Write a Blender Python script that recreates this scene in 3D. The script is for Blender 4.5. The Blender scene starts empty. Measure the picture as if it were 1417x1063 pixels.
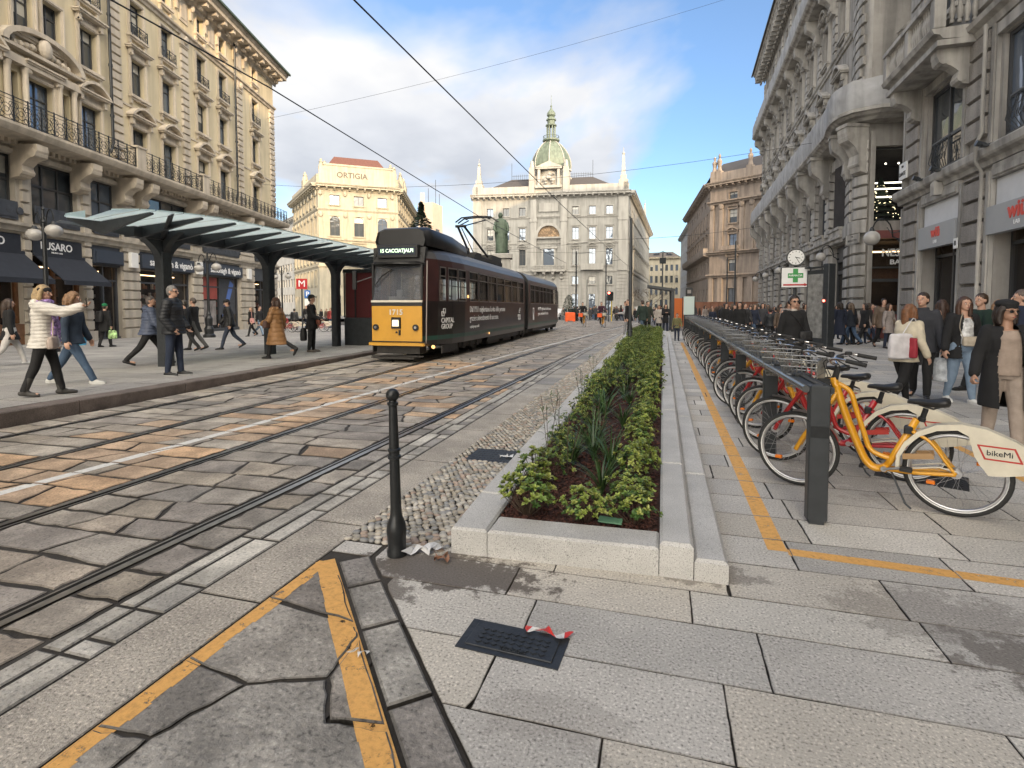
import bpy,math,random
from mathutils import Vector,Matrix,noise as mnoise
R=math.radians
S=bpy.context.scene
# ---------------------------------------------------------------- camera, sky, sun, exposure
CAMH=1.55
YAW=R(15.74);PITCH=R(2.86)
cam_d=bpy.data.cameras.new('camera');cam=bpy.data.objects.new('camera',cam_d)
S.collection.objects.link(cam);S.camera=cam
cam.location=(0,0,CAMH)
cam.rotation_euler=(math.pi/2-PITCH,0,YAW)
cam_d.sensor_width=36.0;cam_d.lens=36.0*740/1417
cam_d.shift_y=-(531.5-458)/1417
cam_d.clip_start=0.05;cam_d.clip_end=3000
SUN_EL=R(12.5);SUN_DIR=Vector((0.62,-0.785,0)).normalized()
w=bpy.data.worlds.new('World');S.world=w;w.use_nodes=True
nt=w.node_tree;nt.nodes.clear()
def N(nt,t,**kw):
 n=nt.nodes.new(t)
 for k,v in kw.items():
  if k.startswith('i_'):
   n.inputs[int(k[2:])].default_value=v
  else:setattr(n,k,v)
 return n
def ramp(nt,fac,stops):
 n=nt.nodes.new('ShaderNodeValToRGB');cr=n.color_ramp
 while len(cr.elements)>1:cr.elements.remove(cr.elements[-1])
 cr.elements[0].position=stops[0][0];c=stops[0][1]
 cr.elements[0].color=c if len(c)==4 else(*c,1)
 for p,c in stops[1:]:
  e=cr.elements.new(p);e.color=c if len(c)==4 else(*c,1)
 nt.links.new(fac,n.inputs[0]);return n.outputs[0]
def mth(nt,op,a,b=None,clamp=False):
 n=nt.nodes.new('ShaderNodeMath');n.operation=op;n.use_clamp=clamp
 for i,v in enumerate((a,b)):
  if v is None:continue
  if isinstance(v,(int,float)):n.inputs[i].default_value=v
  else:nt.links.new(v,n.inputs[i])
 return n.outputs[0]
def mixc(nt,fac,a,b,mode='MIX'):
 n=nt.nodes.new('ShaderNodeMix');n.data_type='RGBA';n.blend_type=mode
 for i,v in((0,fac),(6,a),(7,b)):
  if isinstance(v,(int,float)):n.inputs[i].default_value=v
  elif isinstance(v,tuple):n.inputs[i].default_value=v if len(v)==4 else(*v,1)
  else:nt.links.new(v,n.inputs[i])
 return n.outputs[2]
def build_world():
 sky=N(nt,'ShaderNodeTexSky',sky_type='NISHITA',sun_disc=False)
 sky.sun_elevation=SUN_EL;sky.sun_rotation=math.atan2(SUN_DIR.x,SUN_DIR.y)
 sky.air_density=1.0;sky.dust_density=0.6;sky.ozone_density=2.5
 tc=N(nt,'ShaderNodeTexCoord')
 sep=N(nt,'ShaderNodeSeparateXYZ');nt.links.new(tc.outputs['Generated'],sep.inputs[0])
 zc=mth(nt,'MAXIMUM',sep.outputs[2],0.0)
 den=mth(nt,'ADD',zc,0.28)
 comb=N(nt,'ShaderNodeCombineXYZ')
 nt.links.new(mth(nt,'DIVIDE',sep.outputs[0],den),comb.inputs[0])
 nt.links.new(mth(nt,'DIVIDE',sep.outputs[1],den),comb.inputs[1])
 nt.links.new(mth(nt,'MULTIPLY',zc,1.2),comb.inputs[2])
 mp=N(nt,'ShaderNodeMapping');nt.links.new(comb.outputs[0],mp.inputs[0])
 mp.inputs[1].default_value=(3.1,5.45,0);mp.inputs[3].default_value=(1,.9,1)
 n1=N(nt,'ShaderNodeTexNoise');nt.links.new(mp.outputs[0],n1.inputs[0])
 n1.inputs['Scale'].default_value=1.15;n1.inputs['Detail'].default_value=6;n1.inputs['Roughness'].default_value=.52
 n1.inputs['Distortion'].default_value=.25
 # more cloud towards the left (-X) of the street and low down
 bias=mth(nt,'MULTIPLY',sep.outputs[0],-0.26)
 low=mth(nt,'MULTIPLY',mth(nt,'SUBTRACT',0.33,zc),0.30)
 m=mth(nt,'ADD',mth(nt,'ADD',n1.outputs[0],bias),low)
 mask=ramp(nt,m,[(.515,(.04,.04,.04)),(.585,(.42,.42,.42)),(.67,(.96,.96,.96))])
 n2=N(nt,'ShaderNodeTexNoise');nt.links.new(mp.outputs[0],n2.inputs[0])
 n2.inputs['Scale'].default_value=1.7;n2.inputs['Detail'].default_value=5
 ccol=ramp(nt,n2.outputs[0],[(.32,(.60,.62,.67)),(.48,(.80,.81,.84)),(.62,(1.0,.98,.95))])
 # sunward clouds, out of view, brightened and warmed as added fill for the street
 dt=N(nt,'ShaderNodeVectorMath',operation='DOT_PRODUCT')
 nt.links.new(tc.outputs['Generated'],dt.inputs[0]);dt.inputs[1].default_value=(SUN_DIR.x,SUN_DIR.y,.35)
 br=mth(nt,'ADD',1.0,mth(nt,'MULTIPLY',mth(nt,'MAXIMUM',dt.outputs['Value'],0.0),VEIL_FILL))
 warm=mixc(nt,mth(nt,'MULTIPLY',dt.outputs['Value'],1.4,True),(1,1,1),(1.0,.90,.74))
 ccol=mixc(nt,1.0,ccol,warm,'MULTIPLY')
 cv=N(nt,'ShaderNodeVectorMath',operation='SCALE')
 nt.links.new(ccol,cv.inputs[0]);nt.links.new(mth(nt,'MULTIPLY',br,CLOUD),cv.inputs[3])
 skc=mixc(nt,1.0,sky.outputs[0],(SKYG[0],SKYG[1],SKYG[2],1),'MULTIPLY')
 # added bright veil over the unseen sunward sky, serving as fill light
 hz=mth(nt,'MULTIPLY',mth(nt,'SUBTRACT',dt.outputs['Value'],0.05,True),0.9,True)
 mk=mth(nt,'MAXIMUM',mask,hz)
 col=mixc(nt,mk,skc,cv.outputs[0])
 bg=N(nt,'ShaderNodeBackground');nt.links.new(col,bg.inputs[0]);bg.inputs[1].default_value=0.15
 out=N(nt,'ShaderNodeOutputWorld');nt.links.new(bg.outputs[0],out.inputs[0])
CLOUD=2.75;SKYG=(0.66,0.70,0.77);VEIL_FILL=9.8
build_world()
sun_d=bpy.data.lights.new('sun','SUN');sun=bpy.data.objects.new('sun',sun_d);S.collection.objects.link(sun)
sun_d.energy=1.9;sun_d.angle=R(0.6);sun_d.color=(1.0,.72,.42)
sd=Vector((SUN_DIR.x*math.cos(SUN_EL),SUN_DIR.y*math.cos(SUN_EL),math.sin(SUN_EL)))
sun.rotation_euler=sd.to_track_quat('Z','Y').to_euler();sun.location=sd*150
S.view_settings.view_transform='Standard';S.view_settings.look='None'
S.view_settings.gamma=1;S.view_settings.use_curve_mapping=False
S.view_settings.exposure=1.38
S.cycles.max_bounces=6;S.cycles.diffuse_bounces=3;S.cycles.glossy_bounces=3
S.cycles.transmission_bounces=4;S.cycles.transparent_max_bounces=12
# ---------------------------------------------------------------- helpers
def zg(x,y):
 return-0.008*max(0.0,y-16)
def zp(x,y):
 return zg(x,y)+max(.03,.20-.012*max(0,y-5))+.012*min(0,x+8.8)
def xrail(k,y):
 if k==0:return-3.15+.03*y
 if k==1:return-4.52+.03*y
 b=-6.0-.042*max(0,y-9)-0.0008*0
 return b if k==2 else b-1.40
def xkerb(y):
 return-7.95-.075*max(0,y-6)-.01*max(0,6-y)*0
F_=740.;CX_=708.5
def wpt(px,d):
 c=(px-CX_)/F_*d
 return(c*math.cos(YAW)-d*math.sin(YAW),c*math.sin(YAW)+d*math.cos(YAW))
class MB:
 def __init__(s):s.v=[];s.f=[];s.m=[];s.c=[];s.M=None;s.mi=0;s.col=None;s.sm=[];s.smooth=False
 def V(s,p):
  p=Vector(p)
  if s.M is not None:p=s.M@p
  s.v.append(p);return len(s.v)-1
 def face(s,idx):
  s.f.append(tuple(idx));s.m.append(s.mi);s.c.append(s.col);s.sm.append(s.smooth)
 def quad(s,a,b,c,d):s.face([s.V(a),s.V(b),s.V(c),s.V(d)])
 def poly(s,pts):s.face([s.V(p) for p in pts])
 def box(s,x0,x1,y0,y1,z0,z1):
  if x0>x1:x0,x1=x1,x0
  if y0>y1:y0,y1=y1,y0
  if z0>z1:z0,z1=z1,z0
  i=[s.V(p) for p in((x0,y0,z0),(x1,y0,z0),(x1,y1,z0),(x0,y1,z0),(x0,y0,z1),(x1,y0,z1),(x1,y1,z1),(x0,y1,z1))]
  for q in((0,3,2,1),(4,5,6,7),(0,1,5,4),(1,2,6,5),(2,3,7,6),(3,0,4,7)):s.face([i[k] for k in q])
 def bbox(s,x0,x1,y0,y1,z0,z1,b=.01):
  if x0>x1:x0,x1=x1,x0
  if y0>y1:y0,y1=y1,y0
  pts=[(x0+b,y0),(x1-b,y0),(x1,y0+b),(x1,y1-b),(x1-b,y1),(x0+b,y1),(x0,y1-b),(x0,y0+b)]
  cx,cy=(x0+x1)/2,(y0+y1)/2
  def ins(p):return(p[0]+(b if p[0]<cx else-b)*(1),p[1]+(b if p[1]<cy else-b))
  r0=[s.V((p[0],p[1],z0)) for p in pts];r1=[s.V((p[0],p[1],z1-b)) for p in pts]
  q=[(x0+2*b,y0+b),(x1-2*b,y0+b),(x1-b,y0+2*b),(x1-b,y1-2*b),(x1-2*b,y1-b),(x0+2*b,y1-b),(x0+b,y1-2*b),(x0+b,y0+2*b)]
  r2=[s.V((p[0],p[1],z1)) for p in q]
  n=8
  for k in range(n):
   s.face([r0[k],r0[(k+1)%n],r1[(k+1)%n],r1[k]]);s.face([r1[k],r1[(k+1)%n],r2[(k+1)%n],r2[k]])
  s.face(r2);s.face(r0[::-1])
 def ring(s,c,ax,r,n,up=None,ry=None,ph=0):
  ax=Vector(ax).normalized()
  if up is None:up=Vector((0,0,1)) if abs(ax.z)<.95 else Vector((1,0,0))
  a=ax.cross(Vector(up)).normalized();b=a.cross(ax).normalized()
  ry=r if ry is None else ry
  return[s.V(Vector(c)+a*(math.cos(2*math.pi*k/n+ph)*r)+b*(math.sin(2*math.pi*k/n+ph)*ry)) for k in range(n)]
 def cyl(s,p0,p1,r0,r1=None,n=12,caps=True):
  r1=r0 if r1 is None else r1;p0,p1=Vector(p0),Vector(p1)
  ax=p1-p0
  A=s.ring(p0,ax,r0,n);B=s.ring(p1,ax,r1,n)
  for k in range(n):s.face([A[k],A[(k+1)%n],B[(k+1)%n],B[k]])
  if caps:s.face(A[::-1]);s.face(B)
 def tube(s,pts,r,n=8,closed=False,caps=True,ry=None,up=None):
  pts=[Vector(p) for p in pts];L=len(pts);rings=[]
  rr=r if isinstance(r,(list,tuple)) else[r]*L
  for i,p in enumerate(pts):
   if closed:t=pts[(i+1)%L]-pts[i-1]
   else:t=pts[min(i+1,L-1)]-pts[max(i-1,0)]
   u=up
   if u is None:
    u=Vector((0,0,1)) if abs(t.normalized().z)<.9 else Vector((1,0,0))
    if rings:u=lastb
   t.normalize()
   a=t.cross(Vector(u))
   if a.length<1e-4:a=t.cross(Vector((0,1,0)))
   a.normalize();b=a.cross(t).normalized();lastb=b
   q=rr[i] if ry is None else ry
   rings.append([s.V(p+a*(math.cos(2*math.pi*k/n)*rr[i])+b*(math.sin(2*math.pi*k/n)*q)) for k in range(n)])
  m=L if closed else L-1
  for i in range(m):
   A,B=rings[i],rings[(i+1)%L]
   for k in range(n):s.face([A[k],A[(k+1)%n],B[(k+1)%n],B[k]])
  if caps and not closed:s.face(rings[0][::-1]);s.face(rings[-1])
 def lathe(s,prof,c=(0,0,0),n=16,ax='z',a0=0,a1=2*math.pi,caps=True):
  full=abs(a1-a0-2*math.pi)<1e-6;cnt=n if full else n+1;rings=[]
  for r,z in prof:
   ring=[]
   for k in range(cnt):
    t=a0+(a1-a0)*k/n;x,y=r*math.cos(t),r*math.sin(t)
    p=(x,y,z) if ax=='z' else((z,x,y) if ax=='x' else(y,z,x))
    ring.append(s.V((p[0]+c[0],p[1]+c[1],p[2]+c[2])))
   rings.append(ring)
  for i in range(len(rings)-1):
   A,B=rings[i],rings[i+1]
   for k in range(cnt if full else cnt-1):s.face([A[k],A[(k+1)%cnt],B[(k+1)%cnt],B[k]])
  if caps and full:
   if prof[0][0]>1e-4:s.face(rings[0][::-1])
   if prof[-1][0]>1e-4:s.face(rings[-1])
 def sph(s,c,rx,ry=None,rz=None,n=12,m=8,rot=None):
  ry=rx if ry is None else ry;rz=rx if rz is None else rz;rings=[]
  for i in range(1,m):
   ph=math.pi*i/m;ring=[]
   for k in range(n):
    t=2*math.pi*k/n
    p=Vector((rx*math.sin(ph)*math.cos(t),ry*math.sin(ph)*math.sin(t),-rz*math.cos(ph)))
    if rot is not None:p=rot@p
    ring.append(s.V(p+Vector(c)))
   rings.append(ring)
  lo=Vector((0,0,-rz));hi=Vector((0,0,rz))
  if rot is not None:lo=rot@lo;hi=rot@hi
  a=s.V(lo+Vector(c));b=s.V(hi+Vector(c))
  for k in range(n):s.face([a,rings[0][(k+1)%n],rings[0][k]]);s.face([b,rings[-1][k],rings[-1][(k+1)%n]])
  for i in range(len(rings)-1):
   for k in range(n):s.face([rings[i][k],rings[i][(k+1)%n],rings[i+1][(k+1)%n],rings[i+1][k]])
 def prism(s,pts,p0,p1):
  A=[s.V(Vector(p)+Vector(p0)) for p in pts];B=[s.V(Vector(p)+Vector(p1)) for p in pts];n=len(pts)
  for k in range(n):s.face([A[k],A[(k+1)%n],B[(k+1)%n],B[k]])
  s.face(A[::-1]);s.face(B)
 def sweep(s,prof,path,outs,caps=True):
  rings=[[s.V((p[0]+o[0]*a,p[1]+o[1]*a,p[2]+z)) for a,z in prof] for p,o in zip(path,outs)]
  for i in range(len(rings)-1):
   for k in range(len(prof)-1):s.face([rings[i][k],rings[i+1][k],rings[i+1][k+1],rings[i][k+1]])
  if caps:s.face(rings[0]);s.face(rings[-1][::-1])
 def add(s,o,M=None):
  b=len(s.v)
  for p in o.v:s.V(M@p if M is not None else p)
  for f,m,c,q in zip(o.f,o.m,o.c,o.sm):
   s.f.append(tuple(i+b for i in f));s.m.append(m);s.c.append(c);s.sm.append(q)
 def mesh(s,name,mats=None,smooth=False):
  me=bpy.data.meshes.new(name);me.from_pydata([tuple(p) for p in s.v],[],s.f)
  mats=mats if isinstance(mats,(list,tuple)) else[mats]
  for m in mats:
   if m is not None:me.materials.append(m)
  if any(s.m):me.polygons.foreach_set('material_index',s.m)
  if smooth or any(s.sm):me.polygons.foreach_set('use_smooth',[smooth or q for q in s.sm])
  if any(c is not None for c in s.c):
   at=me.color_attributes.new('Col','FLOAT_COLOR','CORNER');data=[]
   for f,c in zip(s.f,s.c):
    c=c or(.5,.5,.5)
    data.extend([c[0],c[1],c[2],1.0]*len(f))
   at.data.foreach_set('color',data)
  me.update();return me
 def build(s,name,mats=None,parent=None,smooth=False,sharp=None):
  me=s.mesh(name,mats,smooth)
  if sharp is not None:
   me.polygons.foreach_set('use_smooth',[True]*len(me.polygons))
   try:me.set_sharp_from_angle(angle=R(sharp))
   except Exception:pass
  return link(name,me,parent)
def link(name,me,parent=None):
 o=bpy.data.objects.new(name,me);S.collection.objects.link(o)
 if parent is not None:o.parent=parent
 return o
def tag(o,label=None,cat=None,group=None,kind=None):
 if label:o['label']=label
 if cat:o['category']=cat
 if group:o['group']=group
 if kind:o['kind']=kind
 return o
def empty(name,loc,rz=0,label=None,cat=None,group=None):
 o=bpy.data.objects.new(name,None);S.collection.objects.link(o)
 o.location=loc;o.rotation_euler=(0,0,rz);o.empty_display_size=.2
 return tag(o,label,cat,group)
def copy_tree(root,loc=None,rz=None,label=None,sc=None):
 def rec(o,par):
  c=o.copy();S.collection.objects.link(c)
  if par is not None:c.parent=par
  for ch in o.children:rec(ch,c)
  return c
 c=rec(root,None)
 if loc is not None:c.location=loc
 if rz is not None:c.rotation_euler=(0,0,rz)
 if sc is not None:c.scale=(sc,sc,sc)
 if label:c['label']=label
 return c
def struct(o):o['kind']='structure';return o
def stuff(o,label,cat):o['kind']='stuff';return tag(o,label,cat)
# ---------------------------------------------------------------- materials
def newmat(name):
 m=bpy.data.materials.new(name);m.use_nodes=True
 t=m.node_tree;b=t.nodes['Principled BSDF'];return m,t,b
def M_(name,col,rough=.6,metal=0,var=0.0,vs=3.0,bump=0.0,bs=40.0,spec=None,coat=0,speck=None,useattr=False,stain=0.0,ss=.6,emit=None,es=1.0,alpha=None,ior=None,streak=0.0,detail=5):
 m,t,b=newmat(name)
 b.inputs['Roughness'].default_value=rough;b.inputs['Metallic'].default_value=metal
 if spec is not None:b.inputs['Specular IOR Level'].default_value=spec
 if coat:b.inputs['Coat Weight'].default_value=coat;b.inputs['Coat Roughness'].default_value=.08
 if ior:b.inputs['IOR'].default_value=ior
 if alpha is not None:b.inputs['Alpha'].default_value=alpha
 if emit:b.inputs['Emission Color'].default_value=(*emit,1);b.inputs['Emission Strength'].default_value=es
 tc=N(t,'ShaderNodeTexCoord').outputs['Object']
 if useattr:
  a=N(t,'ShaderNodeAttribute',attribute_name='Col');c=a.outputs[0]
 else:
  rgb=N(t,'ShaderNodeRGB');rgb.outputs[0].default_value=(*col,1);c=rgb.outputs[0]
 def noise(sc,det=detail,ro=.6):
  n=N(t,'ShaderNodeTexNoise');t.links.new(tc,n.inputs[0]);n.inputs['Scale'].default_value=sc
  n.inputs['Detail'].default_value=det;n.inputs['Roughness'].default_value=ro;return n.outputs[0]
 if var:
  f=ramp(t,noise(vs),[(.25,(1-var,)*3),(.75,(1+var,)*3)])
  c=mixc(t,1.0,c,f,'MULTIPLY')
 if stain:
  f=ramp(t,noise(ss,8,.65),[(.42,(1-stain,)*3),(.60,(1,1,1))])
  c=mixc(t,1.0,c,f,'MULTIPLY')
 if streak:
  mp=N(t,'ShaderNodeMapping');t.links.new(tc,mp.inputs[0]);mp.inputs[3].default_value=(2.2,2.2,.22)
  n=N(t,'ShaderNodeTexNoise');t.links.new(mp.outputs[0],n.inputs[0]);n.inputs['Scale'].default_value=1.0;n.inputs['Detail'].default_value=6
  f=ramp(t,n.outputs[0],[(.38,(1-streak,)*3),(.58,(1,1,1))]);c=mixc(t,1.0,c,f,'MULTIPLY')
 if speck:
  n=noise(speck[0],2,.5)
  f=ramp(t,n,[(.30,(speck[1],)*3),(.44,(1,1,1)),(.56,(1,1,1)),(.70,(speck[2],)*3)])
  c=mixc(t,1.0,c,f,'MULTIPLY')
 t.links.new(c,b.inputs['Base Color'])
 if bump:
  bn=N(t,'ShaderNodeBump');bn.inputs['Strength'].default_value=bump;bn.inputs['Distance'].default_value=.01
  t.links.new(noise(bs,4),bn.inputs['Height']);t.links.new(bn.outputs[0],b.inputs['Normal'])
 return m
def glassmat(name,tint=(.05,.06,.07),alpha=1.0,rough=.04,ior=1.9,wav=0.0,metal=0):
 m,t,b=newmat(name)
 b.inputs['Base Color'].default_value=(*tint,1);b.inputs['Roughness'].default_value=rough
 b.inputs['Metallic'].default_value=metal;b.inputs['IOR'].default_value=ior;b.inputs['Alpha'].default_value=alpha
 if wav:
  tc=N(t,'ShaderNodeTexCoord');n=N(t,'ShaderNodeTexNoise');t.links.new(tc.outputs['Object'],n.inputs[0]);n.inputs['Scale'].default_value=.7
  bn=N(t,'ShaderNodeBump');bn.inputs['Strength'].default_value=wav;bn.inputs['Distance'].default_value=.1
  t.links.new(n.outputs[0],bn.inputs['Height']);t.links.new(bn.outputs[0],b.inputs['Normal'])
 return m
MT={}
MT['granite']=M_('granite_kerb',(.42,.41,.39),.75,var=.10,vs=4,speck=(220,.45,1.35),bump=.25,bs=120,stain=.18,ss=1.5)
MT['black_metal']=M_('black_painted_metal',(.018,.02,.022),.38,.2,var=.3,vs=20,bump=.05)
MT['dark_metal']=M_('dark_grey_metal',(.045,.05,.055),.42,.3,var=.2,vs=9)
MT['steel']=M_('worn_steel',(.42,.42,.43),.28,1,var=.25,vs=30)
MT['chrome']=M_('chrome',(.62,.62,.62),.2,1)
MT['rubber']=M_('black_rubber',(.02,.02,.02),.75,var=.3,vs=30)
MT['win_glass']=glassmat('window_glass',(.16,.20,.26),1,.03,2.0,wav=.25,metal=.45)
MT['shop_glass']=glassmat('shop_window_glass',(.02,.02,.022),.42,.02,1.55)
MT['white']=M_('white_paint',(.78,.78,.76),.5,var=.05)
MT['text_white']=M_('white_lettering',(.8,.8,.8),.5)
MT['text_black']=M_('black_lettering',(.02,.02,.02),.5)
BS=bpy.data.scenes.new('workbench')
def evaluated(o):
 if o.name not in BS.collection.objects:BS.collection.objects.link(o)
 vl=BS.view_layers[0];vl.update();return bpy.data.meshes.new_from_object(o.evaluated_get(vl.depsgraph))
def text_mb(txt,size=1.0,extrude=.004,align='CENTER',bold=0.0,sx=1.0,spacing=1.0,shear=0):
 cu=bpy.data.curves.new('t','FONT');cu.body=txt;cu.size=size;cu.align_x=align;cu.align_y='CENTER'
 cu.extrude=extrude;cu.space_character=spacing;cu.shear=shear;cu.resolution_u=3
 o=bpy.data.objects.new('t',cu);me=evaluated(o);b=MB()
 for i,(dx,dy) in enumerate(((-bold,0),(bold,0),(0,bold),(0,-bold)) if bold else((0,0),)):
  n=len(b.v)
  for v in me.vertices:b.V((v.co.x*sx+dx,v.co.y+dy,v.co.z+i*extrude*.12))
  for p in me.polygons:b.face([n+k for k in p.vertices])
 bpy.data.objects.remove(o);bpy.data.curves.remove(cu);bpy.data.meshes.remove(me)
 return b
def frame_mat(o,u,up,n):
 u,up,n=Vector(u),Vector(up),Vector(n)
 m=Matrix.Identity(4)
 for i in range(3):m[i][0]=u[i];m[i][1]=up[i];m[i][2]=n[i];m[i][3]=o[i]
 return m
 # ---------------------------------------------------------------- ground, road, pavements
rnd=random.Random(7)
def clip(poly,a,b,c):
 out=[]
 for i in range(len(poly)):
  p,q=poly[i],poly[(i+1)%len(poly)]
  dp,dq=a*p[0]+b*p[1]+c,a*q[0]+b*q[1]+c
  if dp>=0:out.append(p)
  if(dp>=0)!=(dq>=0):
   t=dp/(dp-dq);out.append((p[0]+(q[0]-p[0])*t,p[1]+(q[1]-p[1])*t))
 return out
def area(p):return .5*sum(p[i][0]*p[(i+1)%len(p)][1]-p[(i+1)%len(p)][0]*p[i][1] for i in range(len(p)))
def inset(p,d):
 n=len(p);out=[]
 for i in range(n):
  a,b,c=Vector(p[i-1]),Vector(p[i]),Vector(p[(i+1)%n])
  e1,e2=(b-a),(c-b)
  if e1.length<1e-5 or e2.length<1e-5:out.append(tuple(b));continue
  e1.normalize();e2.normalize();n1=Vector((-e1.y,e1.x));n2=Vector((-e2.y,e2.x))
  k=n1+n2;q=1+n1.dot(n2)
  if q<.3:q=.3
  out.append(tuple(b+k*(d/q)))
 return out
def stone(mb,poly,zf,joint=.006,bev=.006,drop=.006,col=None,rz=0.0,tilt=0.0,skirt=.03):
 if len(poly)<3:return
 if area(poly)<0:poly=poly[::-1]
 cl=[]
 for p in poly:
  if not cl or(Vector(p)-Vector(cl[-1])).length>.02:cl.append(p)
 if len(cl)>2 and(Vector(cl[0])-Vector(cl[-1])).length<.02:cl.pop()
 poly=cl
 if len(poly)<3 or area(poly)<.004:return
 o=inset(poly,joint/2);i=inset(o,bev)
 if area(o)<.002 or area(i)<.001:return
 tx,ty=rnd.uniform(-tilt,tilt),rnd.uniform(-tilt,tilt)
 cx,cy=sum(p[0] for p in poly)/len(poly),sum(p[1] for p in poly)/len(poly)
 f=lambda p:zf(p[0],p[1])+rz+tx*(p[0]-cx)+ty*(p[1]-cy)
 mb.col=col
 A=[mb.V((p[0],p[1],f(p))) for p in i];B=[mb.V((p[0],p[1],f(p)-drop)) for p in o]
 C=[mb.V((p[0],p[1],zf(p[0],p[1])-skirt)) for p in o];n=len(o)
 mb.face(A)
 TOPS.append((i,f))
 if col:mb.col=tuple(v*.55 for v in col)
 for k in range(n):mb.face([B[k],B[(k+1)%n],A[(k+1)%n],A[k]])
 mb.col=(.035,.031,.027)
 for k in range(n):mb.face([C[k],C[(k+1)%n],B[(k+1)%n],B[k]])
TOPS=[]
def subdiv_edge(p,q,n,amp):
 out=[]
 for i in range(n):
  t=i/n;x,y=p[0]+(q[0]-p[0])*t,p[1]+(q[1]-p[1])*t
  if 0<i:x+=rnd.uniform(-amp,amp);y+=rnd.uniform(-amp,amp)
  out.append((x,y))
 return out
 # materials
MT['cobble']=M_('road_stone',(.2,.19,.18),.72,useattr=True,var=.22,vs=2.6,speck=(60,.55,1.25),bump=1.0,bs=24,stain=.30,ss=2.6)
MT['slab']=M_('granite_slab',(.3,.3,.28),.78,useattr=True,var=.10,vs=1.3,speck=(85,.42,1.5),bump=.35,bs=80,stain=.15,ss=.9)
MT['joint']=M_('joint_filling',(.042,.037,.032),.95,var=.4,vs=8,bump=.6,bs=60)
MT['kerb_red']=M_('brown_granite_kerb',(.17,.14,.125),.75,var=.25,vs=5,speck=(90,.6,1.3),bump=.4,stain=.3,ss=2)
MT['asphalt']=M_('far_paving',(.16,.155,.15),.85,var=.2,vs=.8,bump=.4,bs=10,stain=.2,ss=.2)
# dirt patches of their own shape laid on the slabs
def add_dirt(m,spots,col=(.075,.06,.05)):
 t=m.node_tree;b=t.nodes['Principled BSDF'];src=b.inputs['Base Color'].links[0].from_socket
 tc=N(t,'ShaderNodeTexCoord').outputs['Object']
 n=N(t,'ShaderNodeTexNoise');t.links.new(tc,n.inputs[0]);n.inputs['Scale'].default_value=7;n.inputs['Detail'].default_value=8;n.inputs['Roughness'].default_value=.72
 tot=None
 for(x,y,rx,ry,k) in spots:
  mp=N(t,'ShaderNodeMapping');t.links.new(tc,mp.inputs[0])
  mp.inputs[1].default_value=(-x/rx,-y/ry,0);mp.inputs[3].default_value=(1/rx,1/ry,0)
  ln=N(t,'ShaderNodeVectorMath',operation='LENGTH');t.links.new(mp.outputs[0],ln.inputs[0])
  f=mth(t,'SUBTRACT',1.0,ln.outputs['Value'])
  f=mth(t,'ADD',f,mth(t,'MULTIPLY',mth(t,'SUBTRACT',n.outputs[0],.5),3.2))
  f=mth(t,'MULTIPLY',mth(t,'MULTIPLY',f,4.5,True),k)
  tot=f if tot is None else mth(t,'MAXIMUM',tot,f)
 t.links.new(mixc(t,tot,src,(*col,1)),b.inputs['Base Color'])
add_dirt(MT['slab'],[(-1.20,2.83,.62,.22,.85),(-1.55,2.6,.3,.2,.7),(1.75,2.75,.55,.28,.65),(1.35,3.05,.5,.3,.35),(.25,3.2,.3,.15,.5),(2.9,2.6,.6,.3,.5),(1.6,6.0,.5,1.2,.25),(-.4,1.9,.3,.15,.2)])
# yellow paint: worn edges, grain showing through
def paint(name,c,wear=.35,sc=30):
 m,t,b=newmat(name);b.inputs['Roughness'].default_value=.75
 tc=N(t,'ShaderNodeTexCoord').outputs['Object']
 n=N(t,'ShaderNodeTexNoise');t.links.new(tc,n.inputs[0]);n.inputs['Scale'].default_value=sc;n.inputs['Detail'].default_value=8;n.inputs['Roughness'].default_value=.7
 col=ramp(t,n.outputs[0],[(.3,tuple(v*.72 for v in c)),(.5,c),(.7,tuple(min(1,v*1.12) for v in c))])
 t.links.new(col,b.inputs['Base Color'])
 n2=N(t,'ShaderNodeTexNoise');t.links.new(tc,n2.inputs[0]);n2.inputs['Scale'].default_value=sc*.35;n2.inputs['Detail'].default_value=10;n2.inputs['Roughness'].default_value=.78
 a=ramp(t,n2.outputs[0],[(wear-.03,(0,0,0)),(wear+.02,(1,1,1))]);t.links.new(a,b.inputs['Alpha'])
 bn=N(t,'ShaderNodeBump');bn.inputs['Strength'].default_value=.5;bn.inputs['Distance'].default_value=.006
 t.links.new(n.outputs[0],bn.inputs['Height']);t.links.new(bn.outputs[0],b.inputs['Normal'])
 return m
 # base sheet to the horizon (follows the slight fall of the street)
g=MB()
ys=[-60,-8,16,45,120,260,900];xs=[-700,-120,-40,-8,12,40,120,700]
for i in range(len(ys)-1):
 for j in range(len(xs)-1):
  q=[(xs[j],ys[i]),(xs[j+1],ys[i]),(xs[j+1],ys[i+1]),(xs[j],ys[i+1])]
  g.poly([(x,y,max(zg(x,y),-2.2)-.022-(.012*max(0,-8.8-max(x,-40)))-(.03 if x<-8 else 0)) for x,y in q])
struct(g.build('ground',MT['joint']))
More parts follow.
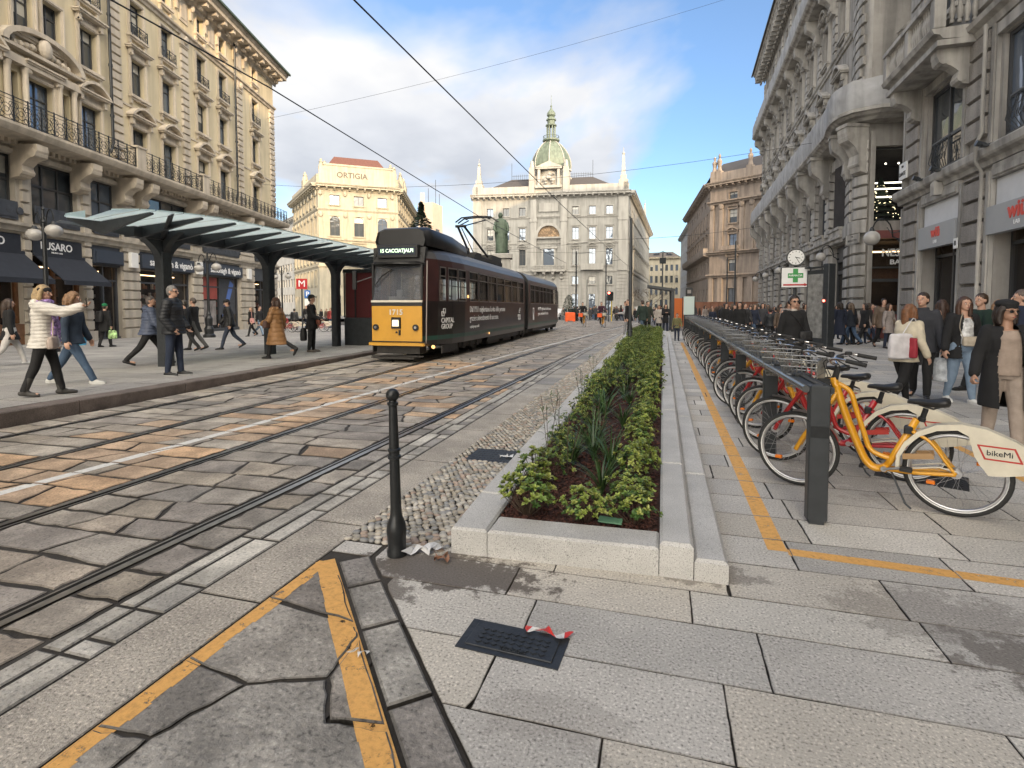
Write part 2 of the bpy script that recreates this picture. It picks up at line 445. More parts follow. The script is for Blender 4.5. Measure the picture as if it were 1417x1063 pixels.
# --- road of large irregular stone blocks
road=MB();rnd=random.Random(3)
GREYS=[(.39,.345,.29),(.36,.325,.28),(.43,.385,.325),(.33,.295,.26),(.41,.35,.285),(.30,.275,.245),(.38,.33,.265)]
def rx1(y):return-2.72+.005*y
y=-4.0;row=0
rail_gap=.075
def road_cols(y):
 e=[xkerb(y)+.02]
 for k in(3,2,1,0):e+=[xrail(k,y)-rail_gap,xrail(k,y)+rail_gap]
 return e+[rx1(y)]
def rowline(x,y,wob):return y+.10*(x+5)*.35+wob
while y<62:
 h=(.33 if y<20 else .40)*rnd.uniform(.88,1.15)
 seed=row
 def wob(x,s):return .062*mnoise.noise(Vector((x*1.3,s*5.17,.3)))+.015*math.sin(x*3+s)
 e=road_cols(y)
 for b in range(0,10,2):
  x0,x1=e[b],e[b+1]
  if x1-x0<.08:continue
  n=max(1,round((x1-x0)/rnd.uniform(.44,.64)));cuts=[x0]
  off=rnd.uniform(-.3,.3);nsc=0
  for i in range(1,n):cuts.append(x0+(x1-x0)*(i+off*.8+rnd.uniform(-.13,.13))/n)
  cuts.append(x1)
  for i in range(n):
   a,c=cuts[i],cuts[i+1]
   if c-a<.1:continue
   sk=0
   sa=0 if i==0 else nsc;sc=0 if i==n-1 else rnd.uniform(-.10,.10);nsc=sc
   dx=lambda yy:0
   pl=[(a+sa,rowline(a,y,wob(a,seed))),(c+sc,rowline(c,y,wob(c,seed))),(c-sc,rowline(c,y+h,wob(c,seed+1))),(a-sa,rowline(a,y+h,wob(a,seed+1)))]
   if y<16:
    P=[]
    for k in range(4):P+=subdiv_edge(pl[k],pl[(k+1)%4],4,.013)
    pl=P
   col=rnd.choice(GREYS);k=rnd.uniform(.86,1.14)
   cxm=(a+c)/2;wl=-5.37+.055*y
   old=abs(cxm-(wl-.35))<.95 and 2.5<y<13.5
   if(old and rnd.random()<.66) or(-4.2<cxm and 3.8<y<12 and rnd.random()<.20):
    m_=rnd.uniform(.45,1.0);o=(.60,.40,.24)
    col=tuple(col[q]*(1-m_)+o[q]*m_ for q in range(3))
   col=tuple(v*k for v in col)
   stone(road,pl,zg,joint=.024 if y<14 else .02,bev=.010,drop=.005,col=col,rz=rnd.uniform(-.003,.003),tilt=.010)
 y+=h;row+=1
struct(road.build('road',MT['cobble']))
rb=MB()
for y in range(-4,62,2):
 rb.quad((xkerb(y)-.3,y,zg(0,y)-.010),(-1.2,y,zg(0,y)-.010),(-1.2,y+2,zg(0,y+2)-.010),(xkerb(y+2)-.3,y+2,zg(0,y+2)-.010))
struct(rb.build('road_bed',MT['joint']))
# far road + pavements
fr=MB()
for(x0,x1,y0,y1) in((-60,40,62,130),(-2,9,36,62)):
 ny=8
 for i in range(ny):
  a,b=y0+(y1-y0)*i/ny,y0+(y1-y0)*(i+1)/ny
  fr.quad((x0,a,zg(0,a)-.004),(x1,a,zg(0,a)-.004),(x1,b,zg(0,b)-.004),(x0,b,zg(0,b)-.004))
fr.quad((-8,130,-.92),(10,130,-.92),(12,420,-2.1),(-8,420,-2.1))
struct(fr.build('far_road',MT['asphalt']))
# rails
MT['rail']=M_('rail_steel',(.46,.45,.43),.30,.95,var=.35,vs=14)
MT['groove']=M_('rail_groove',(.012,.012,.012),.8)
MT['railbed']=M_('rail_bitumen',(.05,.048,.046),.8,var=.3,vs=6,bump=.5)
for k in range(4):
 t=MB();sgn=1 if k in(0,2) else-1
 ys=[-4+i*1.5 for i in range(62)]
 def strip(a,b,z,mi):
  t.mi=mi
  for i in range(len(ys)-1):
   p,q=ys[i],ys[i+1];xa,xb=xrail(k,p),xrail(k,q)
   t.quad((xa+a,p,zg(0,p)+z),(xa+b,p,zg(0,p)+z),(xb+b,q,zg(0,q)+z),(xb+a,q,zg(0,q)+z))
 strip(-.072,.072,-.012,2)
 if sgn>0:strip(-.004,.050,.001,0);strip(-.040,-.004,-.009,1);strip(-.055,-.040,-.001,0)
 else:strip(-.050,.004,.001,0);strip(.004,.040,-.009,1);strip(.040,.055,-.001,0)
 o=struct(t.build('tram_rail',[MT['rail'],MT['groove'],MT['railbed']]))
 # white line between the tracks
MT['white_line']=None
MT['white_line']=paint('worn_white_marking',(.66,.65,.62),.36)
def stripe(mb,p,q,w,z=.0012,seg=1.4,amp=.004):
 p,q=Vector(p),Vector(q);L=(q-p).length;n=max(1,int(L/seg));d=(q-p)/L;nn=Vector((-d.y,d.x))
 k0,k1=w/2-.004,-w/2+.004;aa,bb=p+nn*k0,p+nn*k1;cc,dd=q+nn*k1,q+nn*k0;mb.poly([(v.x,v.y,zg(v.x,v.y)-.0045-z*.5) for v in(aa,bb,cc,dd)])
 tops=[t for t in TOPS if min(abs((Vector(c)-p).dot(nn)) for c in t[0])<w+1.6]
 for k in range(n):
  a,b=p+d*(L*k/n),p+d*(L*(k+1)/n);w0,w1=[w/2+rnd.uniform(-amp,amp) for _ in(0,1)]
  planes=[]
  for o,v in((a,d),(b,-d),(a-nn*w0,nn),(a+nn*w1,-nn)):planes.append((v.x,v.y,-(v.x*o.x+v.y*o.y)))
  for poly,f in tops:
   r=poly
   for c in planes:
    r=clip(r,*c)
    if len(r)<3:break
   if len(r)>=3 and abs(area(r))>1e-5:mb.poly([(x,y,f((x,y))+z) for x,y in r])
wl=MB()
road_tops=TOPS
for k in range(15):
 y0,y1=-4+4*k,-4+4*(k+1);TOPS=[t for t in road_tops if y0-1<t[0][0][1]<y1+1]
 stripe(wl,(-5.37+.055*y0,y0),(-5.37+.055*y1,y1),.115,z=.001,seg=.5,amp=.005)
TOPS=road_tops
struct(wl.build('white_road_line',MT['white_line']))
# --- strips on the near side of the road
xl=lambda y:-1.27-.018*(y-3)
rnd=random.Random(11)
st=MB()
y=-3.0
while y<40:
 h=rnd.uniform(.35,.95);c=rnd.choice([(.50,.47,.41),(.42,.395,.35),(.34,.315,.28),(.55,.52,.46),(.40,.37,.325)])
 m=-2.56+rnd.uniform(-.03,.03)
 if y<20 or rnd.random()<1:
  stone(st,[(-2.70,y),(m,y),(m,y+h),(-2.70,y+h)],zg,.02,.01,.006,c,tilt=.004)
  h2=h;c2=rnd.choice([(.48,.455,.41),(.36,.34,.31),(.3,.28,.255)])
  s_=rnd.uniform(.3,.7)
  stone(st,[(m,y),(-2.39,y),(-2.39,y+h*s_),(m,y+h*s_)],zg,.02,.01,.006,c2,tilt=.004)
  stone(st,[(m,y+h*s_),(-2.39,y+h*s_),(-2.39,y+h),(m,y+h)],zg,.02,.01,.006,c,tilt=.004)
 y+=h
struct(st.build('light_stone_edging',MT['cobble']))
MT['rough_granite']=M_('exposed_aggregate_strip',(.2,.18,.16),.8,useattr=True,var=.18,vs=3,speck=(70,.40,1.6),bump=.8,bs=60,stain=.25,ss=2)
st=MB();y=-3.0;i=0
while y<40:
 h=(1.35,1.0,1.55)[i%3];i+=1
 c=(.43,.39,.335) if y<8 else((.31,.30,.285) if i%2 else(.41,.38,.335))
 stone(st,[(-2.39,y),(-1.99,y),(-1.99,y+h),(-2.39,y+h)],zg,.012,.006,.004,c)
 y+=h
struct(st.build('granite_strip',MT['rough_granite']))
# --- slabs right of the planter and in front
SL=[(.52,.495,.455),(.48,.46,.43),(.56,.535,.49),(.43,.415,.39),(.51,.475,.42)]
slab=MB();rnd=random.Random(5)
# diagonal seam from (-1.74,2.85) to (-.69,1.66)
dx_,dy_=1.05,-1.19
na,nb=-dy_,dx_;nc=-(na*-1.684+nb*2.85)
gran=lambda a:a
def slabs(x0,x1,y0,y1,ph,lw,cutters=(),joint=.009,tone=1.0,skip=None):
 y=y0;i=0
 while y<y1-.02:
  h=min(ph,y1-y);off=rnd.uniform(0,lw);x=x0-off
  while x<x1:
   l=lw*rnd.choice([1,1,1.12,.88]);a,b=max(x,x0),min(x+l,x1)
   x+=l
   if b-a<.03:continue
   p=[(a,y),(b,y),(b,y+h),(a,y+h)]
   for c in cutters:p=clip(p,*c) if len(p)>2 else p
   if y<5.5 and len(p)>2:p=[q_ for k_ in range(len(p)) for q_ in subdiv_edge(p[k_],p[(k_+1)%len(p)],7,.0022)]
   c=rnd.choice(SL);k=tone*rnd.uniform(.92,1.06)
   if len(p)>2:stone(slab,p,zg,joint,.003,.003,tuple(v*k for v in c))
  y+=h;i+=1
MH=(-.87,-.48,2.20,2.47)
def skipmh(a,b,y0,y1):return False
cutm=[]
slabs(-1.68,4.2,-3.0,2.98,.405,.95,[(na,nb,nc)],joint=.006)
slabs(-1.68,.36,2.98,3.12,.14,.95,[(na,nb,nc)],joint=.006)
slabs(.37,9.4,2.98,36,.405,.86)
slabs(4.2,9.4,-3.0,2.98,.405,.86)
# one row in front of the pebbles
stone(slab,[(-1.99,2.86),(-1.71,2.86),(-1.71,3.02),(-1.99,3.02)],zg,.009,.003,.003,SL[0])
struct(slab.build('slab_pavement',MT['slab']))
# narrow worn strip along the diagonal seam + triangle of big old stones
MT['old_stone']=M_('old_road_stone',(.2,.19,.18),.8,useattr=True,var=.25,vs=5,speck=(45,.5,1.4),bump=1.0,bs=30,stain=.38,ss=3.5)
tr=MB();rnd=random.Random(9)
def _unused(t,off):
 L=math.hypot(dx_,dy_);ux,uy=dx_/L,dy_/L
 return(-1.70+ux*t-(-uy)*0+(-(-uy))*0+(uy)*off,2.85+uy*t-(ux)*off)
def seam(t,off):
 L=math.hypot(dx_,dy_);ux,uy=dx_/L,dy_/L
 return(-1.69+ux*t-(-uy)*off*1.0,2.85+uy*t-ux*off)
t0=-.05
for l in(.34,.42,.55,.6,.7,.8,.9,1.0):
 stone(tr,[seam(t0,.0),seam(t0+l,.0),seam(t0+l,.20),seam(t0,.20)],zg,.022,.01,.006,rnd.choice([(.35,.33,.30),(.26,.24,.22),(.40,.38,.345)]))
 t0+=l
CT=[(1,0,1.985)]
L_=math.hypot(dx_,dy_)
cA,cB=dy_/L_,-dx_/L_
cC=-(cA*seam(0,.21)[0]+cB*seam(0,.21)[1])
for p,c in(([(-1.99,2.62),(-1.35,2.62),(-1.35,2.22),(-1.99,2.30)],(.25,.225,.20)),([(-1.99,2.30),(-1.35,2.20),(-1.32,1.86),(-1.62,1.74),(-1.99,1.80)],(.35,.325,.29)),([(-1.35,2.30),(-.9,2.2),(-.85,1.72),(-1.18,1.66),(-1.32,1.86)],(.33,.30,.265)),([(-1.99,1.80),(-1.62,1.74),(-1.75,1.42),(-1.99,1.40)],(.28,.26,.235)),([(-1.62,1.74),(-1.32,1.86),(-1.18,1.66),(-.8,1.7),(-.6,1.3),(-1.75,1.2),(-1.75,1.42)],(.34,.32,.29)),([(-1.99,1.40),(-1.75,1.42),(-1.75,1.2),(-.6,1.3),(-.2,.6),(-1.99,.6)],(.30,.28,.25)),([(-1.99,.6),(-.2,.6),(.6,-.4),(-1.99,-.4)],(.21,.2,.185)),([(-1.99,-.4),(1,-.4),(1,-3),(-1.99,-3)],(.21,.2,.185))):
 q=clip(p,cA,cB,cC)
 if len(q)>2:
  P=[]
  for k in range(len(q)):P+=subdiv_edge(q[k],q[(k+1)%len(q)],5,.007)
  stone(tr,P,zg,.017,.007,.003,c,tilt=.003)
struct(tr.build('old_stone_paving',MT['old_stone']))
MT['yellow_paint']=paint('worn_yellow_marking',(.68,.37,.11),.40)
yp=MB()
stripe(yp,(-1.945,2.74),(-1.945,-1.2),.095,seg=.09,amp=.012)
sA,sB=seam(-.10,.265),seam(3.6,.265)
stripe(yp,sA,sB,.12,z=.0024,seg=.12,amp=.006)
stripe(yp,(.715,3.62),(.775,23.5),.115,amp=.002);stripe(yp,(.773,3.625),(4.6,3.40),.10,z=.0012,amp=.002)
stripe(yp,(3.1,3.53),(3.1,24),.10,amp=.002)
struct(yp.build('yellow_marking',MT['yellow_paint']))
# --- piazza pavement beyond the tracks (kerb + slabs)
SLp=[(.37,.355,.335),(.35,.335,.32),(.39,.375,.35),(.33,.32,.305)]
pz=MB();rnd=random.Random(21)
kb=MB();y=-4.0
while y<34:
 h=rnd.uniform(1.2,2.0);a,b=xkerb(y),xkerb(y+h)
 za=[(zp(a-.3,y)-zg(a,y)),(zp(b-.3,y+h)-zg(b,y+h))]
 x0,x1,g_=a,b,.006
 top=[(x0,y+g_,zp(a,y)),(x1,y+h-g_,zp(b,y+h)),(x1-.30,y+h-g_,zp(b-.3,y+h)),(x0-.30,y+g_,zp(a-.3,y))]
 T=[Vector(p) for p in top];bot=[Vector((p.x,p.y,zg(p.x,p.y)-.04)) for p in T]
 ins=[T[0]+Vector((-.015,0,0)),T[1]+Vector((-.015,0,0)),T[2],T[3]]
 T[0].z-=.015;T[1].z-=.015
 V=[kb.V(p) for p in bot]+[kb.V(p) for p in T]+[kb.V(p) for p in ins]
 for k in range(4):kb.face([V[(k+1)%4],V[k],V[4+k],V[4+(k+1)%4]]);kb.face([V[4+(k+1)%4],V[4+k],V[8+k],V[8+(k+1)%4]])
 kb.face(V[8:][::-1])
 y+=h
struct(kb.build('kerb',MT['kerb_red']))
def keb(a,y):return a
y=-4.0;i=0
while y<44:
 h=.62;x=-34.0+rnd.uniform(0,1)
 while x<xkerb(y)-.30:
  l=1.15*rnd.choice([1,1,.85,1.1]);b=min(x+l,xkerb(y+h/2)-.31)
  if b-x>.05:
   c=rnd.choice(SLp);k=rnd.uniform(.93,1.05)
   if y>30 or x<-22:stone(pz,[(x,y),(b,y),(b,y+h),(x,y+h)],zp,.012,.004,.003,tuple(v*k for v in c))
   else:stone(pz,[(x,y),(b,y),(b,y+h),(x,y+h)],zp,.012,.004,.003,tuple(v*k for v in c))
  x+=l
 y+=h
struct(pz.build('piazza_pavement',MT['slab']))
# ---------------------------------------------------------------- buildings
rnd=random.Random(31)
MT['cream']=M_('cream_render',(.60,.515,.35),.85,var=.07,vs=.7,streak=.16,bump=.12,bs=30)
MT['cream_stone']=M_('pale_dressed_stone',(.55,.48,.385),.8,var=.12,vs=2,streak=.25,bump=.2,bs=25)
MT['grey_base']=M_('pale_rusticated_stone',(.50,.45,.375),.8,var=.14,vs=2,streak=.25,bump=.35,bs=20)
MT['generali']=M_('grey_limestone',(.30,.295,.275),.8,var=.10,vs=.8,streak=.25)
MT['generali2']=M_('pale_limestone_trim',(.34,.33,.305),.8,var=.10,vs=.8,streak=.22)
MT['yellow_render']=M_('pale_yellow_stone',(.34,.31,.24),.8,var=.10,vs=1,streak=.2)
MT['brown_stone']=M_('brown_sandstone',(.27,.225,.19),.85,var=.15,vs=1,streak=.3)
MT['grey_stone']=M_('weathered_grey_stone',(.37,.35,.32),.85,var=.16,vs=1.6,streak=.38,bump=.4,bs=16)
MT['grey_stone2']=M_('weathered_grey_stone_trim',(.43,.41,.375),.82,var=.14,vs=2.5,streak=.42,bump=.3,bs=24)
MT['pitted']=M_('pitted_ceppo_stone',(.34,.315,.285),.88,var=.16,vs=2,streak=.3,bump=.9,bs=22,speck=(28,.7,1.15))
MT['roof_dark']=M_('dark_slate_roof',(.06,.055,.055),.8,var=.2,vs=3)
MT['roof_red']=M_('red_tile_roof',(.10,.042,.032),.8,var=.3,vs=6)
MT['copper']=M_('green_copper',(.12,.15,.115),.6,var=.2,vs=1.5,streak=.3)
MT['frame_dark']=M_('dark_window_frame',(.06,.062,.065),.5,.2)
MT['frame_brown']=M_('brown_window_frame',(.10,.075,.055),.6)
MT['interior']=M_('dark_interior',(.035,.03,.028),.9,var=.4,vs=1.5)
MT['warm_lit']=M_('warm_lit_ceiling',(.5,.4,.3),.8,emit=(1,.62,.3),es=3.2)
MT['curtain']=M_('window_curtain',(.45,.44,.42),.9,var=.1)
MT['gutter']=M_('green_gutter',(.06,.085,.06),.6)
CACHE={};WR_=random.Random(17)
MT['win_dark']=glassmat('dark_window_glass',(.05,.06,.07),1,.05,1.8,wav=.2)
MT['win_blind']=M_('blind_behind_glass',(.42,.41,.37),.35,coat=1,var=.1,vs=3)
class Fac:
 """a facade plane: local x runs left to right as seen from the street, -y is outward, z up"""
 def __init__(s,root,p0,p1):
  s.root=root;s.p0=Vector(p0);s.p1=Vector(p1);d=s.p1-s.p0;s.L=d.length;s.ang=math.atan2(d.y,d.x)
  s.inv=root.matrix_world.copy()
  rl=root.location
  s.M=Matrix.Translation((s.p0.x-rl.x,s.p0.y-rl.y,0-rl.z))@Matrix.Rotation(s.ang,4,'Z')
 def put(s,name,me,x,z,y=0,label=None):
  o=link(name,me,s.root);p=s.M@Vector((x,y,z));o.location=p;o.rotation_euler=(0,0,s.ang)
  if label:o['label']=label
  return o
 def mb(s):m=MB();m.M=s.M;return m
def wall(fc,mb,x0,x1,z0,z1,ops,depth=.35,arch=()):
 xs=sorted({x0,x1,*[o[0] for o in ops],*[o[1] for o in ops]});zs=sorted({z0,z1,*[o[2] for o in ops],*[o[3] for o in ops]})
 xs=[x for x in xs if x0<=x<=x1];zs=[z for z in zs if z0<=z<=z1]
 for i in range(len(xs)-1):
  run=None
  for j in range(len(zs)-1):
   cx,cz=(xs[i]+xs[i+1])/2,(zs[j]+zs[j+1])/2
   if any(o[0]<cx<o[1] and o[2]<cz<o[3] for o in ops):
    if run is not None:mb.quad((xs[i],0,run),(xs[i+1],0,run),(xs[i+1],0,zs[j]),(xs[i],0,zs[j]));run=None
   elif run is None:run=zs[j]
  if run is not None:mb.quad((xs[i],0,run),(xs[i+1],0,run),(xs[i+1],0,z1),(xs[i],0,z1))
 for o in ops:
  a,b,c,d=o[:4]
  mb.quad((a,0,c),(a,depth,c),(a,depth,d),(a,0,d));mb.quad((b,0,c),(b,0,d),(b,depth,d),(b,depth,c))
  mb.quad((a,0,c),(b,0,c),(b,depth,c),(a,depth,c));mb.quad((a,0,d),(a,depth,d),(b,depth,d),(b,0,d))
def win_mesh(w,h,fr='frame_dark',nx=2,trans=.72,arch=False,d=.28,curtain=True,t=.06):
 """frame + pane meshes, origin at sill centre of the opening"""
 k=('w',round(w,2),round(h,2),fr,nx,trans,arch,d)
 if k in CACHE:return CACHE[k]
 f=MB();a=w/2-.004
 f.box(-a,-a+t,d-.06,d+.04,0.004,h);f.box(a-t,a,d-.06,d+.04,0.004,h)
 f.box(-a+t,a-t,d-.06,d+.04,0.004,t);f.box(-a+t,a-t,d-.06,d+.04,h-t,h)
 for i in range(1,nx):x=-a+2*a*i/nx;f.box(x-t/2,x+t/2,d-.05,d+.03,t,h-t)
 if trans:f.box(-a+t,a-t,d-.045,d+.025,h*trans-t/2,h*trans+t/2)
 if arch:
  r=w/2;zc=h-r;n=10
  for sg in(-1,1):
   pts=[(sg*a,0.002,zc)]+[(sg*r*math.cos(math.pi/2*i/n),0.002,zc+r*math.sin(math.pi/2*i/n)*.995) for i in range(n+1)]+[(sg*a,.002,h)]
   for i in range(1,len(pts)-2):
    f.mi=1
    f.quad((sg*a,.01,pts[i][2]),(pts[i][0],.01,pts[i][2]),(pts[i+1][0],.01,pts[i+1][2]),(sg*a,.01,pts[i+1][2]))
    f.quad((pts[i][0],.01,pts[i][2]),(pts[i][0],d,pts[i][2]),(pts[i+1][0],d,pts[i+1][2]),(pts[i+1][0],.01,pts[i+1][2]))
 p=MB();p.quad((-a,d,0),(a,d,0),(a,d,h),(-a,d,h));p.quad((-a,d+.02,0),(a,d+.02,0),(a,d+.02,h),(-a,d+.02,h))
 ps=[p.mesh('pane',MT['win_glass']),p.mesh('pane',MT['win_dark'])]
 for t_ in(.45,.7):
  q=MB();q.quad((-a,d,0),(a,d,0),(a,d,h*t_),(-a,d,h*t_));q.mi=1;q.quad((-a,d,h*t_),(a,d,h*t_),(a,d,h),(-a,d,h));ps.append(q.mesh('pane',[MT['win_dark'],MT['win_blind']]))
 CACHE[k]=(f.mesh('window',[MT[fr],MT['cream_stone']]),ps)
 return CACHE[k]
def window(fc,x,z,w,h,**kw):
 f,p=win_mesh(w,h,**kw);o=fc.put('window',f,x,z);p=p[WR_.choice((0,0,0,1,1,2,3))]
 q=link('pane',p,o);return o
def surround_mesh(w,h,style,mat,aw=.17,out=.09,ear=.16):
 k=('s',round(w,2),round(h,2),style,mat,aw)
 if k in CACHE:return CACHE[k]
 m=MB();a=w/2
 m.box(-a-aw,-a,-out,.0,0,h+aw);m.box(a,a+aw,-out,.0,0,h+aw);m.box(-a,a,-out,0,h,h+aw)
 m.box(-a-aw+.04,-a-.05,-out-.03,-out,0,h+aw-.04);m.box(a+.05,a+aw-.04,-out-.03,-out,0,h+aw-.04);m.box(-a-.05,a+.05,-out-.03,-out,h+.05,h+aw-.04)
 # sill with brackets
 m.box(-a-aw-.08,a+aw+.08,-out-.14,.0,-.14,0);m.box(-a-aw-.02,a+aw+.02,-out-.07,.0,-.24,-.14)
 for s_ in(-1,1):m.box(s_*(a+aw/2)-.08,s_*(a+aw/2)+.08,-out-.03,0,-.48,-.24)
 zt=h+aw
 W=a+aw+ear
 if style in('seg','tri','flat','round'):
  m.box(-a-aw,a+aw,-out+.01,0,zt,zt+.28)
  for s_ in(-1,1):
   m.box(s_*(a+aw/2+.03)-.09,s_*(a+aw/2+.03)+.09,-out-.16,-out+.01,zt-.05,zt+.28);m.cyl((s_*(a+aw/2+.03)-.09,-out-.12,zt-.02),(s_*(a+aw/2+.03)+.09,-out-.12,zt-.02),.07,n=8)
  m.box(-W,W,-out-.26,0,zt+.28,zt+.36);m.box(-W-.05,W+.05,-out-.32,0,zt+.36,zt+.43)
  zb=zt+.43
  if style=='seg' or style=='round':
   rise=.55 if style=='seg' else .75;n=10;W2=W+.05
   def arc(k,w_,r_):t=-1+2*k/n;return(t*w_,zb+r_*(1-t*t)**.5*1.0 if style=='round' else zb+r_*(1-t*t))
   for k in range(n):
    (xa,za),(xb,zb_)=arc(k,W2,rise),arc(k+1,W2,rise);(xc,zc),(xd,zd)=arc(k,W2-.14,rise-.13),arc(k+1,W2-.14,rise-.13)
    zc,zd=max(zc,zb),max(zd,zb)
    o_=-out-.32
    m.quad((xc,o_,zc),(xd,o_,zd),(xb,o_,zb_),(xa,o_,za));m.quad((xa,o_,za),(xb,o_,zb_),(xb,0,zb_),(xa,0,za))
    m.quad((xc,o_,zc),(xc,-.06,zc),(xd,-.06,zd),(xd,o_,zd));m.quad((xc,-.06,zb),(xd,-.06,zb),(xd,-.06,zd),(xc,-.06,zc))
   if w>1.3 or style=='round':m.sph((0,-out-.1,zb+rise*.45),.2,.12,.26,10,6)
   else:m.sph((0,-.1,zb+rise*.4),.22,.07,.13,8,5)
  elif style=='tri':
   rise=.55;W2=W+.05;o_=-out-.32
   for s_ in(-1,1):
    m.prism([(s_*W2,0,zb),(0,0,zb+rise),(0,0,zb+rise-.14),(s_*(W2-.26),0,zb)],(0,o_,0),(0,0,0))
   m.poly([(-W2+.2,-.06,zb),(W2-.2,-.06,zb),(0,-.06,zb+rise-.1)])
 elif style=='swag':
  m.box(-W+.05,W-.05,-out-.12,0,zt+.18,zt+.26);m.tube([(-a,-out,zt+.15),(-a/2,-out-.05,zt+.04),(0,-out-.07,zt+.12),(a/2,-out-.05,zt+.04),(a,-out,zt+.15)],.05,5)
 elif style=='key':
  m.box(-.12,.12,-out-.08,0,h-.02,zt+.12)
 CACHE[k]=m.mesh('window_surround',MT[mat]);return CACHE[k]
def surround(fc,x,z,w,h,style='flat',mat='cream_stone',**kw):return fc.put('window_surround',surround_mesh(w,h,style,mat,**kw),x,z)
def band(fc,mb,x0,x1,z,prof,ends=True):
 A=[mb.V((x0,-o,z+h)) for o,h in prof];B=[mb.V((x1,-o,z+h)) for o,h in prof]
 for i in range(len(prof)-1):mb.face([A[i],B[i],B[i+1],A[i+1]])
 if ends:mb.face(A);mb.face(B[::-1])
CORN=[(0,-.9),(.10,-.9),(.12,-.7),(.30,-.62),(.34,-.45),(1.05,-.40),(1.05,-.16),(1.16,-.10),(1.25,.06),(1.25,.14),(0,.2)]
def cornice(fc,x0,x1,z,mat,prof=CORN,pitch=1.0,mod=(.62,.30,.34),name='cornice'):
 m=fc.mb();band(fc,m,x0,x1,z,prof)
 d,w_,h=mod;x=x0+.3
 while x<x1-.2:
  m.box(x,x+w_,-.3-d,-.3,z-.40-h*.8,z-.402);m.cyl((x,-.45,z-.42-h),(x+w_,-.45,z-.42-h),.12,n=6);x+=pitch
 return m.build(name,MT[mat],fc.root)
SC=[(0,-.14),(.10,-.12),(.12,.0),(.20,.05),(.22,.16),(0,.22)]
def quoins(mb,x0,x1,z0,z1,h=.42,gap=.05,out=.09,long_=.22,side=1):
 z=z0;i=0
 while z<z1-.1:
  e=long_ if i%2 else 0
  a,b=(x0,x1+e) if side>0 else(x0-e,x1)
  if side==0:a,b=x0,x1
  zz=min(z+h-gap,z1)
  # bevelled face block
  A=[mb.V(p) for p in((a,0,z),(b,0,z),(b,0,zz),(a,0,zz))];k=.035
  B=[mb.V(p) for p in((a+k,-out,z+k),(b-k,-out,z+k),(b-k,-out,zz-k),(a+k,-out,zz-k))]
  mb.face(B)
  for q in range(4):mb.face([A[q],A[(q+1)%4],B[(q+1)%4],B[q]])
  z+=h;i+=1
def railing(fc,x0,x1,y,z,h=.95,mat='black_metal',name='balcony_railing',scroll=True,r=.014,ends=True):
 m=fc.mb();m.box(x0,x1,y-.02,y+.02,z+h-.03,z+h);m.box(x0,x1,y-.015,y+.015,z+.06,z+.085)
 m.box(x0,x1,y-.012,y+.012,z+h-.16,z+h-.145)
 n=max(1,round((x1-x0)/.62));p=(x1-x0)/n
 for i in range(n+1):m.box(x0+p*i-.018,x0+p*i+.018,y-.018,y+.018,z,z+h+.03)
 if scroll:
  for i in range(n):
   c=x0+p*(i+.5)
   for(ox,oz,rr) in((0,h*.42,h*.24),(-p*.33,h*.2,h*.10),(p*.33,h*.2,h*.10),(-p*.33,h*.66,h*.10),(p*.33,h*.66,h*.10),(0,h*.42,h*.10)):
    k=8;m.tube([(c+ox+rr*math.cos(2*math.pi*q/k),y,z+oz+rr*math.sin(2*math.pi*q/k)) for q in range(k)],r,4,closed=True)
   m.tube([(c-p*.5,y,z+.08),(c-p*.18,y,z+h*.5),(c-p*.5,y,z+h-.16)],r,4);m.tube([(c+p*.5,y,z+.08),(c+p*.18,y,z+h*.5),(c+p*.5,y,z+h-.16)],r,4)
 if ends:
  for e in(x0,x1):m.box(e-.015,e+.015,y,-.02,z+h-.03,z+h);m.box(e-.012,e+.012,y,-.02,z+.06,z+.085)
 return m.build(name,MT[mat],fc.root)
def console(m,x,w_,z,h,out):
 pr=[(0,0),(out,0),(out,-.18*h),(out*.92,-.34*h),(out*.62,-.46*h),(out*.42,-.62*h),(out*.45,-.78*h),(out*.32,-.95*h),(0,-h)]
 m.prism([(x-w_/2,-o,z+q) for o,q in pr],(0,0,0),(w_,0,0));m.cyl((x-w_/2-.03,-out*.80,z-.26*h),(x+w_/2+.03,-out*.80,z-.26*h),out*.17,n=10)
 m.cyl((x-w_/2-.03,-out*.34,z-.80*h),(x+w_/2+.03,-out*.34,z-.80*h),out*.13,n=8)
def body_block(root,pts,z0,z1,mat,name='rear_walls'):
 m=MB();m.M=Matrix.Translation(-root.location);n=len(pts)
 for i in range(n-1):
  a,b=pts[i],pts[i+1];m.quad((a[0],a[1],z0),(b[0],b[1],z0),(b[0],b[1],z1),(a[0],a[1],z1))
 o=m.build(name,MT[mat],root)
 return o
def roof_flat(root,pts,z,mat='roof_dark',name='roof',rise=0,ins=2.5):
 m=MB();m.M=Matrix.Translation(-root.location)
 if rise:
  c=Vector((sum(p[0] for p in pts)/len(pts),sum(p[1] for p in pts)/len(pts)))
  q=[Vector(p)+(c-Vector(p)).normalized()*ins for p in pts];n=len(pts)
  for i in range(n):m.quad((*pts[i][:2],z),(*pts[(i+1)%n][:2],z),(q[(i+1)%n].x,q[(i+1)%n].y,z+rise),(q[i].x,q[i].y,z+rise))
  m.poly([(p.x,p.y,z+rise) for p in q])
 else:m.poly([(*p[:2],z) for p in pts])
 return m.build(name,MT[mat],root)
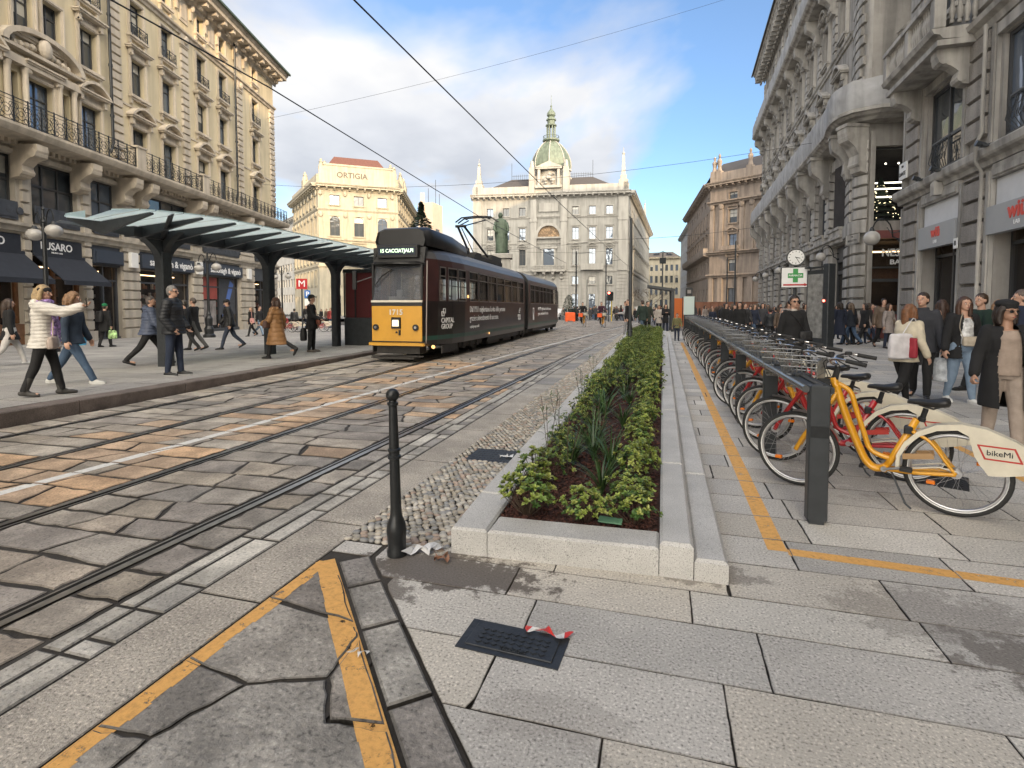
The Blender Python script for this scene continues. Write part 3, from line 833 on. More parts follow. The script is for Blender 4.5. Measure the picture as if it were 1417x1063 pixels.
def box_room(fc,mb,x0,x1,z0,z1,d0,d1):
 mb.quad((x0,d1,z0),(x1,d1,z0),(x1,d1,z1),(x0,d1,z1));mb.quad((x0,d0,z0),(x0,d1,z0),(x0,d1,z1),(x0,d0,z1));mb.quad((x1,d0,z0),(x1,d0,z1),(x1,d1,z1),(x1,d1,z0))
 mb.quad((x0,d0,z1),(x0,d1,z1),(x1,d1,z1),(x1,d0,z1));mb.quad((x0,d0,z0),(x1,d0,z0),(x1,d1,z0),(x0,d1,z0))
 # ================= A: long cream palazzo on the left
uA=Vector((-.285,.9585));CA=Vector((-32.8,39.9));LA=58.0
pA0=CA-uA*LA
rootA=empty('palazzo',(pA0.x,pA0.y,0),0,'long cream five storey palazzo with iron balconies, shops and awnings at street level','palazzo')
bpy.context.view_layer.update()
A=Fac(rootA,pA0,CA)
T=lambda s:LA-s
bays=[3.6,8.5,11.2,14.8,17.4,20.9,23.7,26.5,30.2,32.9,36.5,39.2,43.0,46.5,50.0,53.5]
pil=[6.05,13.05,19.1,28.5,34.7,41.0,48.3]
wide={23.7,36.5}
ops=[]
ZB=8.6
for s in bays:
 x=T(s);wd=2.3 if s in wide else 0
 ops.append((x-.62,x+.62,ZB+.02,11.1))
 if s in wide:
  ops.append((x-1.55,x-1.05,9.0,11.1));ops.append((x+1.05,x+1.55,9.0,11.1))
  for q in(-.72,.72):ops.append((x+q-.5,x+q+.5,12.8,14.75));ops.append((x+q-.5,x+q+.5,16.0,17.8))
 else:ops.append((x-.55,x+.55,12.8,14.75));ops.append((x-.52,x+.52,16.0,17.8))
 ops.append((x-.42,x+.42,19.15,20.35))
m=A.mb();wall(A,m,0,LA,8.0,21.6,ops)
# thin joint grooves as slightly proud courses beside the pilasters
m.build('upper_wall',MT['cream'],rootA)
for s in bays:
 x=T(s)
 window(A,x,ZB+.02,1.24,2.48);surround(A,x,ZB+.02,1.24,2.48,'seg' if s not in wide else 'flat')
 if s in wide:
  for q in(-1.3,1.3):window(A,x+q,9.0,.5,2.1,nx=1)
  mm=A.mb()
  for q in(-1.68,-.86,.86,1.68):mm.lathe([(.15,8.7),(.12,8.85),(.115,11.1),(.15,11.25),(.17,11.35)],(x+q,-.14,0),10)
  mm.box(x-2.0,x+2.0,-.38,0,11.95,12.08);mm.box(x-1.95,x+1.95,-.3,0,11.37,11.7)
  n=14
  for k in range(n):
   a,b=math.pi*k/n,math.pi*(k+1)/n
   f=lambda t,r1,r2:(x-math.cos(t)*r1,12.08+math.sin(t)*r2)
   (xa,za),(xb,zb_),(xc,zc),(xd,zd)=f(a,2.1,1.0),f(b,2.1,1.0),f(a,1.82,.80),f(b,1.82,.80)
   mm.quad((xc,-.42,zc),(xd,-.42,zd),(xb,-.42,zb_),(xa,-.42,za));mm.quad((xa,-.42,za),(xb,-.42,zb_),(xb,0,zb_),(xa,0,za));mm.quad((xc,-.42,zc),(xc,0,zc),(xd,0,zd),(xd,-.42,zd))
  mm.sph((x,-.3,12.5),.32,.2,.42,12,8)
  for q in(-1,1):
   for k in range(4):mm.sph((x+q*(.5+k*.28),-.16,12.35-.05*k),.17-.02*k,.14,.15,8,5)
  mm.build('carved_arch',MT['cream_stone'],rootA)
  for q in(-.72,.72):
   window(A,x+q,12.8,1.0,1.95);surround(A,x+q,12.8,1.0,1.95,'none');window(A,x+q,16.0,1.0,1.8);surround(A,x+q,16.0,1.0,1.8,'flat')
 else:
  window(A,x,12.8,1.1,1.95);surround(A,x,12.8,1.1,1.95,'flat')
  window(A,x,16.0,1.04,1.8);surround(A,x,16.0,1.04,1.8,'none')
  railing(A,x-.62,x+.62,-.22,15.92,.62,name='window_railing',r=.012)
 window(A,x,19.15,.84,1.2,trans=0)
 if s<27:surround(A,x,19.15,.84,1.2,'none',aw=.12)
mm=A.mb()
for s in pil:
 quoins(mm,T(s)-.38,T(s)+.38,8.7,17.6,.44,side=0,out=.12)
 mm.box(T(s)-.42,T(s)+.42,-.15,0,17.62,18.3)
 for k in range(3):mm.sph((T(s),-.2,17.9+.1*k),.25-.05*k,.12,.16,8,5)
quoins(mm,LA-.85,LA,8.7,18.2,.44,side=0,out=.12)
mm.build('pilasters',MT['cream_stone'],rootA)
mm=A.mb();band(A,mm,0,LA,18.35,[(0,-.18),(.10,-.16),(.14,-.02),(.26,.04),(.28,.14),(0,.2)]);band(A,mm,0,LA,12.15,[(0,-.06),(.06,-.05),(.06,.05),(0,.06)])
# carved panels between the attic windows and thin wall joints
for i,s in enumerate(bays[:-1]):
 c=T((s+bays[i+1])/2)
 mm.box(c-.42,c+.42,-.06,0,19.1,20.5);mm.box(c-.3,c+.3,-.09,-.06,19.3,20.3)
 for q in(-1,1):mm.prism([(c+q*.75-.12,0,20.75),(c+q*.75+.12,0,20.75),(c+q*.75+.08,0,19.6),(c+q*.75-.08,0,19.6)],(0,-.16,0),(0,0,0));mm.sph((c+q*.75,-.2,20.35),.16,.16,.25,8,5)
mm.build('string_courses',MT['cream_stone'],rootA)
cornice(A,-.2,LA+.45,21.4,'cream_stone',pitch=1.15)
mm=A.mb();mm.box(0,LA+.5,-1.42,-1.27,21.44,21.58);mm.build('gutter',MT['gutter'],rootA)
mm=A.mb();mm.box(0,LA,-.35,.3,21.6,22.25)
x=.5
while x<LA:mm.box(x,x+.5,-.42,.35,21.6,22.45);x+=3.4
mm.build('parapet',MT['cream_stone'],rootA)
for s in(7.05,19.75,33.9,47):
 mm=A.mb();mm.tube([(T(s),-1.2,21.4),(T(s),-.25,20.9),(T(s),-.25,9.7),(T(s)-.2,-.25,9.2)],.07,8)
 for z in(11,13.5,16,18.8):mm.cyl((T(s),-.25,z),(T(s),-.25,z+.12),.10,n=8)
 mm.build('rain_pipe',MT['black_metal'],rootA)
 # balcony slab + consoles + railings
mm=A.mb();band(A,mm,0,LA-.0,8.45,[(0,-.45),(.15,-.42),(.2,-.28),(1.15,-.22),(1.22,-.12),(1.28,0),(1.28,.1),(0,.12)])
cons=[T(s) for s in(.6,4.9,6.6,11.7,13.0,17.8,19.1,22.0,25.0,28.3,31.5,34.7,38,41,44.5,48.3,52)]
for x in cons:console(mm,x,.55,8.05,1.35,1.1)
x=.2
while x<LA:mm.box(x,x+.14,-.34,-.2,8.0,8.2);x+=.3
mm.build('balcony_slab',MT['cream_stone'],rootA)
posts=[0,13.05-.0,19.1,28.5,34.7,41,48.3,56]
for i in range(len(posts)-1):
 a,b=T(posts[i+1])+.35,T(posts[i])-.35
 railing(A,max(a,.1),b,-1.15,8.56,1.0)
 mm=A.mb();mm.box(T(posts[i+1])-.33,T(posts[i+1])+.33,-1.25,-.95,8.56,9.6);mm.box(T(posts[i+1])-.38,T(posts[i+1])+.38,-1.3,-.9,9.6,9.7);mm.build('balcony_pier',MT['cream_stone'],rootA)
 # street level and mezzanine
ZA0=-.6
shops=[(1.0,4.3),(6.6,11.7),(12.9,17.8),(19.2,21.2),(21.75,24.5),(24.95,28.0),(29,32),(32.6,35.4),(36.6,39.4),(40.6,44),(45.4,49),(50,54)]
ops=[]
for a,b in shops:
 ops.append((T(b),T(a),ZA0,4.45));ops.append((T(b)+.15,T(a)-.15,5.05,7.65))
m=A.mb();wall(A,m,0,LA,ZA0,8.0,ops,depth=.5);m.build('street_wall',MT['grey_base'],rootA)
mm=A.mb()
edges=sorted([0.0,1.0,4.3,6.6,11.7,12.9,17.8,19.2,21.2,21.75,24.5,24.95,28,29,32,32.6,35.4,36.6,39.4,40.6,44,45.4,49,50,54,58])
for i in range(0,len(edges)-1,2):
 a,b=T(edges[i+1])+.03,T(edges[i])-.03
 if b-a>.3:quoins(mm,a,b,ZA0+.9,7.3,.5,side=0,out=.11);mm.box(a-.05,b+.05,-.2,0,ZA0,ZA0+.85)
band(A,mm,0,LA,4.75,[(0,-.22),(.16,-.2),(.2,-.04),(.34,.02),(.36,.14),(0,.2)])
band(A,mm,0,LA,7.75,[(0,-.1),(.1,-.08),(.14,.1),(0,.14)])
mm.build('rustication',MT['grey_base'],rootA)
MT['navy_sign']=M_('navy_fascia',(.035,.045,.065),.5,var=.1)
MT['slate_panel']=M_('dark_slate_panel',(.05,.055,.065),.55,var=.25,vs=3,bump=.3,bs=14)
MT['awning']=M_('dark_canvas',(.022,.026,.036),.85,var=.2,vs=4)
MT['wood']=M_('varnished_wood',(.20,.095,.045),.5,var=.3,vs=9)
MT['red_poster']=M_('red_poster',(.30,.06,.045),.6,var=.2,vs=2)
for i,(a,b) in enumerate(shops):
 x0,x1=T(b),T(a);w_=x1-x0;c=(x0+x1)/2
 fus=21.5<a<29;fr='wood' if fus else 'slate_panel'
 # mezzanine window
 nx=4 if w_>3 else(3 if w_>2.2 else 2)
 window(A,c,5.05,w_-.3,2.6,nx=nx,trans=.62,t=.09)
 f=A.mb();f.box(x0+.17,x1-.17,-.1,-.04,5.0,5.75);f.box(x0+.3,x1-.3,-.13,-.1,5.1,5.65)
 for k in range(int(w_/.5)):f.sph((x0+.45+k*.5,-.12,5.38),.17,.03,.17,8,4)
 f.build('window_panel',MT['slate_panel'],rootA)
 # shop front
 sf=A.mb();t=.1;d=.28
 if not fus:sf.box(x0+.01,x1-.01,.02,d+.1,3.45,4.44);zt=3.45
 else:sf.box(x0+.01,x1-.01,.1,d+.1,3.65,4.44);zt=3.65
 zb=ZA0+.45 if not fus else .75
 if fus:sf.box(x0,x1,.0,d+.1,ZA0,.72);sf.box(x0+.15,x0+w_*.46,-.02,0,.0,.6);sf.box(x0+w_*.54,x1-.15,-.02,0,.0,.6)
 else:sf.box(x0+.01,x1-.01,.1,d+.1,ZA0,zb)
 for k in range(3):xx=x0+t/2+(w_-t)*k/2;sf.box(xx-t/2,xx+t/2,d-.08,d+.08,zb,zt)
 sf.box(x0+t,x1-t,d-.06,d+.06,2.7,2.8)
 o=sf.build('shop_front',MT[fr],rootA)
 gp=A.mb();gp.quad((x0+.05,d,zb),(x1-.05,d,zb),(x1-.05,d,zt),(x0+.05,d,zt));gp.build('pane',MT['shop_glass'],o)
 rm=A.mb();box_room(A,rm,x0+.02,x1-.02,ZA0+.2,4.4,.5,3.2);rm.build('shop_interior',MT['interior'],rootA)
 # goods on shelves with a warm light over them
 gd=A.mb()
 for k in range(int(w_*5)):
  for lv in range(4):
   if rnd.random()<.75:
    gx=x0+.25+k*.2;gd.mi=rnd.randrange(3);gd.box(gx,gx+.14,1.0+.1*lv,1.1+.1*lv,.8+lv*.55,.8+lv*.55+rnd.uniform(.12,.38))
 gd.mi=3;gd.box(x0+.3,x1-.3,.9,.96,3.2,3.26)
 gd.build('shop_goods',[MT['wood'],MT['curtain'],MT['red_poster'],MT['warm_lit']],rootA)
 # fascia signs
def sign_text(fc,txt,x,z,size,y,mat='text_white',name='lettering',parent=None,sx=1.0,bold=0.0,spacing=1.0):
 t=text_mb(txt,size,.006,sx=sx,bold=bold,spacing=spacing);o=MB();o.add(t,fc.M@Matrix.Translation((x,y,z))@Matrix.Rotation(math.pi/2,4,'X'))
 return o.build(name,MT[mat],parent or fc.root)
for(a,b) in((12.9,17.8),(6.6,11.7)):
 f=A.mb();f.box(T(b)-.02,T(a)+.02,-.22,.015,3.55,4.3);o=f.build('fascia_sign',MT['navy_sign'],rootA)
 sign_text(A,'samonagh & viganò',(T(b)+T(a))/2+.2,3.9,.56,-.23,sx=.95,bold=.012,parent=o)
for(a,b) in((21.75,24.5),(24.95,28.0)):
 f=A.mb();f.box(T(b)+.06,T(a)-.06,-.05,.09,3.72,4.42);o=f.build('fascia_sign',MT['awning'],rootA)
 sign_text(A,'FUSARO',(T(b)+T(a))/2-.1,4.08,.46,-.056,bold=.008,parent=o);sign_text(A,'MILANO 1893',(T(b)+T(a))/2-.1,3.82,.10,-.056,parent=o)
 f=A.mb();x0,x1=T(b)+.02,T(a)-.02
 f.quad((x0,-.06,3.70),(x1,-.06,3.70),(x1,-1.35,2.55),(x0,-1.35,2.55));f.quad((x0,-.06,3.66),(x1,-.06,3.66),(x1,-1.33,2.52),(x0,-1.33,2.52))
 f.box(x0,x1,-1.37,-1.33,2.38,2.58);f.box(x0-.02,x1+.02,-.16,-.02,3.62,3.74);f.build('awning',MT['awning'],rootA)
f=A.mb();f.box(T(21.2),T(19.2),-.18,-.02,3.55,4.25);f.box(T(21.1),T(19.3),-.24,-.18,3.6,4.15);f.build('awning_box',MT['navy_sign'],rootA)
f=A.mb();f.box(T(9.2),T(6.9),.24,.265,.8,3.4);f.mi=1;f.box(T(11.4),T(9.4),.24,.265,1.9,3.4);f.mi=2;f.box(T(11.2),T(9.6),.24,.265,.1,1.8)
f.mi=3;f.prism([(T(9.0),0,.2),(T(8.6),0,.2),(T(7.1),0,3.0),(T(7.6),0,3.3)],(0,.232,0),(0,.238,0))
MT['blue_strip']=M_('blue_strip',(.08,.16,.45),.5);MT['poster']=M_('grey_poster',(.22,.2,.19),.6,var=.7,vs=1.6)
f.build('window_display',[MT['slate_panel'],MT['red_poster'],MT['poster'],MT['blue_strip']],rootA)
for s in(18.5,12.3,5.5):
 f=A.mb();f.bbox(T(s)-.28,T(s)+.28,-.3,-.1,3.5,4.3,.03);f.build('wall_sign_box',MT['white'],rootA)
back=Vector((-.9585,-.285))*15
pts=[(CA.x,CA.y),(CA.x+back.x,CA.y+back.y),(pA0.x+back.x,pA0.y+back.y),(pA0.x,pA0.y)]
body_block(rootA,pts,-.8,21.6,'cream');roof_flat(rootA,[(p[0],p[1]) for p in pts],21.7,rise=2.5,ins=6)
# ================= C: grey palazzo with the dome closing the street
def generic(name,label,cat,p0,p1,zb,rows,bays_x,mat,trim,corn,frame='frame_dark',bw=1.3,styles=None,corn_prof=CORN,pitch=1.2,root=None,nx=2,skip=(),arch_rows=(),rail_rows=()):
 r=root or empty(name,(p0[0],p0[1],0),0,label,cat);bpy.context.view_layer.update()
 f=Fac(r,p0,p1);ops=[]
 for j,(z0,z1) in enumerate(rows):
  for i,x in enumerate(bays_x):
   if(i,j) in skip:continue
   ops.append((x-bw/2,x+bw/2,z0,z1))
 m=f.mb();wall(f,m,0,f.L,zb,corn-.3,ops);m.build('wall',MT[mat],r)
 for j,(z0,z1) in enumerate(rows):
  for i,x in enumerate(bays_x):
   if(i,j) in skip:continue
   window(f,x,z0,bw,z1-z0,fr=frame,nx=nx,trans=.7 if z1-z0>1.8 else 0,arch=j in arch_rows)
   st=styles[j] if styles else 'flat'
   if st:surround(f,x,z0,bw,z1-z0,st,trim)
   if j in rail_rows:railing(f,x-bw/2-.1,x+bw/2+.1,-.25,z0,.8,name='window_railing',scroll=False)
 if corn:cornice(f,-.3,f.L+.3,corn,trim,prof=corn_prof,pitch=pitch)
 return r,f
pC0,pC1=(-37.5,103.7),(-6.6,107.0)
rC=empty('domed_palazzo',(pC0[0],pC0[1],0),0,'grey stone palazzo with a green copper dome closing the far end of the square','palazzo')
bpy.context.view_layer.update()
bx=[2.9+.9,7.0,10.2,20.9,24.2,27.4]
bx=[3.6,6.9,10.2,20.8,24.1,27.4]
rowsC=[(-.6,3.6),(5.5,7.1),(9.3,12.5),(14.4,16.7),(19.2,20.8)]
_,C=generic('','','',pC0,pC1,-1.4,rowsC,bx,'generali','generali2',23.4,root=rC,styles=['key','none','seg','swag','none'],rail_rows=(),nx=2)
m=C.mb()
cx0=15.5
wall(C,m,13.05,17.95,-1.4,3.9,[(cx0-1.3,cx0+1.3,-1.4,3.3)])
for x0,x1 in((11.9,13.1),(17.9,19.1)):
 m.box(x0,x1,-.55,0,8.2,22.3);m.box(x0-.1,x1+.1,-.65,0,17.9,18.5)
for x0,x1 in((.1,1.9),(29.1,30.9)):m.box(x0,x1,-.35,0,8.2,22.4);m.box(x0-.08,x1+.08,-.45,0,17.9,18.5)
m.box(13.1,17.9,-.3,0,18.9,19.3);m.box(13.6,17.4,-.25,0,19.9,21.6)
for z in(8.0,13.6,18.7):band(C,m,0,C.L,z,SC)
z=-.6
while z<7.6:
 for x0,x1 in((.05,2.2),(4.9,5.6),(8.3,8.9),(11.6,13.4),(17.6,19.4),(22.2,22.8),(25.5,26.1),(28.9,30.8)):m.box(x0,x1,-.14,0,z,z+.58)
 z+=.66
m.build('pilasters',MT['generali2'],rC)
m=C.mb();n=16;ra=2.35;zc=14.95
for k in range(n):
 a,b=math.pi*k/n,math.pi*(k+1)/n;P=lambda t,r:(cx0-math.cos(t)*r,zc+math.sin(t)*r)
 (xa,za),(xb,zb_),(xc,zc_),(xd,zd)=P(a,ra+.35),P(b,ra+.35),P(a,ra-.15),P(b,ra-.15)
 m.quad((xc,-.5,zc_),(xd,-.5,zd),(xb,-.5,zb_),(xa,-.5,za));m.quad((xc,-.5,zc_),(xc,-.02,zc_),(xd,-.02,zd),(xd,-.5,zd));m.quad((xa,-.5,za),(xb,-.5,zb_),(xb,0,zb_),(xa,0,za))
m.box(cx0-2.9,cx0+2.9,-.6,0,zc-.35,zc-.05)
m.build('arch',MT['generali2'],rC)
MT['mosaic']=M_('gold_and_brown_mosaic',(.20,.13,.07),.6,var=.8,vs=1.6,detail=8,speck=(5,.5,2.2))
m=C.mb();m.poly([(cx0-math.cos(math.pi*k/16)*(ra-.1),-.06,zc+math.sin(math.pi*k/16)*(ra-.1)) for k in range(17)]);m.build('mosaic_lunette',MT['mosaic'],rC)
window(C,cx0,9.3,2.2,3.3,nx=3);
m=C.mb();m.box(cx0-1.1,cx0+1.1,-.03,.25,9.3,12.6);
m=C.mb();f_=C.mb();f_.box(cx0-1.05,cx0+1.05,-.06,-.02,9.35,12.5);f_.build('pane',MT['win_glass'],rC)
m.box(cx0-1.4,cx0-1.08,-.3,0,9,12.6);m.box(cx0+1.08,cx0+1.4,-.3,0,9,12.6);m.box(cx0-1.7,cx0+1.7,-.45,0,12.6,13.0)
m.box(cx0-3.3,cx0+3.3,-1.3,0,8.0,8.4)
for k in range(24):m.lathe([(.06,0),(.1,.25),(.05,.5),(.08,.7)],(cx0-3.1+k*.27,-1.15,8.4),6)
m.box(cx0-3.3,cx0+3.3,-1.3,-1.05,9.1,9.25)
for k in(-2.6,-.9,.9,2.6):console(m,cx0+k,.5,8.0,1.6,1.1)
m.box(21.9,26.3,-1.0,0,8.3,8.6);m.box(21.9,26.3,-1.0,-.8,8.6,9.5)
m.build('centre_balcony',MT['generali2'],rC)
# right side wing
pC2=(-4.4,175.0)
bxs=[3+i*4.4 for i in range(15)]
_,C2=generic('','','',pC1,pC2,-2,rowsC,bxs,'generali','generali2',23.4,root=rC,styles=['none',None,'flat',None,None],pitch=1.6)
m=C2.mb()
for z in(8.0,13.6,18.7):band(C2,m,0,C2.L,z,SC)
m.build('string_courses',MT['generali2'],rC)
pC3=(-37.5-3,170.0)
body_block(rC,[pC2,pC3,pC0],-2,23.2,'generali')
m=MB();m.M=C.M;m.box(0,C.L,-.2,.6,23.5,25.0)
for x in(.2,12.0,18.3,30.0):m.box(x,x+.9,-.3,.7,23.5,25.2)
m.build('parapet',MT['generali2'],rC)
for x0,x1,ysg in((3.0,12.2,0),(18.8,28.0,0)):
 m=MB();m.M=C.M
 if x0<10:tp=(7.2,12.2)
 else:tp=(18.8,24.0)
 m.quad((x0,.8,24.9),(x1,.8,24.9),(tp[1],5,27.6),(tp[0],5,27.6));m.quad((x0,.8,24.9),(tp[0],5,27.6),(tp[0],12,27.6),(x0,16,24.9));m.quad((x1,.8,24.9),(x1,16,24.9),(tp[1],12,27.6),(tp[1],5,27.6));m.quad((tp[0],5,27.6),(tp[1],5,27.6),(tp[1],12,27.6),(tp[0],12,27.6))
 m.build('roof',MT['roof_dark'],rC)
 m=MB();m.M=C.M;m.box(tp[0],tp[1],5,5.06,28.3,28.36)
 for k in range(12):xx=tp[0]+(tp[1]-tp[0])*k/11;m.box(xx-.03,xx+.03,5,5.06,27.6,28.6)
 e=tp[0] if x0<10 else tp[1];m.cyl((e,5,27.6),(e,5,31),.05,n=5)
 m.build('roof_railing',MT['dark_metal'],rC)
for f_,x,hh in((C,1.2,6.2),(C,30.0,7.2),(C2,55,7)):
 m=MB();m.M=f_.M;m.box(x-.9,x+.9,-.3,1.5,23.4,25.7);m.box(x-.6,x+.6,0,1.2,25.7,26.6)
 q=[(x-.42,.18),(x+.42,.18),(x+.42,1.02),(x-.42,1.02)];t=[(x-.2,.4),(x+.2,.4),(x+.2,.8),(x-.2,.8)]
 z0,z1=26.6,23.4+hh
 for k in range(4):m.quad((*q[k],z0),(*q[(k+1)%4],z0),(*t[(k+1)%4],z1),(*t[k],z1))
 m.poly([(*p,z1) for p in t]);m.sph((x,.6,z1+.25),.28,n=8,m=6);m.cyl((x,.6,z1+.4),(x,.6,z1+1.4),.05,n=5)
 m.build('obelisk',MT['generali2'],rC)
DZ=Matrix.Translation((0,0,24.5))@Matrix.Diagonal((1,1,.68,1))@Matrix.Translation((0,0,-25.5))
# dome
m=MB();m.M=C.M@DZ;dc=(cx0,4.2)
m.box(cx0-4.0,cx0+4.0,.2,8.2,23.5,29.2)
for s_ in(-1,1):
 m.box(cx0+s_*3.4-.55,cx0+s_*3.4+.55,-.5,.6,23.5,31.5);m.cyl((cx0+s_*3.4,0,31.5),(cx0+s_*3.4,0,33.5),.5,.3,n=8)
m.box(cx0-2.2,cx0-1.7,-.45,.3,26.2,31.0);m.box(cx0+1.7,cx0+2.2,-.45,.3,26.2,31.0);m.box(cx0-2.6,cx0+2.6,-.6,.3,31.0,31.5)
m.prism([(cx0-2.8,0,31.5),(cx0+2.8,0,31.5),(cx0,0,33.2)],(0,-.7,0),(0,.8,0));m.box(cx0-2.6,cx0+2.6,-.9,.3,25.5,26.2)
for k,(a,b,r) in enumerate(((-.8,27.9,.5),(0,28.6,.6),(.7,27.9,.55),(.2,29.4,.35),(-.6,27.0,.35),(.7,27.0,.3),(1.0,29.6,.3))):m.sph((cx0+a,-.35,b),r,.3,r*.9,8,6)
m.lathe([(4.25,29.2),(4.35,29.7),(4.0,29.8),(3.95,31.6),(4.25,31.7),(4.2,32.1)],(cx0,4.2,0),8)
m.build('dome_base',MT['generali2'],rC)
m=MB();m.M=C.M@DZ
pr=[(3.95,32.0),(4.1,33.0),(4.0,34.6),(3.6,36.4),(2.9,38.2),(2.0,39.7),(1.2,40.5)]
m.lathe(pr,(cx0,4.2,0),8)
dm=m.build('dome',MT['copper'],rC)
m=MB();m.M=C.M@DZ
for k in range(8):
 t=2*math.pi*k/8;m.tube([(cx0+(r+.03)*math.cos(t),4.2+(r+.03)*math.sin(t),z) for r,z in pr],.11,5)
m.build('dome_rib',MT['generali2'],dm)
m=MB();m.M=C.M@DZ;m.lathe([(1.3,40.4),(1.75,40.8),(1.75,41.2),(.9,41.3)],(cx0,4.2,0),12)
for k in range(8):
 t=2*math.pi*k/8;m.cyl((cx0+1.6*math.cos(t),4.2+1.6*math.sin(t),41.2),(cx0+1.6*math.cos(t),4.2+1.6*math.sin(t),42.2),.06,n=5)
 m.cyl((cx0+.85*math.cos(t+.39),4.2+.85*math.sin(t+.39),41.3),(cx0+.85*math.cos(t+.39),4.2+.85*math.sin(t+.39),45.2),.15,n=6)
m.tube([(cx0+1.6*math.cos(2*math.pi*k/12),4.2+1.6*math.sin(2*math.pi*k/12),42.2) for k in range(12)],.07,5,closed=True)
m.lathe([(.8,45.2),(1.15,45.3),(1.15,45.6),(.75,45.9),(.8,46.8),(1.05,47.0),(1.0,47.3),(.6,48.0),(.9,48.4),(.85,49.2),(.3,50.2),(.1,50.8),(.22,51.2),(.05,51.6),(.03,54.5)],(cx0,4.2,0),10)
m.build('lantern',MT['copper'],rC)
for o in rC.children:
 pass
 # ================= B: pale yellow corner building
pB1,pB2=(-58.6,82.2),(-47.5,90.5)
rB=empty('corner_palazzo',(pB1[0],pB1[1],0),0,'sunlit pale yellow palazzo with statues on its roofline and a red tiled roof','palazzo')
rowsB=[(-1,3),(5,7.6),(9.2,12),(13.7,17.2),(19.2,20.9)]
LB=(Vector(pB2)-Vector(pB1)).length
bxB=[LB*.2,LB*.5,LB*.8]
_,B=generic('','','',pB1,pB2,-2,rowsB,bxB,'yellow_render','yellow_render',22.6,root=rB,bw=1.7,styles=['none','none','flat','none','none'],arch_rows=(3,),pitch=1.3)
pB0=(-76,98);pB3=(-58.0,119)
_,B0=generic('','','',pB0,pB1,-2,rowsB,[2+3.2*i for i in range(7)],'yellow_render','yellow_render',22.6,root=rB,bw=1.3,styles=['none','none','flat','none','none'],arch_rows=(3,),pitch=1.6)
_,B3=generic('','','',pB2,pB3,-2,rowsB,[2+3.2*i for i in range(9)],'yellow_render','yellow_render',22.6,root=rB,bw=1.3,styles=['none','none','flat','none','none'],arch_rows=(3,),pitch=1.6)
for f_ in(B,B0,B3):
 m=f_.mb()
 for z in(8.2,12.9,18.3):band(f_,m,0,f_.L,z,SC)
 m.box(0,f_.L,-.2,.5,22.8,24.4)
 x=.4
 while x<f_.L:m.box(x-.3,x+.3,-.12,0,13.2,18.0);m.sph((x,-.2,17.4),.4,.2,.5,6,5);m.sph((x,-.2,21.2),.35,.2,.5,6,5);x+=(LB*.3 if f_ is B else 3.2)
 m.build('string_courses',MT['yellow_render'],rB)
m=B.mb();m.box(1.2,LB-1.2,-.3,.8,22.8,26.0);m.box(.9,LB-.9,-.4,.9,26.0,26.3);m.build('attic_panel',MT['yellow_render'],rB)
MT['bronze_letters']=M_('dark_bronze_letters',(.03,.022,.015),.5)
sign_text(B,'ORTIGIA',LB*.42,24.4,1.35,-.32,'bronze_letters',bold=.03,sx=1.0)
for f_,x,z in((B,.9,22.8),(B,LB-.9,22.8),(B0,12,22.8),(B3,6,22.8),(B3,11,22.8)):
 m=f_.mb();m.box(x-.7,x+.7,-.4,.9,z,z+2.6)
 for q,h in((-.3,1.8),(.3,1.4)):m.lathe([(.5,0),(.42,.5),(.25,1.1),(.42,h*.62),(.18,h*.75),(.24,h*.88),(.05,h)],(x+q,.2,z+2.6),8)
 m.build('roof_statue',MT['yellow_render'],rB)
m=B.mb();z0,z1=27.2,28.7
a=[(.9,1.2),(LB-.9,1.2),(LB-.9,11),(.9,11)];b=[(3.0,4.2),(LB-3.0,4.2),(LB-3.0,8),(3.0,8)]
for k in range(4):m.quad((*a[k],z0-2),(*a[(k+1)%4],z0-2),(*b[(k+1)%4],z1),(*b[k],z1))
m.poly([(*p,z1) for p in b]);m.build('roof',MT['roof_red'],rB)
roof_flat(rB,[pB0,pB1,pB2,pB3],23.0)
# ================= D: brown palazzo beyond the right-hand row
pD0,pD1=(7.8,101.0),(17.5,94.3)
rD=empty('corner_palazzo',(pD0[0],pD0[1],0),0,'brown stone palazzo with pilasters seen beyond the grey palazzo on the right','palazzo')
LD=(Vector(pD1)-Vector(pD0)).length
rowsD=[(-.5,4.3),(7.2,9.2),(11.2,13.5),(15.4,17.7),(19.4,20.6)]
_,D=generic('','','',pD0,pD1,-2,rowsD,[LD*.36,LD*.85],'brown_stone','brown_stone',22.4,root=rD,bw=1.5,styles=['none','round','seg','flat','none'],pitch=1.1,skip=[])
m=D.mb()
for x in(.5,2.2,5.9,7.6):m=D.mb();m.box(x-.35,x+.35,-.35,0,10.6,19.0);m.box(x-.42,x+.42,-.42,0,-1,6.2);m.sph((x,-.35,18.4),.5,.25,.6,8,6);m.build('pilaster',MT['brown_stone'],rD)
m=D.mb()
for z in(6.4,10.4,19.0):band(D,m,-.2,LD,z,[(0,-.3),(.5,-.25),(.6,0),(.9,.1),(.9,.3),(0,.4)])
m.box(2.4,5.9,-1.1,-.9,10.8,11.5);m.box(0,LD,-.2,.5,22.6,24.2)
for x,h in((.6,2.8),(1.5,3.2),(7,3)):m.box(x-.5,x+.5,-.3,.7,22.6,24.6);m.lathe([(.5,0),(.3,.9),(.45,h*.6),(.15,h*.75),(.25,h*.88),(.05,h)],(x,.2,24.4),8)
m.build('string_courses',MT['brown_stone'],rD)
pDs=(5.6,140.0)
_,D2=generic('','','',pDs,pD0,-2,rowsD,[3+4.2*i for i in range(9)],'brown_stone','brown_stone',22.4,root=rD,bw=1.4,styles=[None,None,'flat','none',None],pitch=1.8)
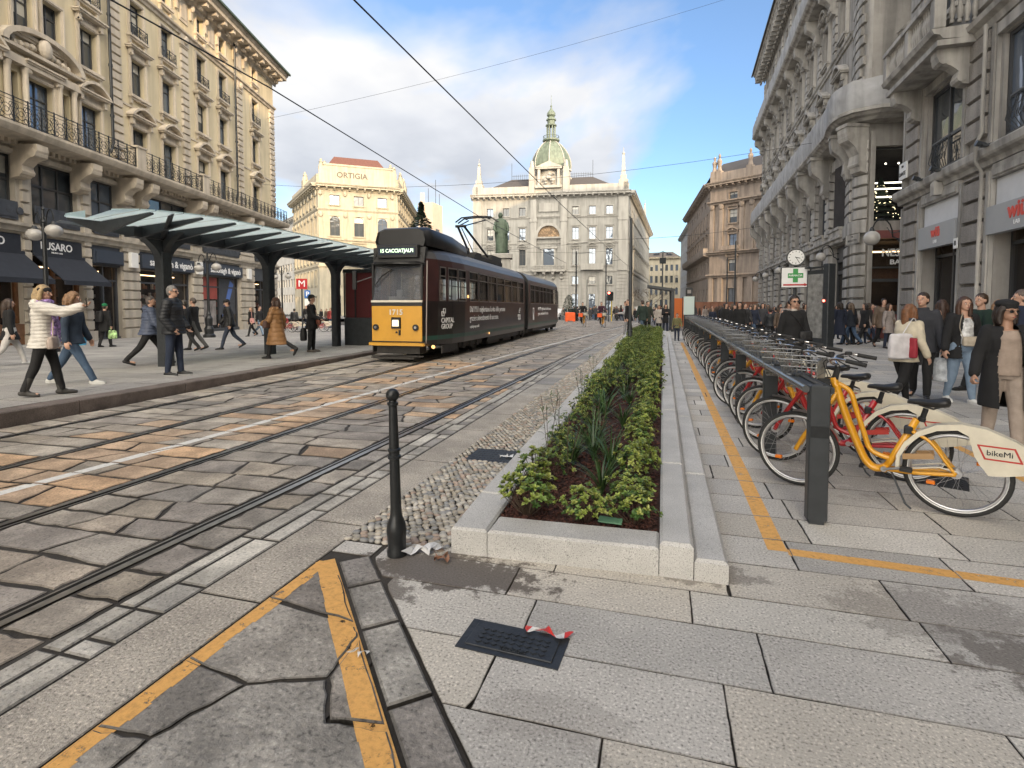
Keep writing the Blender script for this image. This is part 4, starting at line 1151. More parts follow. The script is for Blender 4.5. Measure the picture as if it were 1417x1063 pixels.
m=D2.mb();band(D2,m,0,D2.L,10.4,[(0,-.6),(1.0,-.3),(1.1,.1),(1.1,1.0),(0,1.0)]);band(D2,m,0,D2.L,6.4,SC);m.build('balcony_slab',MT['brown_stone'],rD)
body_block(rD,[pD1,(30,110),(26,145),pDs],-2,22.2,'brown_stone');roof_flat(rD,[pD0,pD1,(30,110),(26,145),pDs],24.0,rise=3,ins=5)
# ================= far street and skyline
rE,_f=generic('apartment_house','pale yellow arcaded house at the far end of the street, below the sky gap','building',(-10.5,235),(7.0,233),-3,[(0,3.5),(5.5,8.5),(10.5,13.4),(15.5,18)],[1.6+2.05*i for i in range(8)],'yellow_render','yellow_render',21.0,bw=1.1,styles=[None,'none','none',None],arch_rows=(1,),pitch=2.4)
body_block(rE,[(7,233),(8,250),(-10,252),(-10.5,235)],-3,21,'yellow_render');roof_flat(rE,[(-10.5,235),(7,233),(8,250),(-10,252)],21.1,'roof_dark',rise=2.5,ins=5)
MT['white_render']=M_('white_render',(.36,.36,.35),.85,var=.1,vs=1,streak=.25)
rE2,fE2=generic('apartment_house','tall white house with roof lettering far down the street on its right side','building',(6.3,215),(8.2,168),-3,[(0,3),(5,7.4),(9.2,11.6),(13.2,15.6),(17.2,19.4),(21,23)],[2+3.3*i for i in range(14)],'white_render','white_render',26,bw=1.3,styles=[None]*6,pitch=2.6)
body_block(rE2,[(8.2,168),(26,168),(26,215),(6.3,215)],-3,26,'white_render');roof_flat(rE2,[(6.3,215),(8.2,168),(26,168),(26,215)],26.1)
rG_,_f=generic('office_building','grey modern block glimpsed beyond the end of the cream palazzo','building',wpt(385,150),wpt(425,128),-2,[(2,4),(6,8),(10,12),(14,16),(18,20)],[1.5+2.6*i for i in range(8)],'white_render','white_render',23,bw=1.6,styles=[None]*5,pitch=2)
a_=wpt(380,170);b_=wpt(425,150);body_block(rG_,[wpt(425,128),b_,a_,wpt(385,150)],-2,23,'white_render');roof_flat(rG_,[wpt(385,150),wpt(425,128),b_,a_],23.1)
# beige tower
MT['beige']=M_('beige_concrete',(.42,.33,.26),.85,var=.08,vs=.5)
tp_=[wpt(580,190),wpt(600,188),wpt(613,196),wpt(592,205)]
rT=empty('tower_block',(*tp_[0],0),0,'beige tower block with roof aerials rising behind the conifer','tower')
m=MB();m.M=Matrix.Translation(-rT.location)
for i in range(4):a,b=tp_[i],tp_[(i+1)%4];m.quad((*a,-3),(*b,-3),(*b,37),(*a,37))
m.poly([(*p,37) for p in tp_]);q=wpt(583,192);q2=wpt(589,192);q3=wpt(589,199)
m.prism([(*q,37),(*q2,37),(*q3,37)],(0,0,0),(0,0,4));m.build('wall',MT['beige'],rT)
m=MB();m.M=Matrix.Translation(-rT.location)
for px,h in((594,6),(604,9),(609,4)):q=wpt(px,194);m.cyl((*q,37),(*q,37+h),.1,n=5)
m.build('roof_aerial',MT['dark_metal'],rT)
m=MB();m.M=Matrix.Translation(-rT.location)
for z in(27,22,17):
 q=wpt(604,189.9);q2=wpt(609,192.9);m.quad((*q,z),(*q2,z),(*q2,z+1.1),(*q,z+1.1))
m.build('window',MT['frame_dark'],rT)
# cathedral pinnacles
sp=empty('cathedral',(*wpt(693,420),0),0,'tiny white cathedral pinnacles on the skyline left of the domed palazzo','cathedral')
m=MB();m.M=Matrix.Translation(-sp.location)
for px,z1 in((688,62),(694,78),(699,72),(708,60),(640,58),(650,54)):
 x,y=wpt(px,420);m.lathe([(1.6,-5),(1.6,z1*.72),(1.0,z1*.78),(.9,z1*.86),(.15,z1)],(x,y,0),6)
x,y=wpt(690,424);m.box(x-16,x+16,y,y+10,-5,44)
m.build('pinnacles',MT['white_render'],sp)
# ================= F: grey palazzo on the right, with rounded corner
rnd=random.Random(77)
pF0,pF1=(10.97,68.0),(9.62,33.0)
rF=empty('palazzo',(pF0[0],pF0[1],0),0,'dark grey palazzo with sheet-wrapped balconies and a rounded corner over the coffee bar','palazzo')
bpy.context.view_layer.update()
Fq=Fac(rF,pF0,pF1);LF=Fq.L
bF=[x for x in[1.9+3.9*i for i in range(9)]]
ops=[]
for x in bF:ops+=[(x-1.25,x+1.25,-.6,4.9),(x-1.15,x+1.15,5.9,9.3),(x-.6,x+.6,10.9,13.9),(x-.6,x+.6,16.6,18.9),(x-.55,x+.55,21.2,23.6),(x-.45,x+.45,25.0,26.3)]
m=Fq.mb();wall(Fq,m,0,LF,-1,28.2,ops,depth=.4);m.build('wall',MT['grey_stone'],rF)
for x in bF:
 window(Fq,x,5.9,2.3,3.4,nx=3,trans=.75);window(Fq,x,10.9,1.2,3.0);surround(Fq,x,10.9,1.2,3.0,'tri' if bF.index(x)%2 else 'seg','grey_stone2',out=.16)
 window(Fq,x,16.6,1.2,2.3);surround(Fq,x,16.6,1.2,2.3,'seg' if bF.index(x)%2 else 'tri','grey_stone2',out=.14)
 window(Fq,x,21.2,1.1,2.4);surround(Fq,x,21.2,1.1,2.4,'flat','grey_stone2',out=.12);window(Fq,x,25.0,.9,1.3,trans=0)
 f=Fq.mb();t=.1
 for q in(-1.25+t/2,0,1.25-t/2):f.box(x+q-t/2,x+q+t/2,.25,.38,-.5,4.9)
 f.box(x-1.2,x+1.2,.25,.38,3.3,3.5);f.box(x-1.2,x+1.2,.22,.4,4.0,4.85)
 o=f.build('shop_front',MT['frame_dark'],rF);f=Fq.mb();f.quad((x-1.2,.32,-.5),(x+1.2,.32,-.5),(x+1.2,.32,4.9),(x-1.2,.32,4.9));f.build('pane',MT['shop_glass'],o)
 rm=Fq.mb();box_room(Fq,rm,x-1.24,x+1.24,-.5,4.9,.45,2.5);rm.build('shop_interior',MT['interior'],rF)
mm=Fq.mb()
cols=[x-1.95 for x in bF]
for x in cols:
 a,b=x-.62,x+.62
 if b>LF:b=LF
 z=-.9
 while z<9.4:
  if not(4.9<z+.3<5.8):
   zz=z+.48;k=.04;A_=[mm.V(p) for p in((a,0,z),(b,0,z),(b,0,zz),(a,0,zz))];B_=[mm.V(p) for p in((a+k,-.22,z+k),(b-k,-.22,z+k),(b-k,-.22,zz-k),(a+k,-.22,zz-k))]
   mm.face(B_)
   for q in range(4):mm.face([A_[q],A_[(q+1)%4],B_[(q+1)%4],B_[q]])
  z+=.54
 mm.box(a-.08,b+.08,-.34,0,-1,-.1)
 console(mm,x,.75,10.25,2.4,1.25);mm.box(x-.5,x+.5,-1.3,0,10.22,10.4)
 mm.box(x-.28,x+.28,-.2,0,6.0,7.9)
 quoins(mm,x-.35,x+.35,11.6,20.0,.5,side=0,out=.12)
 console(mm,x,.6,20.3,1.6,1.0);quoins(mm,x-.3,x+.3,21.6,26.6,.5,side=0,out=.12)
for x in bF:mm.box(x-1.25,x+1.25,-.3,0,5.0,5.7);mm.box(x-1.3,x+1.3,-.38,0,5.7,5.85);mm.box(x-1.25,x+1.25,-.18,0,9.3,9.9)
band(Fq,mm,0,LF,5.05,[(0,-.1),(.25,-.08),(.3,.1),(.42,.16),(.42,.3),(0,.36)])
band(Fq,mm,0,LF,15.9,SC);band(Fq,mm,0,LF,24.4,SC)
mm.build('rusticated_piers',MT['grey_stone2'],rF)
cornice(Fq,-.9,LF,28.0,'grey_stone2',pitch=.95,mod=(.75,.36,.7))
mm=Fq.mb();mm.box(-1.2,LF,-1.42,-1.27,28.05,28.2);mm.build('gutter',MT['black_metal'],rF)
BAL=[(0,-.35),(.9,-.30),(1.05,-.18),(1.2,-.12),(1.3,0),(1.3,.12),(1.22,.16),(0,.18)]
mm=Fq.mb();band(Fq,mm,0,LF-1.2,10.62,BAL);band(Fq,mm,0,LF-3.0,20.6,BAL)
mm.build('balcony_slab',MT['grey_stone2'],rF)
# dusty sheeting tied around both balcony railings
MT['sheet']=M_('grey_dust_sheet',(.42,.42,.42),.8,var=.14,vs=2.5,streak=.28,bump=.8,bs=5)
def sheet(path,z0,z1,name='dust_sheet',seed=0):
 m=MB();pts=[]
 for i in range(len(path)-1):
  a,b=Vector(path[i]),Vector(path[i+1]);n=max(2,int((b-a).length/.22))
  for k in range(n):pts.append(a+(b-a)*k/n)
 pts.append(Vector(path[-1]));rows=[]
 for j in range(7):
  t=j/6;row=[]
  for i,p in enumerate(pts):
   d=(pts[min(i+1,len(pts)-1)]-pts[max(i-1,0)]).normalized();nn=Vector((d.y,-d.x,0))
   wv=.07*mnoise.noise(Vector((i*.35+t*2.2,t*3,seed)))+.035*mnoise.noise(Vector((i*1.3,t*2,seed+5)))
   q=Vector((p.x,p.y,0))+nn*(wv+.05*math.sin(t*math.pi));sag=.06*mnoise.noise(Vector((i*.25,1.7,seed)))
   row.append(m.V((q.x,q.y,z0+(z1-z0)*t+sag*t)))
  rows.append(row)
 for j in range(6):
  for i in range(len(pts)-1):m.face([rows[j][i],rows[j][i+1],rows[j+1][i+1],rows[j+1][i]])
 return m
def fl(f,x,o):p=f.M@Vector((x,-o,0));return(p.x,p.y,0)
sh=sheet([fl(Fq,0,.1),fl(Fq,0,1.24),fl(Fq,LF-3.0,1.24),fl(Fq,LF-3.0,.1)],20.7,21.9,seed=3);sh.build('dust_sheet',MT['sheet'],rF,smooth=True)
# rounded corner: path from the main front round to the side street
pS0=Vector((9.55,30.1));pS1=Vector((28.0,31.6))
c_main=Vector(pF1);dM=(Vector(pF1)-Vector(pF0)).normalized();dS=(pS1-pS0).normalized()
def bez(a,b,c,n):
 return[a*(1-t)**2+b*2*t*(1-t)+c*t*t for t in[i/n for i in range(n+1)]]
corner=bez(c_main,Vector((9.0,30.15)),pS0,8)
def outs(pts):
 r=[]
 for i in range(len(pts)):
  d=(pts[min(i+1,len(pts)-1)]-pts[max(i-1,0)]).normalized();r.append(Vector((d.y,-d.x))*-1 if False else Vector((d.y,-d.x)))
 return r
co=outs(corner)
m=MB();m.M=Matrix.Translation(-rF.location)
for i in range(len(corner)-1):
 a,b=corner[i],corner[i+1];m.quad((*a,-1),(*b,-1),(*b,28.2),(*a,28.2))
def ringblock(m,pts,os,z0,z1,out,k=.035):
 pr=[(0,z0),(out-k*.3,z0+k),(out,z0+k*1.6),(out,z1-k*1.6),(out-k*.3,z1-k),(0,z1)]
 rings=[[m.V((p.x+o.x*a,p.y+o.y*a,z)) for a,z in pr] for p,o in zip(pts,os)]
 for i in range(len(rings)-1):
  for q in range(len(pr)-1):m.face([rings[i][q],rings[i+1][q],rings[i+1][q+1],rings[i][q+1]])
 m.face(rings[0]);m.face(rings[-1][::-1])
z=-.9
ringblock(m,corner,co,-1.0,-.05,.35)
while z<9.4:
 if not 4.8<z+.3<5.7:
  ringblock(m,corner[:4],co[:4],z,z+.49,.22);ringblock(m,corner[4:],co[4:],z,z+.49,.22)
 z+=.55
ringblock(m,corner,co,5.0,5.7,.3);
z=11.2
while z<27:
 if int(z/.5)%2:ringblock(m,corner[2:6],co[2:6],z,z+.44,.14)
 else:ringblock(m,corner[1:7],co[1:7],z,z+.44,.14)
 z+=.5
m.build('rounded_corner',MT['grey_stone2'],rF)
Fs=Fac(rF,pS0,pS1)
ops=[(.25,3.6,-.6,4.75),(.25,3.6,5.6,9.2),(5.2,8,-.6,4.7),(5.2,8,5.6,9.3),(1.4,2.6,10.9,13.9),(6,7.2,10.9,13.9),(1.4,2.6,16.6,18.9),(6,7.2,16.6,18.9),(1.4,2.6,21.2,23.6),(6,7.2,21.2,23.6)]
m=Fs.mb();wall(Fs,m,0,Fs.L,-1,28.2,ops,depth=.4);m.box(.02,.24,-.12,0,-1,9.9);quoins(m,3.65,5.1,-.9,9.3,.54,side=0,out=.18)
m.build('side_wall',MT['grey_stone'],rF)
for x in(2.0,6.6):
 for z,h in((10.9,3.0),(16.6,2.3),(21.2,2.4)):window(Fs,x,z,1.2,h);surround(Fs,x,z,1.2,h,'seg','grey_stone2',out=.14)
 # coffee bar front
f=Fs.mb();t=.1;f.box(.25,.37,.22,.38,-.6,4.75);f.box(3.48,3.6,.22,.38,-.6,4.75);f.box(.37,3.48,.2,.38,1.05,1.2);f.box(.37,3.48,.2,.38,2.65,2.8);f.box(.37,3.48,.2,.38,3.32,3.4);o=f.build('shop_front',MT['frame_dark'],rF)
f=Fs.mb();f.quad((.3,.3,.4),(3.55,.3,.4),(3.55,.3,4.7),(.3,.3,4.7));f.build('pane',MT['shop_glass'],o)
MT['dusty_red']=M_('dusty_red_panel',(.20,.065,.06),.6,var=.12,vs=2)
f=Fs.mb();f.box(.37,3.48,.18,.34,-.6,1.05);f.build('red_panel',MT['dusty_red'],rF);f=Fs.mb();f.box(.24,3.65,-.35,.05,4.72,5.1);f.build('awning_strip',MT['dusty_red'],rF)
sign_text(Fs,'NESPRESSO',1.90,4.05,.50,.10,sx=.92,bold=.012);sign_text(Fs,'BAR',1.45,3.60,.32,.10,sx=1.2,bold=.012)
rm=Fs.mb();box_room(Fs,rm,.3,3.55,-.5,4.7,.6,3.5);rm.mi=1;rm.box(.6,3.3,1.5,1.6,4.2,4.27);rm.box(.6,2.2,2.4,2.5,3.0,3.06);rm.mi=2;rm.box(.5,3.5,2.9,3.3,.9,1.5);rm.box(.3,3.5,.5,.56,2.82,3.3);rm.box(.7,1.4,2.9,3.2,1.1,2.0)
rm.build('shop_interior',[MT['interior'],MT['warm_lit'],MT['wood']],rF)
f=Fs.mb();f.box(.25,.33,.3,.38,5.6,9.2);f.box(3.5,3.6,.3,.38,5.6,9.2);f.box(.33,3.5,.3,.38,9.1,9.2);o=f.build('window',MT['frame_dark'],rF)
f=Fs.mb();f.quad((.3,.33,5.6),(3.55,.33,5.6),(3.55,.33,9.2),(.3,.33,9.2));f.build('pane',MT['shop_glass'],o)
MT['cool_lit']=M_('lit_ceiling_tube',(.8,.8,.75),.5,emit=(1,.93,.75),es=3.0)
rm=Fs.mb();box_room(Fs,rm,.3,3.55,5.5,9.3,.6,5.0);rm.mi=1
rm.box(.9,3.2,1.5,1.56,7.4,7.46);rm.box(1.3,3.4,2.5,2.56,7.9,7.96);rm.box(.8,2.0,1.0,1.06,6.9,6.96)
for k in range(5):rm.sph((1+.6*k,2.0,8.8),.05,n=6,m=4)
rm.build('upper_room',[MT['interior'],MT['cool_lit']],rF)
MT['fairy']=M_('fairy_light',(1,.9,.6),.5,emit=(1,.85,.5),es=3.5)
MT['fir']=M_('dark_fir_needles',(.012,.028,.016),.8,var=.4,vs=6)
rm=Fs.mb();
for k in range(150):
 z=rnd.uniform(5.6,8.0);r=(8.1-z)*.42;a=rnd.uniform(0,6.28);rm.sph((1.5+r*math.cos(a),2.2+r*math.sin(a)*.8,z),.018,n=4,m=3)
tr_=rm.build('fairy_lights',MT['fairy'],rF)
rm=Fs.mb()
for k in range(9):rm.lathe([(1.15-.12*k,5.5+k*.28),(.05,5.9+k*.28)],(1.5,2.2,0),9)
rm.build('indoor_tree',MT['fir'],rF)
# corner balcony: slab + sheet swept round
full=[Vector(fl(Fq,LF-1.2,0)[:2])]+corner+[pS0+dS*1.5,pS0+dS*4.5]
full=[p+Vector(rF.location[:2]) if i==0 else p for i,p in enumerate(full)]
fo=outs(full)
m=MB();m.M=Matrix.Translation(-rF.location)
m.sweep([(0,10.27),(.7,10.30),(.85,10.42),(1.05,10.48),(1.18,10.6),(1.3,10.62),(1.3,10.76),(1.22,10.8),(0,10.82)],[(p.x,p.y,0) for p in full],fo)
m.build('balcony_slab',MT['grey_stone2'],rF)
path=[fl(Fq,0,.1),fl(Fq,0,1.24),fl(Fq,LF-1.2,1.24)]
path+=[(p.x+o.x*1.24-rF.location.x,p.y+o.y*1.24-rF.location.y,0) for p,o in list(zip(full,fo))[1:]]
sheet(path,10.8,12.1,seed=1).build('dust_sheet',MT['sheet'],rF,smooth=True)
for i in(2,6):
 m=MB();p=corner[i];o=co[i];ang=math.atan2(o.x,-o.y);m.M=Matrix.Translation(Vector((p.x,p.y,0))-rF.location)@Matrix.Rotation(ang,4,'Z')
 console(m,0,.7,10.28,2.4,1.1);m.box(-.4,.4,-1.15,0,10.1,10.26);m.build('console',MT['grey_stone2'],rF)
f=Fs.mb()
m=MB();p=(corner[5]+corner[6])/2;o=(co[5]+co[6])/2;ang=math.atan2(o.x,-o.y);mtx=Matrix.Translation(Vector((p.x,p.y,0))-rF.location)@Matrix.Rotation(ang,4,'Z')
m.M=mtx;m.box(-.62,.5,-.30,-.24,4.55,5.0);pl=m.build('street_name_plate',MT['grey_stone2'],rF)
t=text_mb('VIA',.11,.004);t2=text_mb('BROLETTO',.15,.004);mb_=MB()
mb_.add(t,mtx@Matrix.Translation((-.05,-.305,4.89))@Matrix.Rotation(math.pi/2,4,'X'));mb_.add(t2,mtx@Matrix.Translation((-.05,-.305,4.70))@Matrix.Rotation(math.pi/2,4,'X'))
mb_.build('lettering',MT['text_black'],pl)
body_block(rF,[tuple(pS1),(30,70),pF0],-1,28.2,'grey_stone');roof_flat(rF,[pF0,pF1,tuple(pS0),tuple(pS1),(30,70)],28.3,rise=8,ins=6)  # unseen roof made extra tall to shade the domed palazzo's front
# ================= G: nearest palazzo on the right
LG=66.0
pG0=Vector((9.17,24.9));uG=Vector((-.035,-1)).normalized();pG1=pG0+uG*LG
rG=empty('palazzo',(*pG0,0),0,'grey rusticated palazzo with a stone balustrade balcony and white blinds over its shops','palazzo')
bpy.context.view_layer.update()
G_=Fac(rG,pG0,pG1)
per=4.7;opsg=[];openings=[]
x=1.96
while x<LG-4:openings.append((x,x+2.75));x+=per
for a,b in openings:opsg+=[(a,b,-.6,5.05),(a+.1,b-.1,6.15,8.95),(a+.55,b-.55,11.1,14.0),(a+.55,b-.55,16.4,18.8),(a+.6,b-.6,21,23),(a+.7,b-.7,24.8,26)]
m=G_.mb();wall(G_,m,0,LG,-1,27.6,opsg,depth=.5);m.build('wall',MT['grey_stone'],rG)
mm=G_.mb();prev=0
for a,b in openings+[(LG,LG)]:
 p0,p1=prev+.02,a-.02
 mm=G_.mb();quoins(mm,p0+.34,p1-.34,0.9,5.35,.62,gap=.05,side=0,out=.16);quoins(mm,p0+.34,p1-.34,6.4,9.4,.60,side=0,out=.16)
 prev=b;mm.build('rusticated_pier',MT['pitted'],rG)
mm=G_.mb();prev=0
for a,b in openings+[(LG,LG)]:
 p0,p1=prev+.02,a-.02
 mm.box(p0+.2,p1-.2,-.26,0,-1,.85);mm.box(p0+.26,p1-.26,-.2,0,.85,.92)
 for e in(p0+.03,p1-.31):
  mm.box(e,e+.28,-.1,0,-.9,5.3);mm.box(e+.06,e+.22,-.14,-.1,-.9,5.3);mm.box(e,e+.28,-.1,0,6.1,9.4);mm.box(e+.06,e+.22,-.14,-.1,6.1,9.4)
 prev=b
for a,b in openings:
 mm.box(a,b,-.12,0,5.06,5.45);mm.box(a+.1,b-.1,-.16,-.12,5.12,5.3);mm.box(a,b,-.14,0,9.0,9.3)
band(G_,mm,-.25,LG,5.62,[(0,-.16),(.12,-.14),(.16,0),(.30,.06),(.34,.12),(.36,.30),(.30,.36),(.22,.40),(0,.42)])
band(G_,mm,-.2,LG,9.55,[(0,-.2),(.14,-.18),(.2,0),(.36,.08),(.4,.22),(0,.3)])
band(G_,mm,0,LG,15.6,SC);band(G_,mm,0,LG,20.3,SC)
prev=0
for a,b in openings+[(LG,LG)]:quoins(mm,prev+.35,a-.35,10.2,26.8,.5,side=0,out=.12);prev=b
mm.build('string_courses',MT['grey_stone2'],rG)
cornice(G_,-.9,LG,27.6,'grey_stone2')
MT['blind']=M_('white_roller_blind',(.62,.63,.64),.6,var=.06)
MT['sign_grey']=M_('light_grey_sign',(.33,.345,.36),.45,var=.04)
MT['red_letters']=M_('red_lettering',(.62,.05,.03),.45)
for i,(a,b) in enumerate(openings):
 c=(a+b)/2
 window(G_,c,6.15,b-a-.2,2.8,nx=2,trans=.38,d=.16,t=.1)
 for z,h in((11.1,2.9),(16.4,2.4)):window(G_,c,z,b-a-1.1,h);surround(G_,c,z,b-a-1.1,h,'seg','grey_stone2',out=.14)
 window(G_,c,21,b-a-1.2,2.0)
 f=G_.mb();x0=c-.62;n=6
 f.box(c-.65,c+.65,-.12,-.08,7.05,7.09)
 for k in range(n+1):
  xx=c-.6+1.2*k/n;f.tube([(xx,-.10,7.05),(xx+.08*math.sin(k*2.1),-.16,6.75),(xx-.06,-.20,6.45),(c+(xx-c)*.7,-.10,6.15)],.013,4)
 for k in range(4):
  for zz,r_ in((6.85,.13),(6.5,.10)):f.tube([(c-.42+.28*k+r_*math.cos(q*.9),-.16,zz+r_*math.sin(q*.9)) for q in range(7)],.011,4,closed=True)
 f.build('window_grille',MT['dark_metal'],rG)
 if i<3:
  f=G_.mb();f.box(a+.02,b-.02,.0,.1,4.25,5.04);f.build('blind',MT['blind'],rG)
  f=G_.mb();f.bbox(a-.12 if i else a,b+.02,-.17,.05,3.5,4.28,.012);o=f.build('shop_sign',MT['sign_grey'],rG)
  off=.02
  sign_text(G_,'wiü',c+off,4.0,.58 if i else .46,-.176,'red_letters',bold=.02,parent=o);sign_text(G_,'LAB',c+off,3.68,.16,-.176,parent=o)
 f=G_.mb();t=.1
 for q in(a+t/2,c,b-t/2):f.box(q-t/2,q+t/2,.38,.5,-.6,4.3)
 f.box(a,b,.36,.52,-.6,.25);f.box(a,b,.38,.5,3.2,3.3)
 o=f.build('shop_front',MT['frame_dark'],rG);f=G_.mb();f.quad((a,.44,0),(b,.44,0),(b,.44,4.3),(a,.44,4.3));f.build('pane',MT['shop_glass'],o)
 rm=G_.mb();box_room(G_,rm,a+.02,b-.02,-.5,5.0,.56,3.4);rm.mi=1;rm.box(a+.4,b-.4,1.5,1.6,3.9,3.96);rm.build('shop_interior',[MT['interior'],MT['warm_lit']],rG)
f=G_.mb();f.box(4.72,4.98,-.19,-.17,3.3,3.62);o=f.build('house_number_plate',MT['white'],rG)
sign_text(G_,'8',4.85,3.46,.22,-.196,'text_black',parent=o)
# rain pipe with a bend
f=G_.mb();f.tube([(6.42,-.30,9.4),(6.42,-.30,6.4),(6.42,-.42,6.1),(6.42,-.42,5.6),(6.42,-.26,5.3),(6.42,-.26,0)],.05,8);f.build('rain_pipe',MT['grey_stone2'],rG)
for x in(2.6,4.0,6.9):f=G_.mb();f.box(x-.1,x+.1,-.5,-.34,5.9,5.96);f.cyl((x,-.4,5.95),(x,-.62,6.02),.06,.09,8);f.build('floodlight',MT['dark_metal'],rG)
f=G_.mb();f.box(3.4,3.7,-.38,-.02,5.2,5.62);f.sph((3.55,-.3,5.5),.15,.12,.2,8,6);f.build('keystone',MT['grey_stone2'],rG)
# stone balcony with balusters
f=G_.mb();b0,b1=1.15,5.5
f.sweep([(0,9.5),(.95,9.55),(1.05,9.68),(1.2,9.72),(1.26,9.86),(0,9.9)],[(b0,0,0),(b1,0,0)],[(0,-1),(0,-1)])
f.box(b0,b1,-1.1,0,9.35,9.52)
for x in(b0+.35,b1-.5):console(f,x,.42,9.36,1.15,1.0)
f.build('balcony_slab',MT['grey_stone2'],rG)
f=G_.mb();
for x in(b0+.15,b1-.15,(b0+b1)/2):f.box(x-.15,x+.15,-1.2,-.9,9.9,10.85)
f.box(b0,b1,-1.24,-.86,10.8,10.95);f.box(b0+.01,b1-.01,-1.19,-.91,9.88,9.98)
BP=[(.05,0),(.07,.04),(.045,.1),(.085,.3),(.09,.38),(.045,.6),(.055,.7),(.075,.76),(.075,.8)]
n=22
for k in range(n):
 x=b0+.42+(b1-b0-.84)*k/(n-1)
 if abs(x-(b0+b1)/2)>.2:f.lathe(BP,(x,-1.05,10.0),8)
for e in(b0+.1,b1-.1):
 f.box(e-.1,e+.1,-.9,0,10.8,10.95)
 for k in range(4):f.lathe(BP,(e,-.72+k*.19,10.0),8)
f.build('balustrade',MT['grey_stone2'],rG)
f=G_.mb();f.box(.45,1.2,-.20,-.165,5.0+.95,6.55);
pl=G_.mb();pl.box(.05,.75,-.22,-.165,6.42,7.05);pl=pl.build('street_name_plate',MT['white'],rG)
sign_text(G_,'VIA',.4,6.9,.14,-.226,'text_black',parent=pl);sign_text(G_,'DANTE',.4,6.62,.22,-.226,'text_black',parent=pl,sx=.85)
body_block(rG,[tuple(pG1),(28,-40),(30,24.9),tuple(pG0)],-1,27.6,'grey_stone');roof_flat(rG,[tuple(pG0),tuple(pG1),(28,-40),(30,24.9)],27.7,rise=4.5,ins=6)  # hidden roof rise shaped to throw shade up the cream palazzo
# side wall of G on the side street: rusticated edge
f=MB();f.M=Matrix.Translation(-rG.location)
for k in range(9):f.box(9.2,10.6,24.92,25.05,.9+.62*k,1.47+.62*k)
f.build('rusticated_edge',MT['pitted'],rG)
# unseen block added on the side street to keep low sun off the domed palazzo
rH,_f=generic('apartment_house','plain grey house added out of view behind the sheeted palazzo to block the low sun','building',(22,94),(34,70),-2,[(1,4),(6,8.5),(10.5,13),(15,17.5),(19.5,22),(24,26)],[2+3.4*i for i in range(7)],'grey_stone','grey_stone2',31,bw=1.3,styles=[None]*6,pitch=2.6)
body_block(rH,[(34,70),(48,77),(36,101),(22,94)],-2,31,'grey_stone');roof_flat(rH,[(22,94),(34,70),(48,77),(36,101)],31.1,rise=3,ins=5)
# ---------------------------------------------------------------- tram
MT['tram_dark']=M_('dark_brown_wrap',(.022,.015,.014),.32,var=.5,vs=1.2,coat=.25,stain=.25,ss=1.5)
MT['tram_red']=M_('maroon_wrap',(.05,.018,.017),.32,var=.5,vs=.8,coat=.25)
MT['tram_green']=M_('green_band',(.022,.075,.058),.4,var=.3,vs=2)
MT['tram_yellow']=M_('tram_yellow',(.60,.31,.035),.38,var=.06,vs=3,coat=.3,stain=.08,ss=2)
MT['tram_roof']=M_('tram_roof_grey',(.07,.068,.068),.38,var=.25,vs=3)
MT['tram_black']=M_('tram_black_trim',(.012,.012,.013),.4,var=.2,vs=5)
MT['trim_white']=M_('cream_trim',(.62,.58,.5),.45)
MT['tram_under']=M_('oily_running_gear',(.028,.025,.022),.7,var=.5,vs=9,bump=.5,bs=20)
MT['tram_glass']=glassmat('tram_side_glass',(.012,.013,.015),.62,.03,1.6)
MT['windscreen']=glassmat('tram_windscreen',(.10,.11,.13),.75,.03,1.7)
MT['tram_seat']=M_('wooden_seat',(.20,.11,.05),.5)
MT['led']=M_('display_letters',(.55,.75,.55),.5,emit=(.55,.75,.5),es=.9)
MT['headlamp']=M_('headlamp_glass',(.9,.85,.7),.2,emit=(1,.85,.55),es=.35)
MT['marker']=M_('amber_marker_light',(.9,.5,.2),.4,emit=(1,.55,.2),es=.6)
TR=empty('tram',(-6.85,12.95,0),R(2.4),'dark articulated tram with an orange-yellow front and roof pantograph','tram')
TR.rotation_euler=(R(-.35),0,R(2.4))
HW={.42:1.11,.58:1.13,.70:1.14,1.50:1.155,1.64:1.16,2.34:1.15,2.60:1.14,2.78:1.11,2.95:1.0,3.08:.85,3.18:.62,3.24:.3,3.26:0}
ZS=sorted(HW)
def halfw(y,z,rear=False):
 base=HW[z]
 pts=[(0,.73),(.10,.76),(.55,.95),(1.4,1.09),(2.3,1.16)]
 if rear:pts=[(0,.95),(.3,1.05),(1.0,1.16)]
 for(a,wa),(b,wb) in zip(pts,pts[1:]):
  if a<=y<=b:return base*(wa+(wb-wa)*(y-a)/(b-a))/1.16
 return base
def fy(z):
 if z>3.0:return .18+(z-3.0)*1.2
 if z>2.60:return .10
 if z>1.64:return .02+.13*(z-1.64)
 return 0
W1=[(.62,.98),(1.10,1.72),(1.78,2.40),(2.72,3.66),(3.74,4.80),(4.88,5.98),(6.06,7.16),(7.24,8.36),(8.44,9.50),(9.58,10.72)]
W2=[(12.35+1.19*i,12.35+1.19*i+1.10) for i in range(8)]
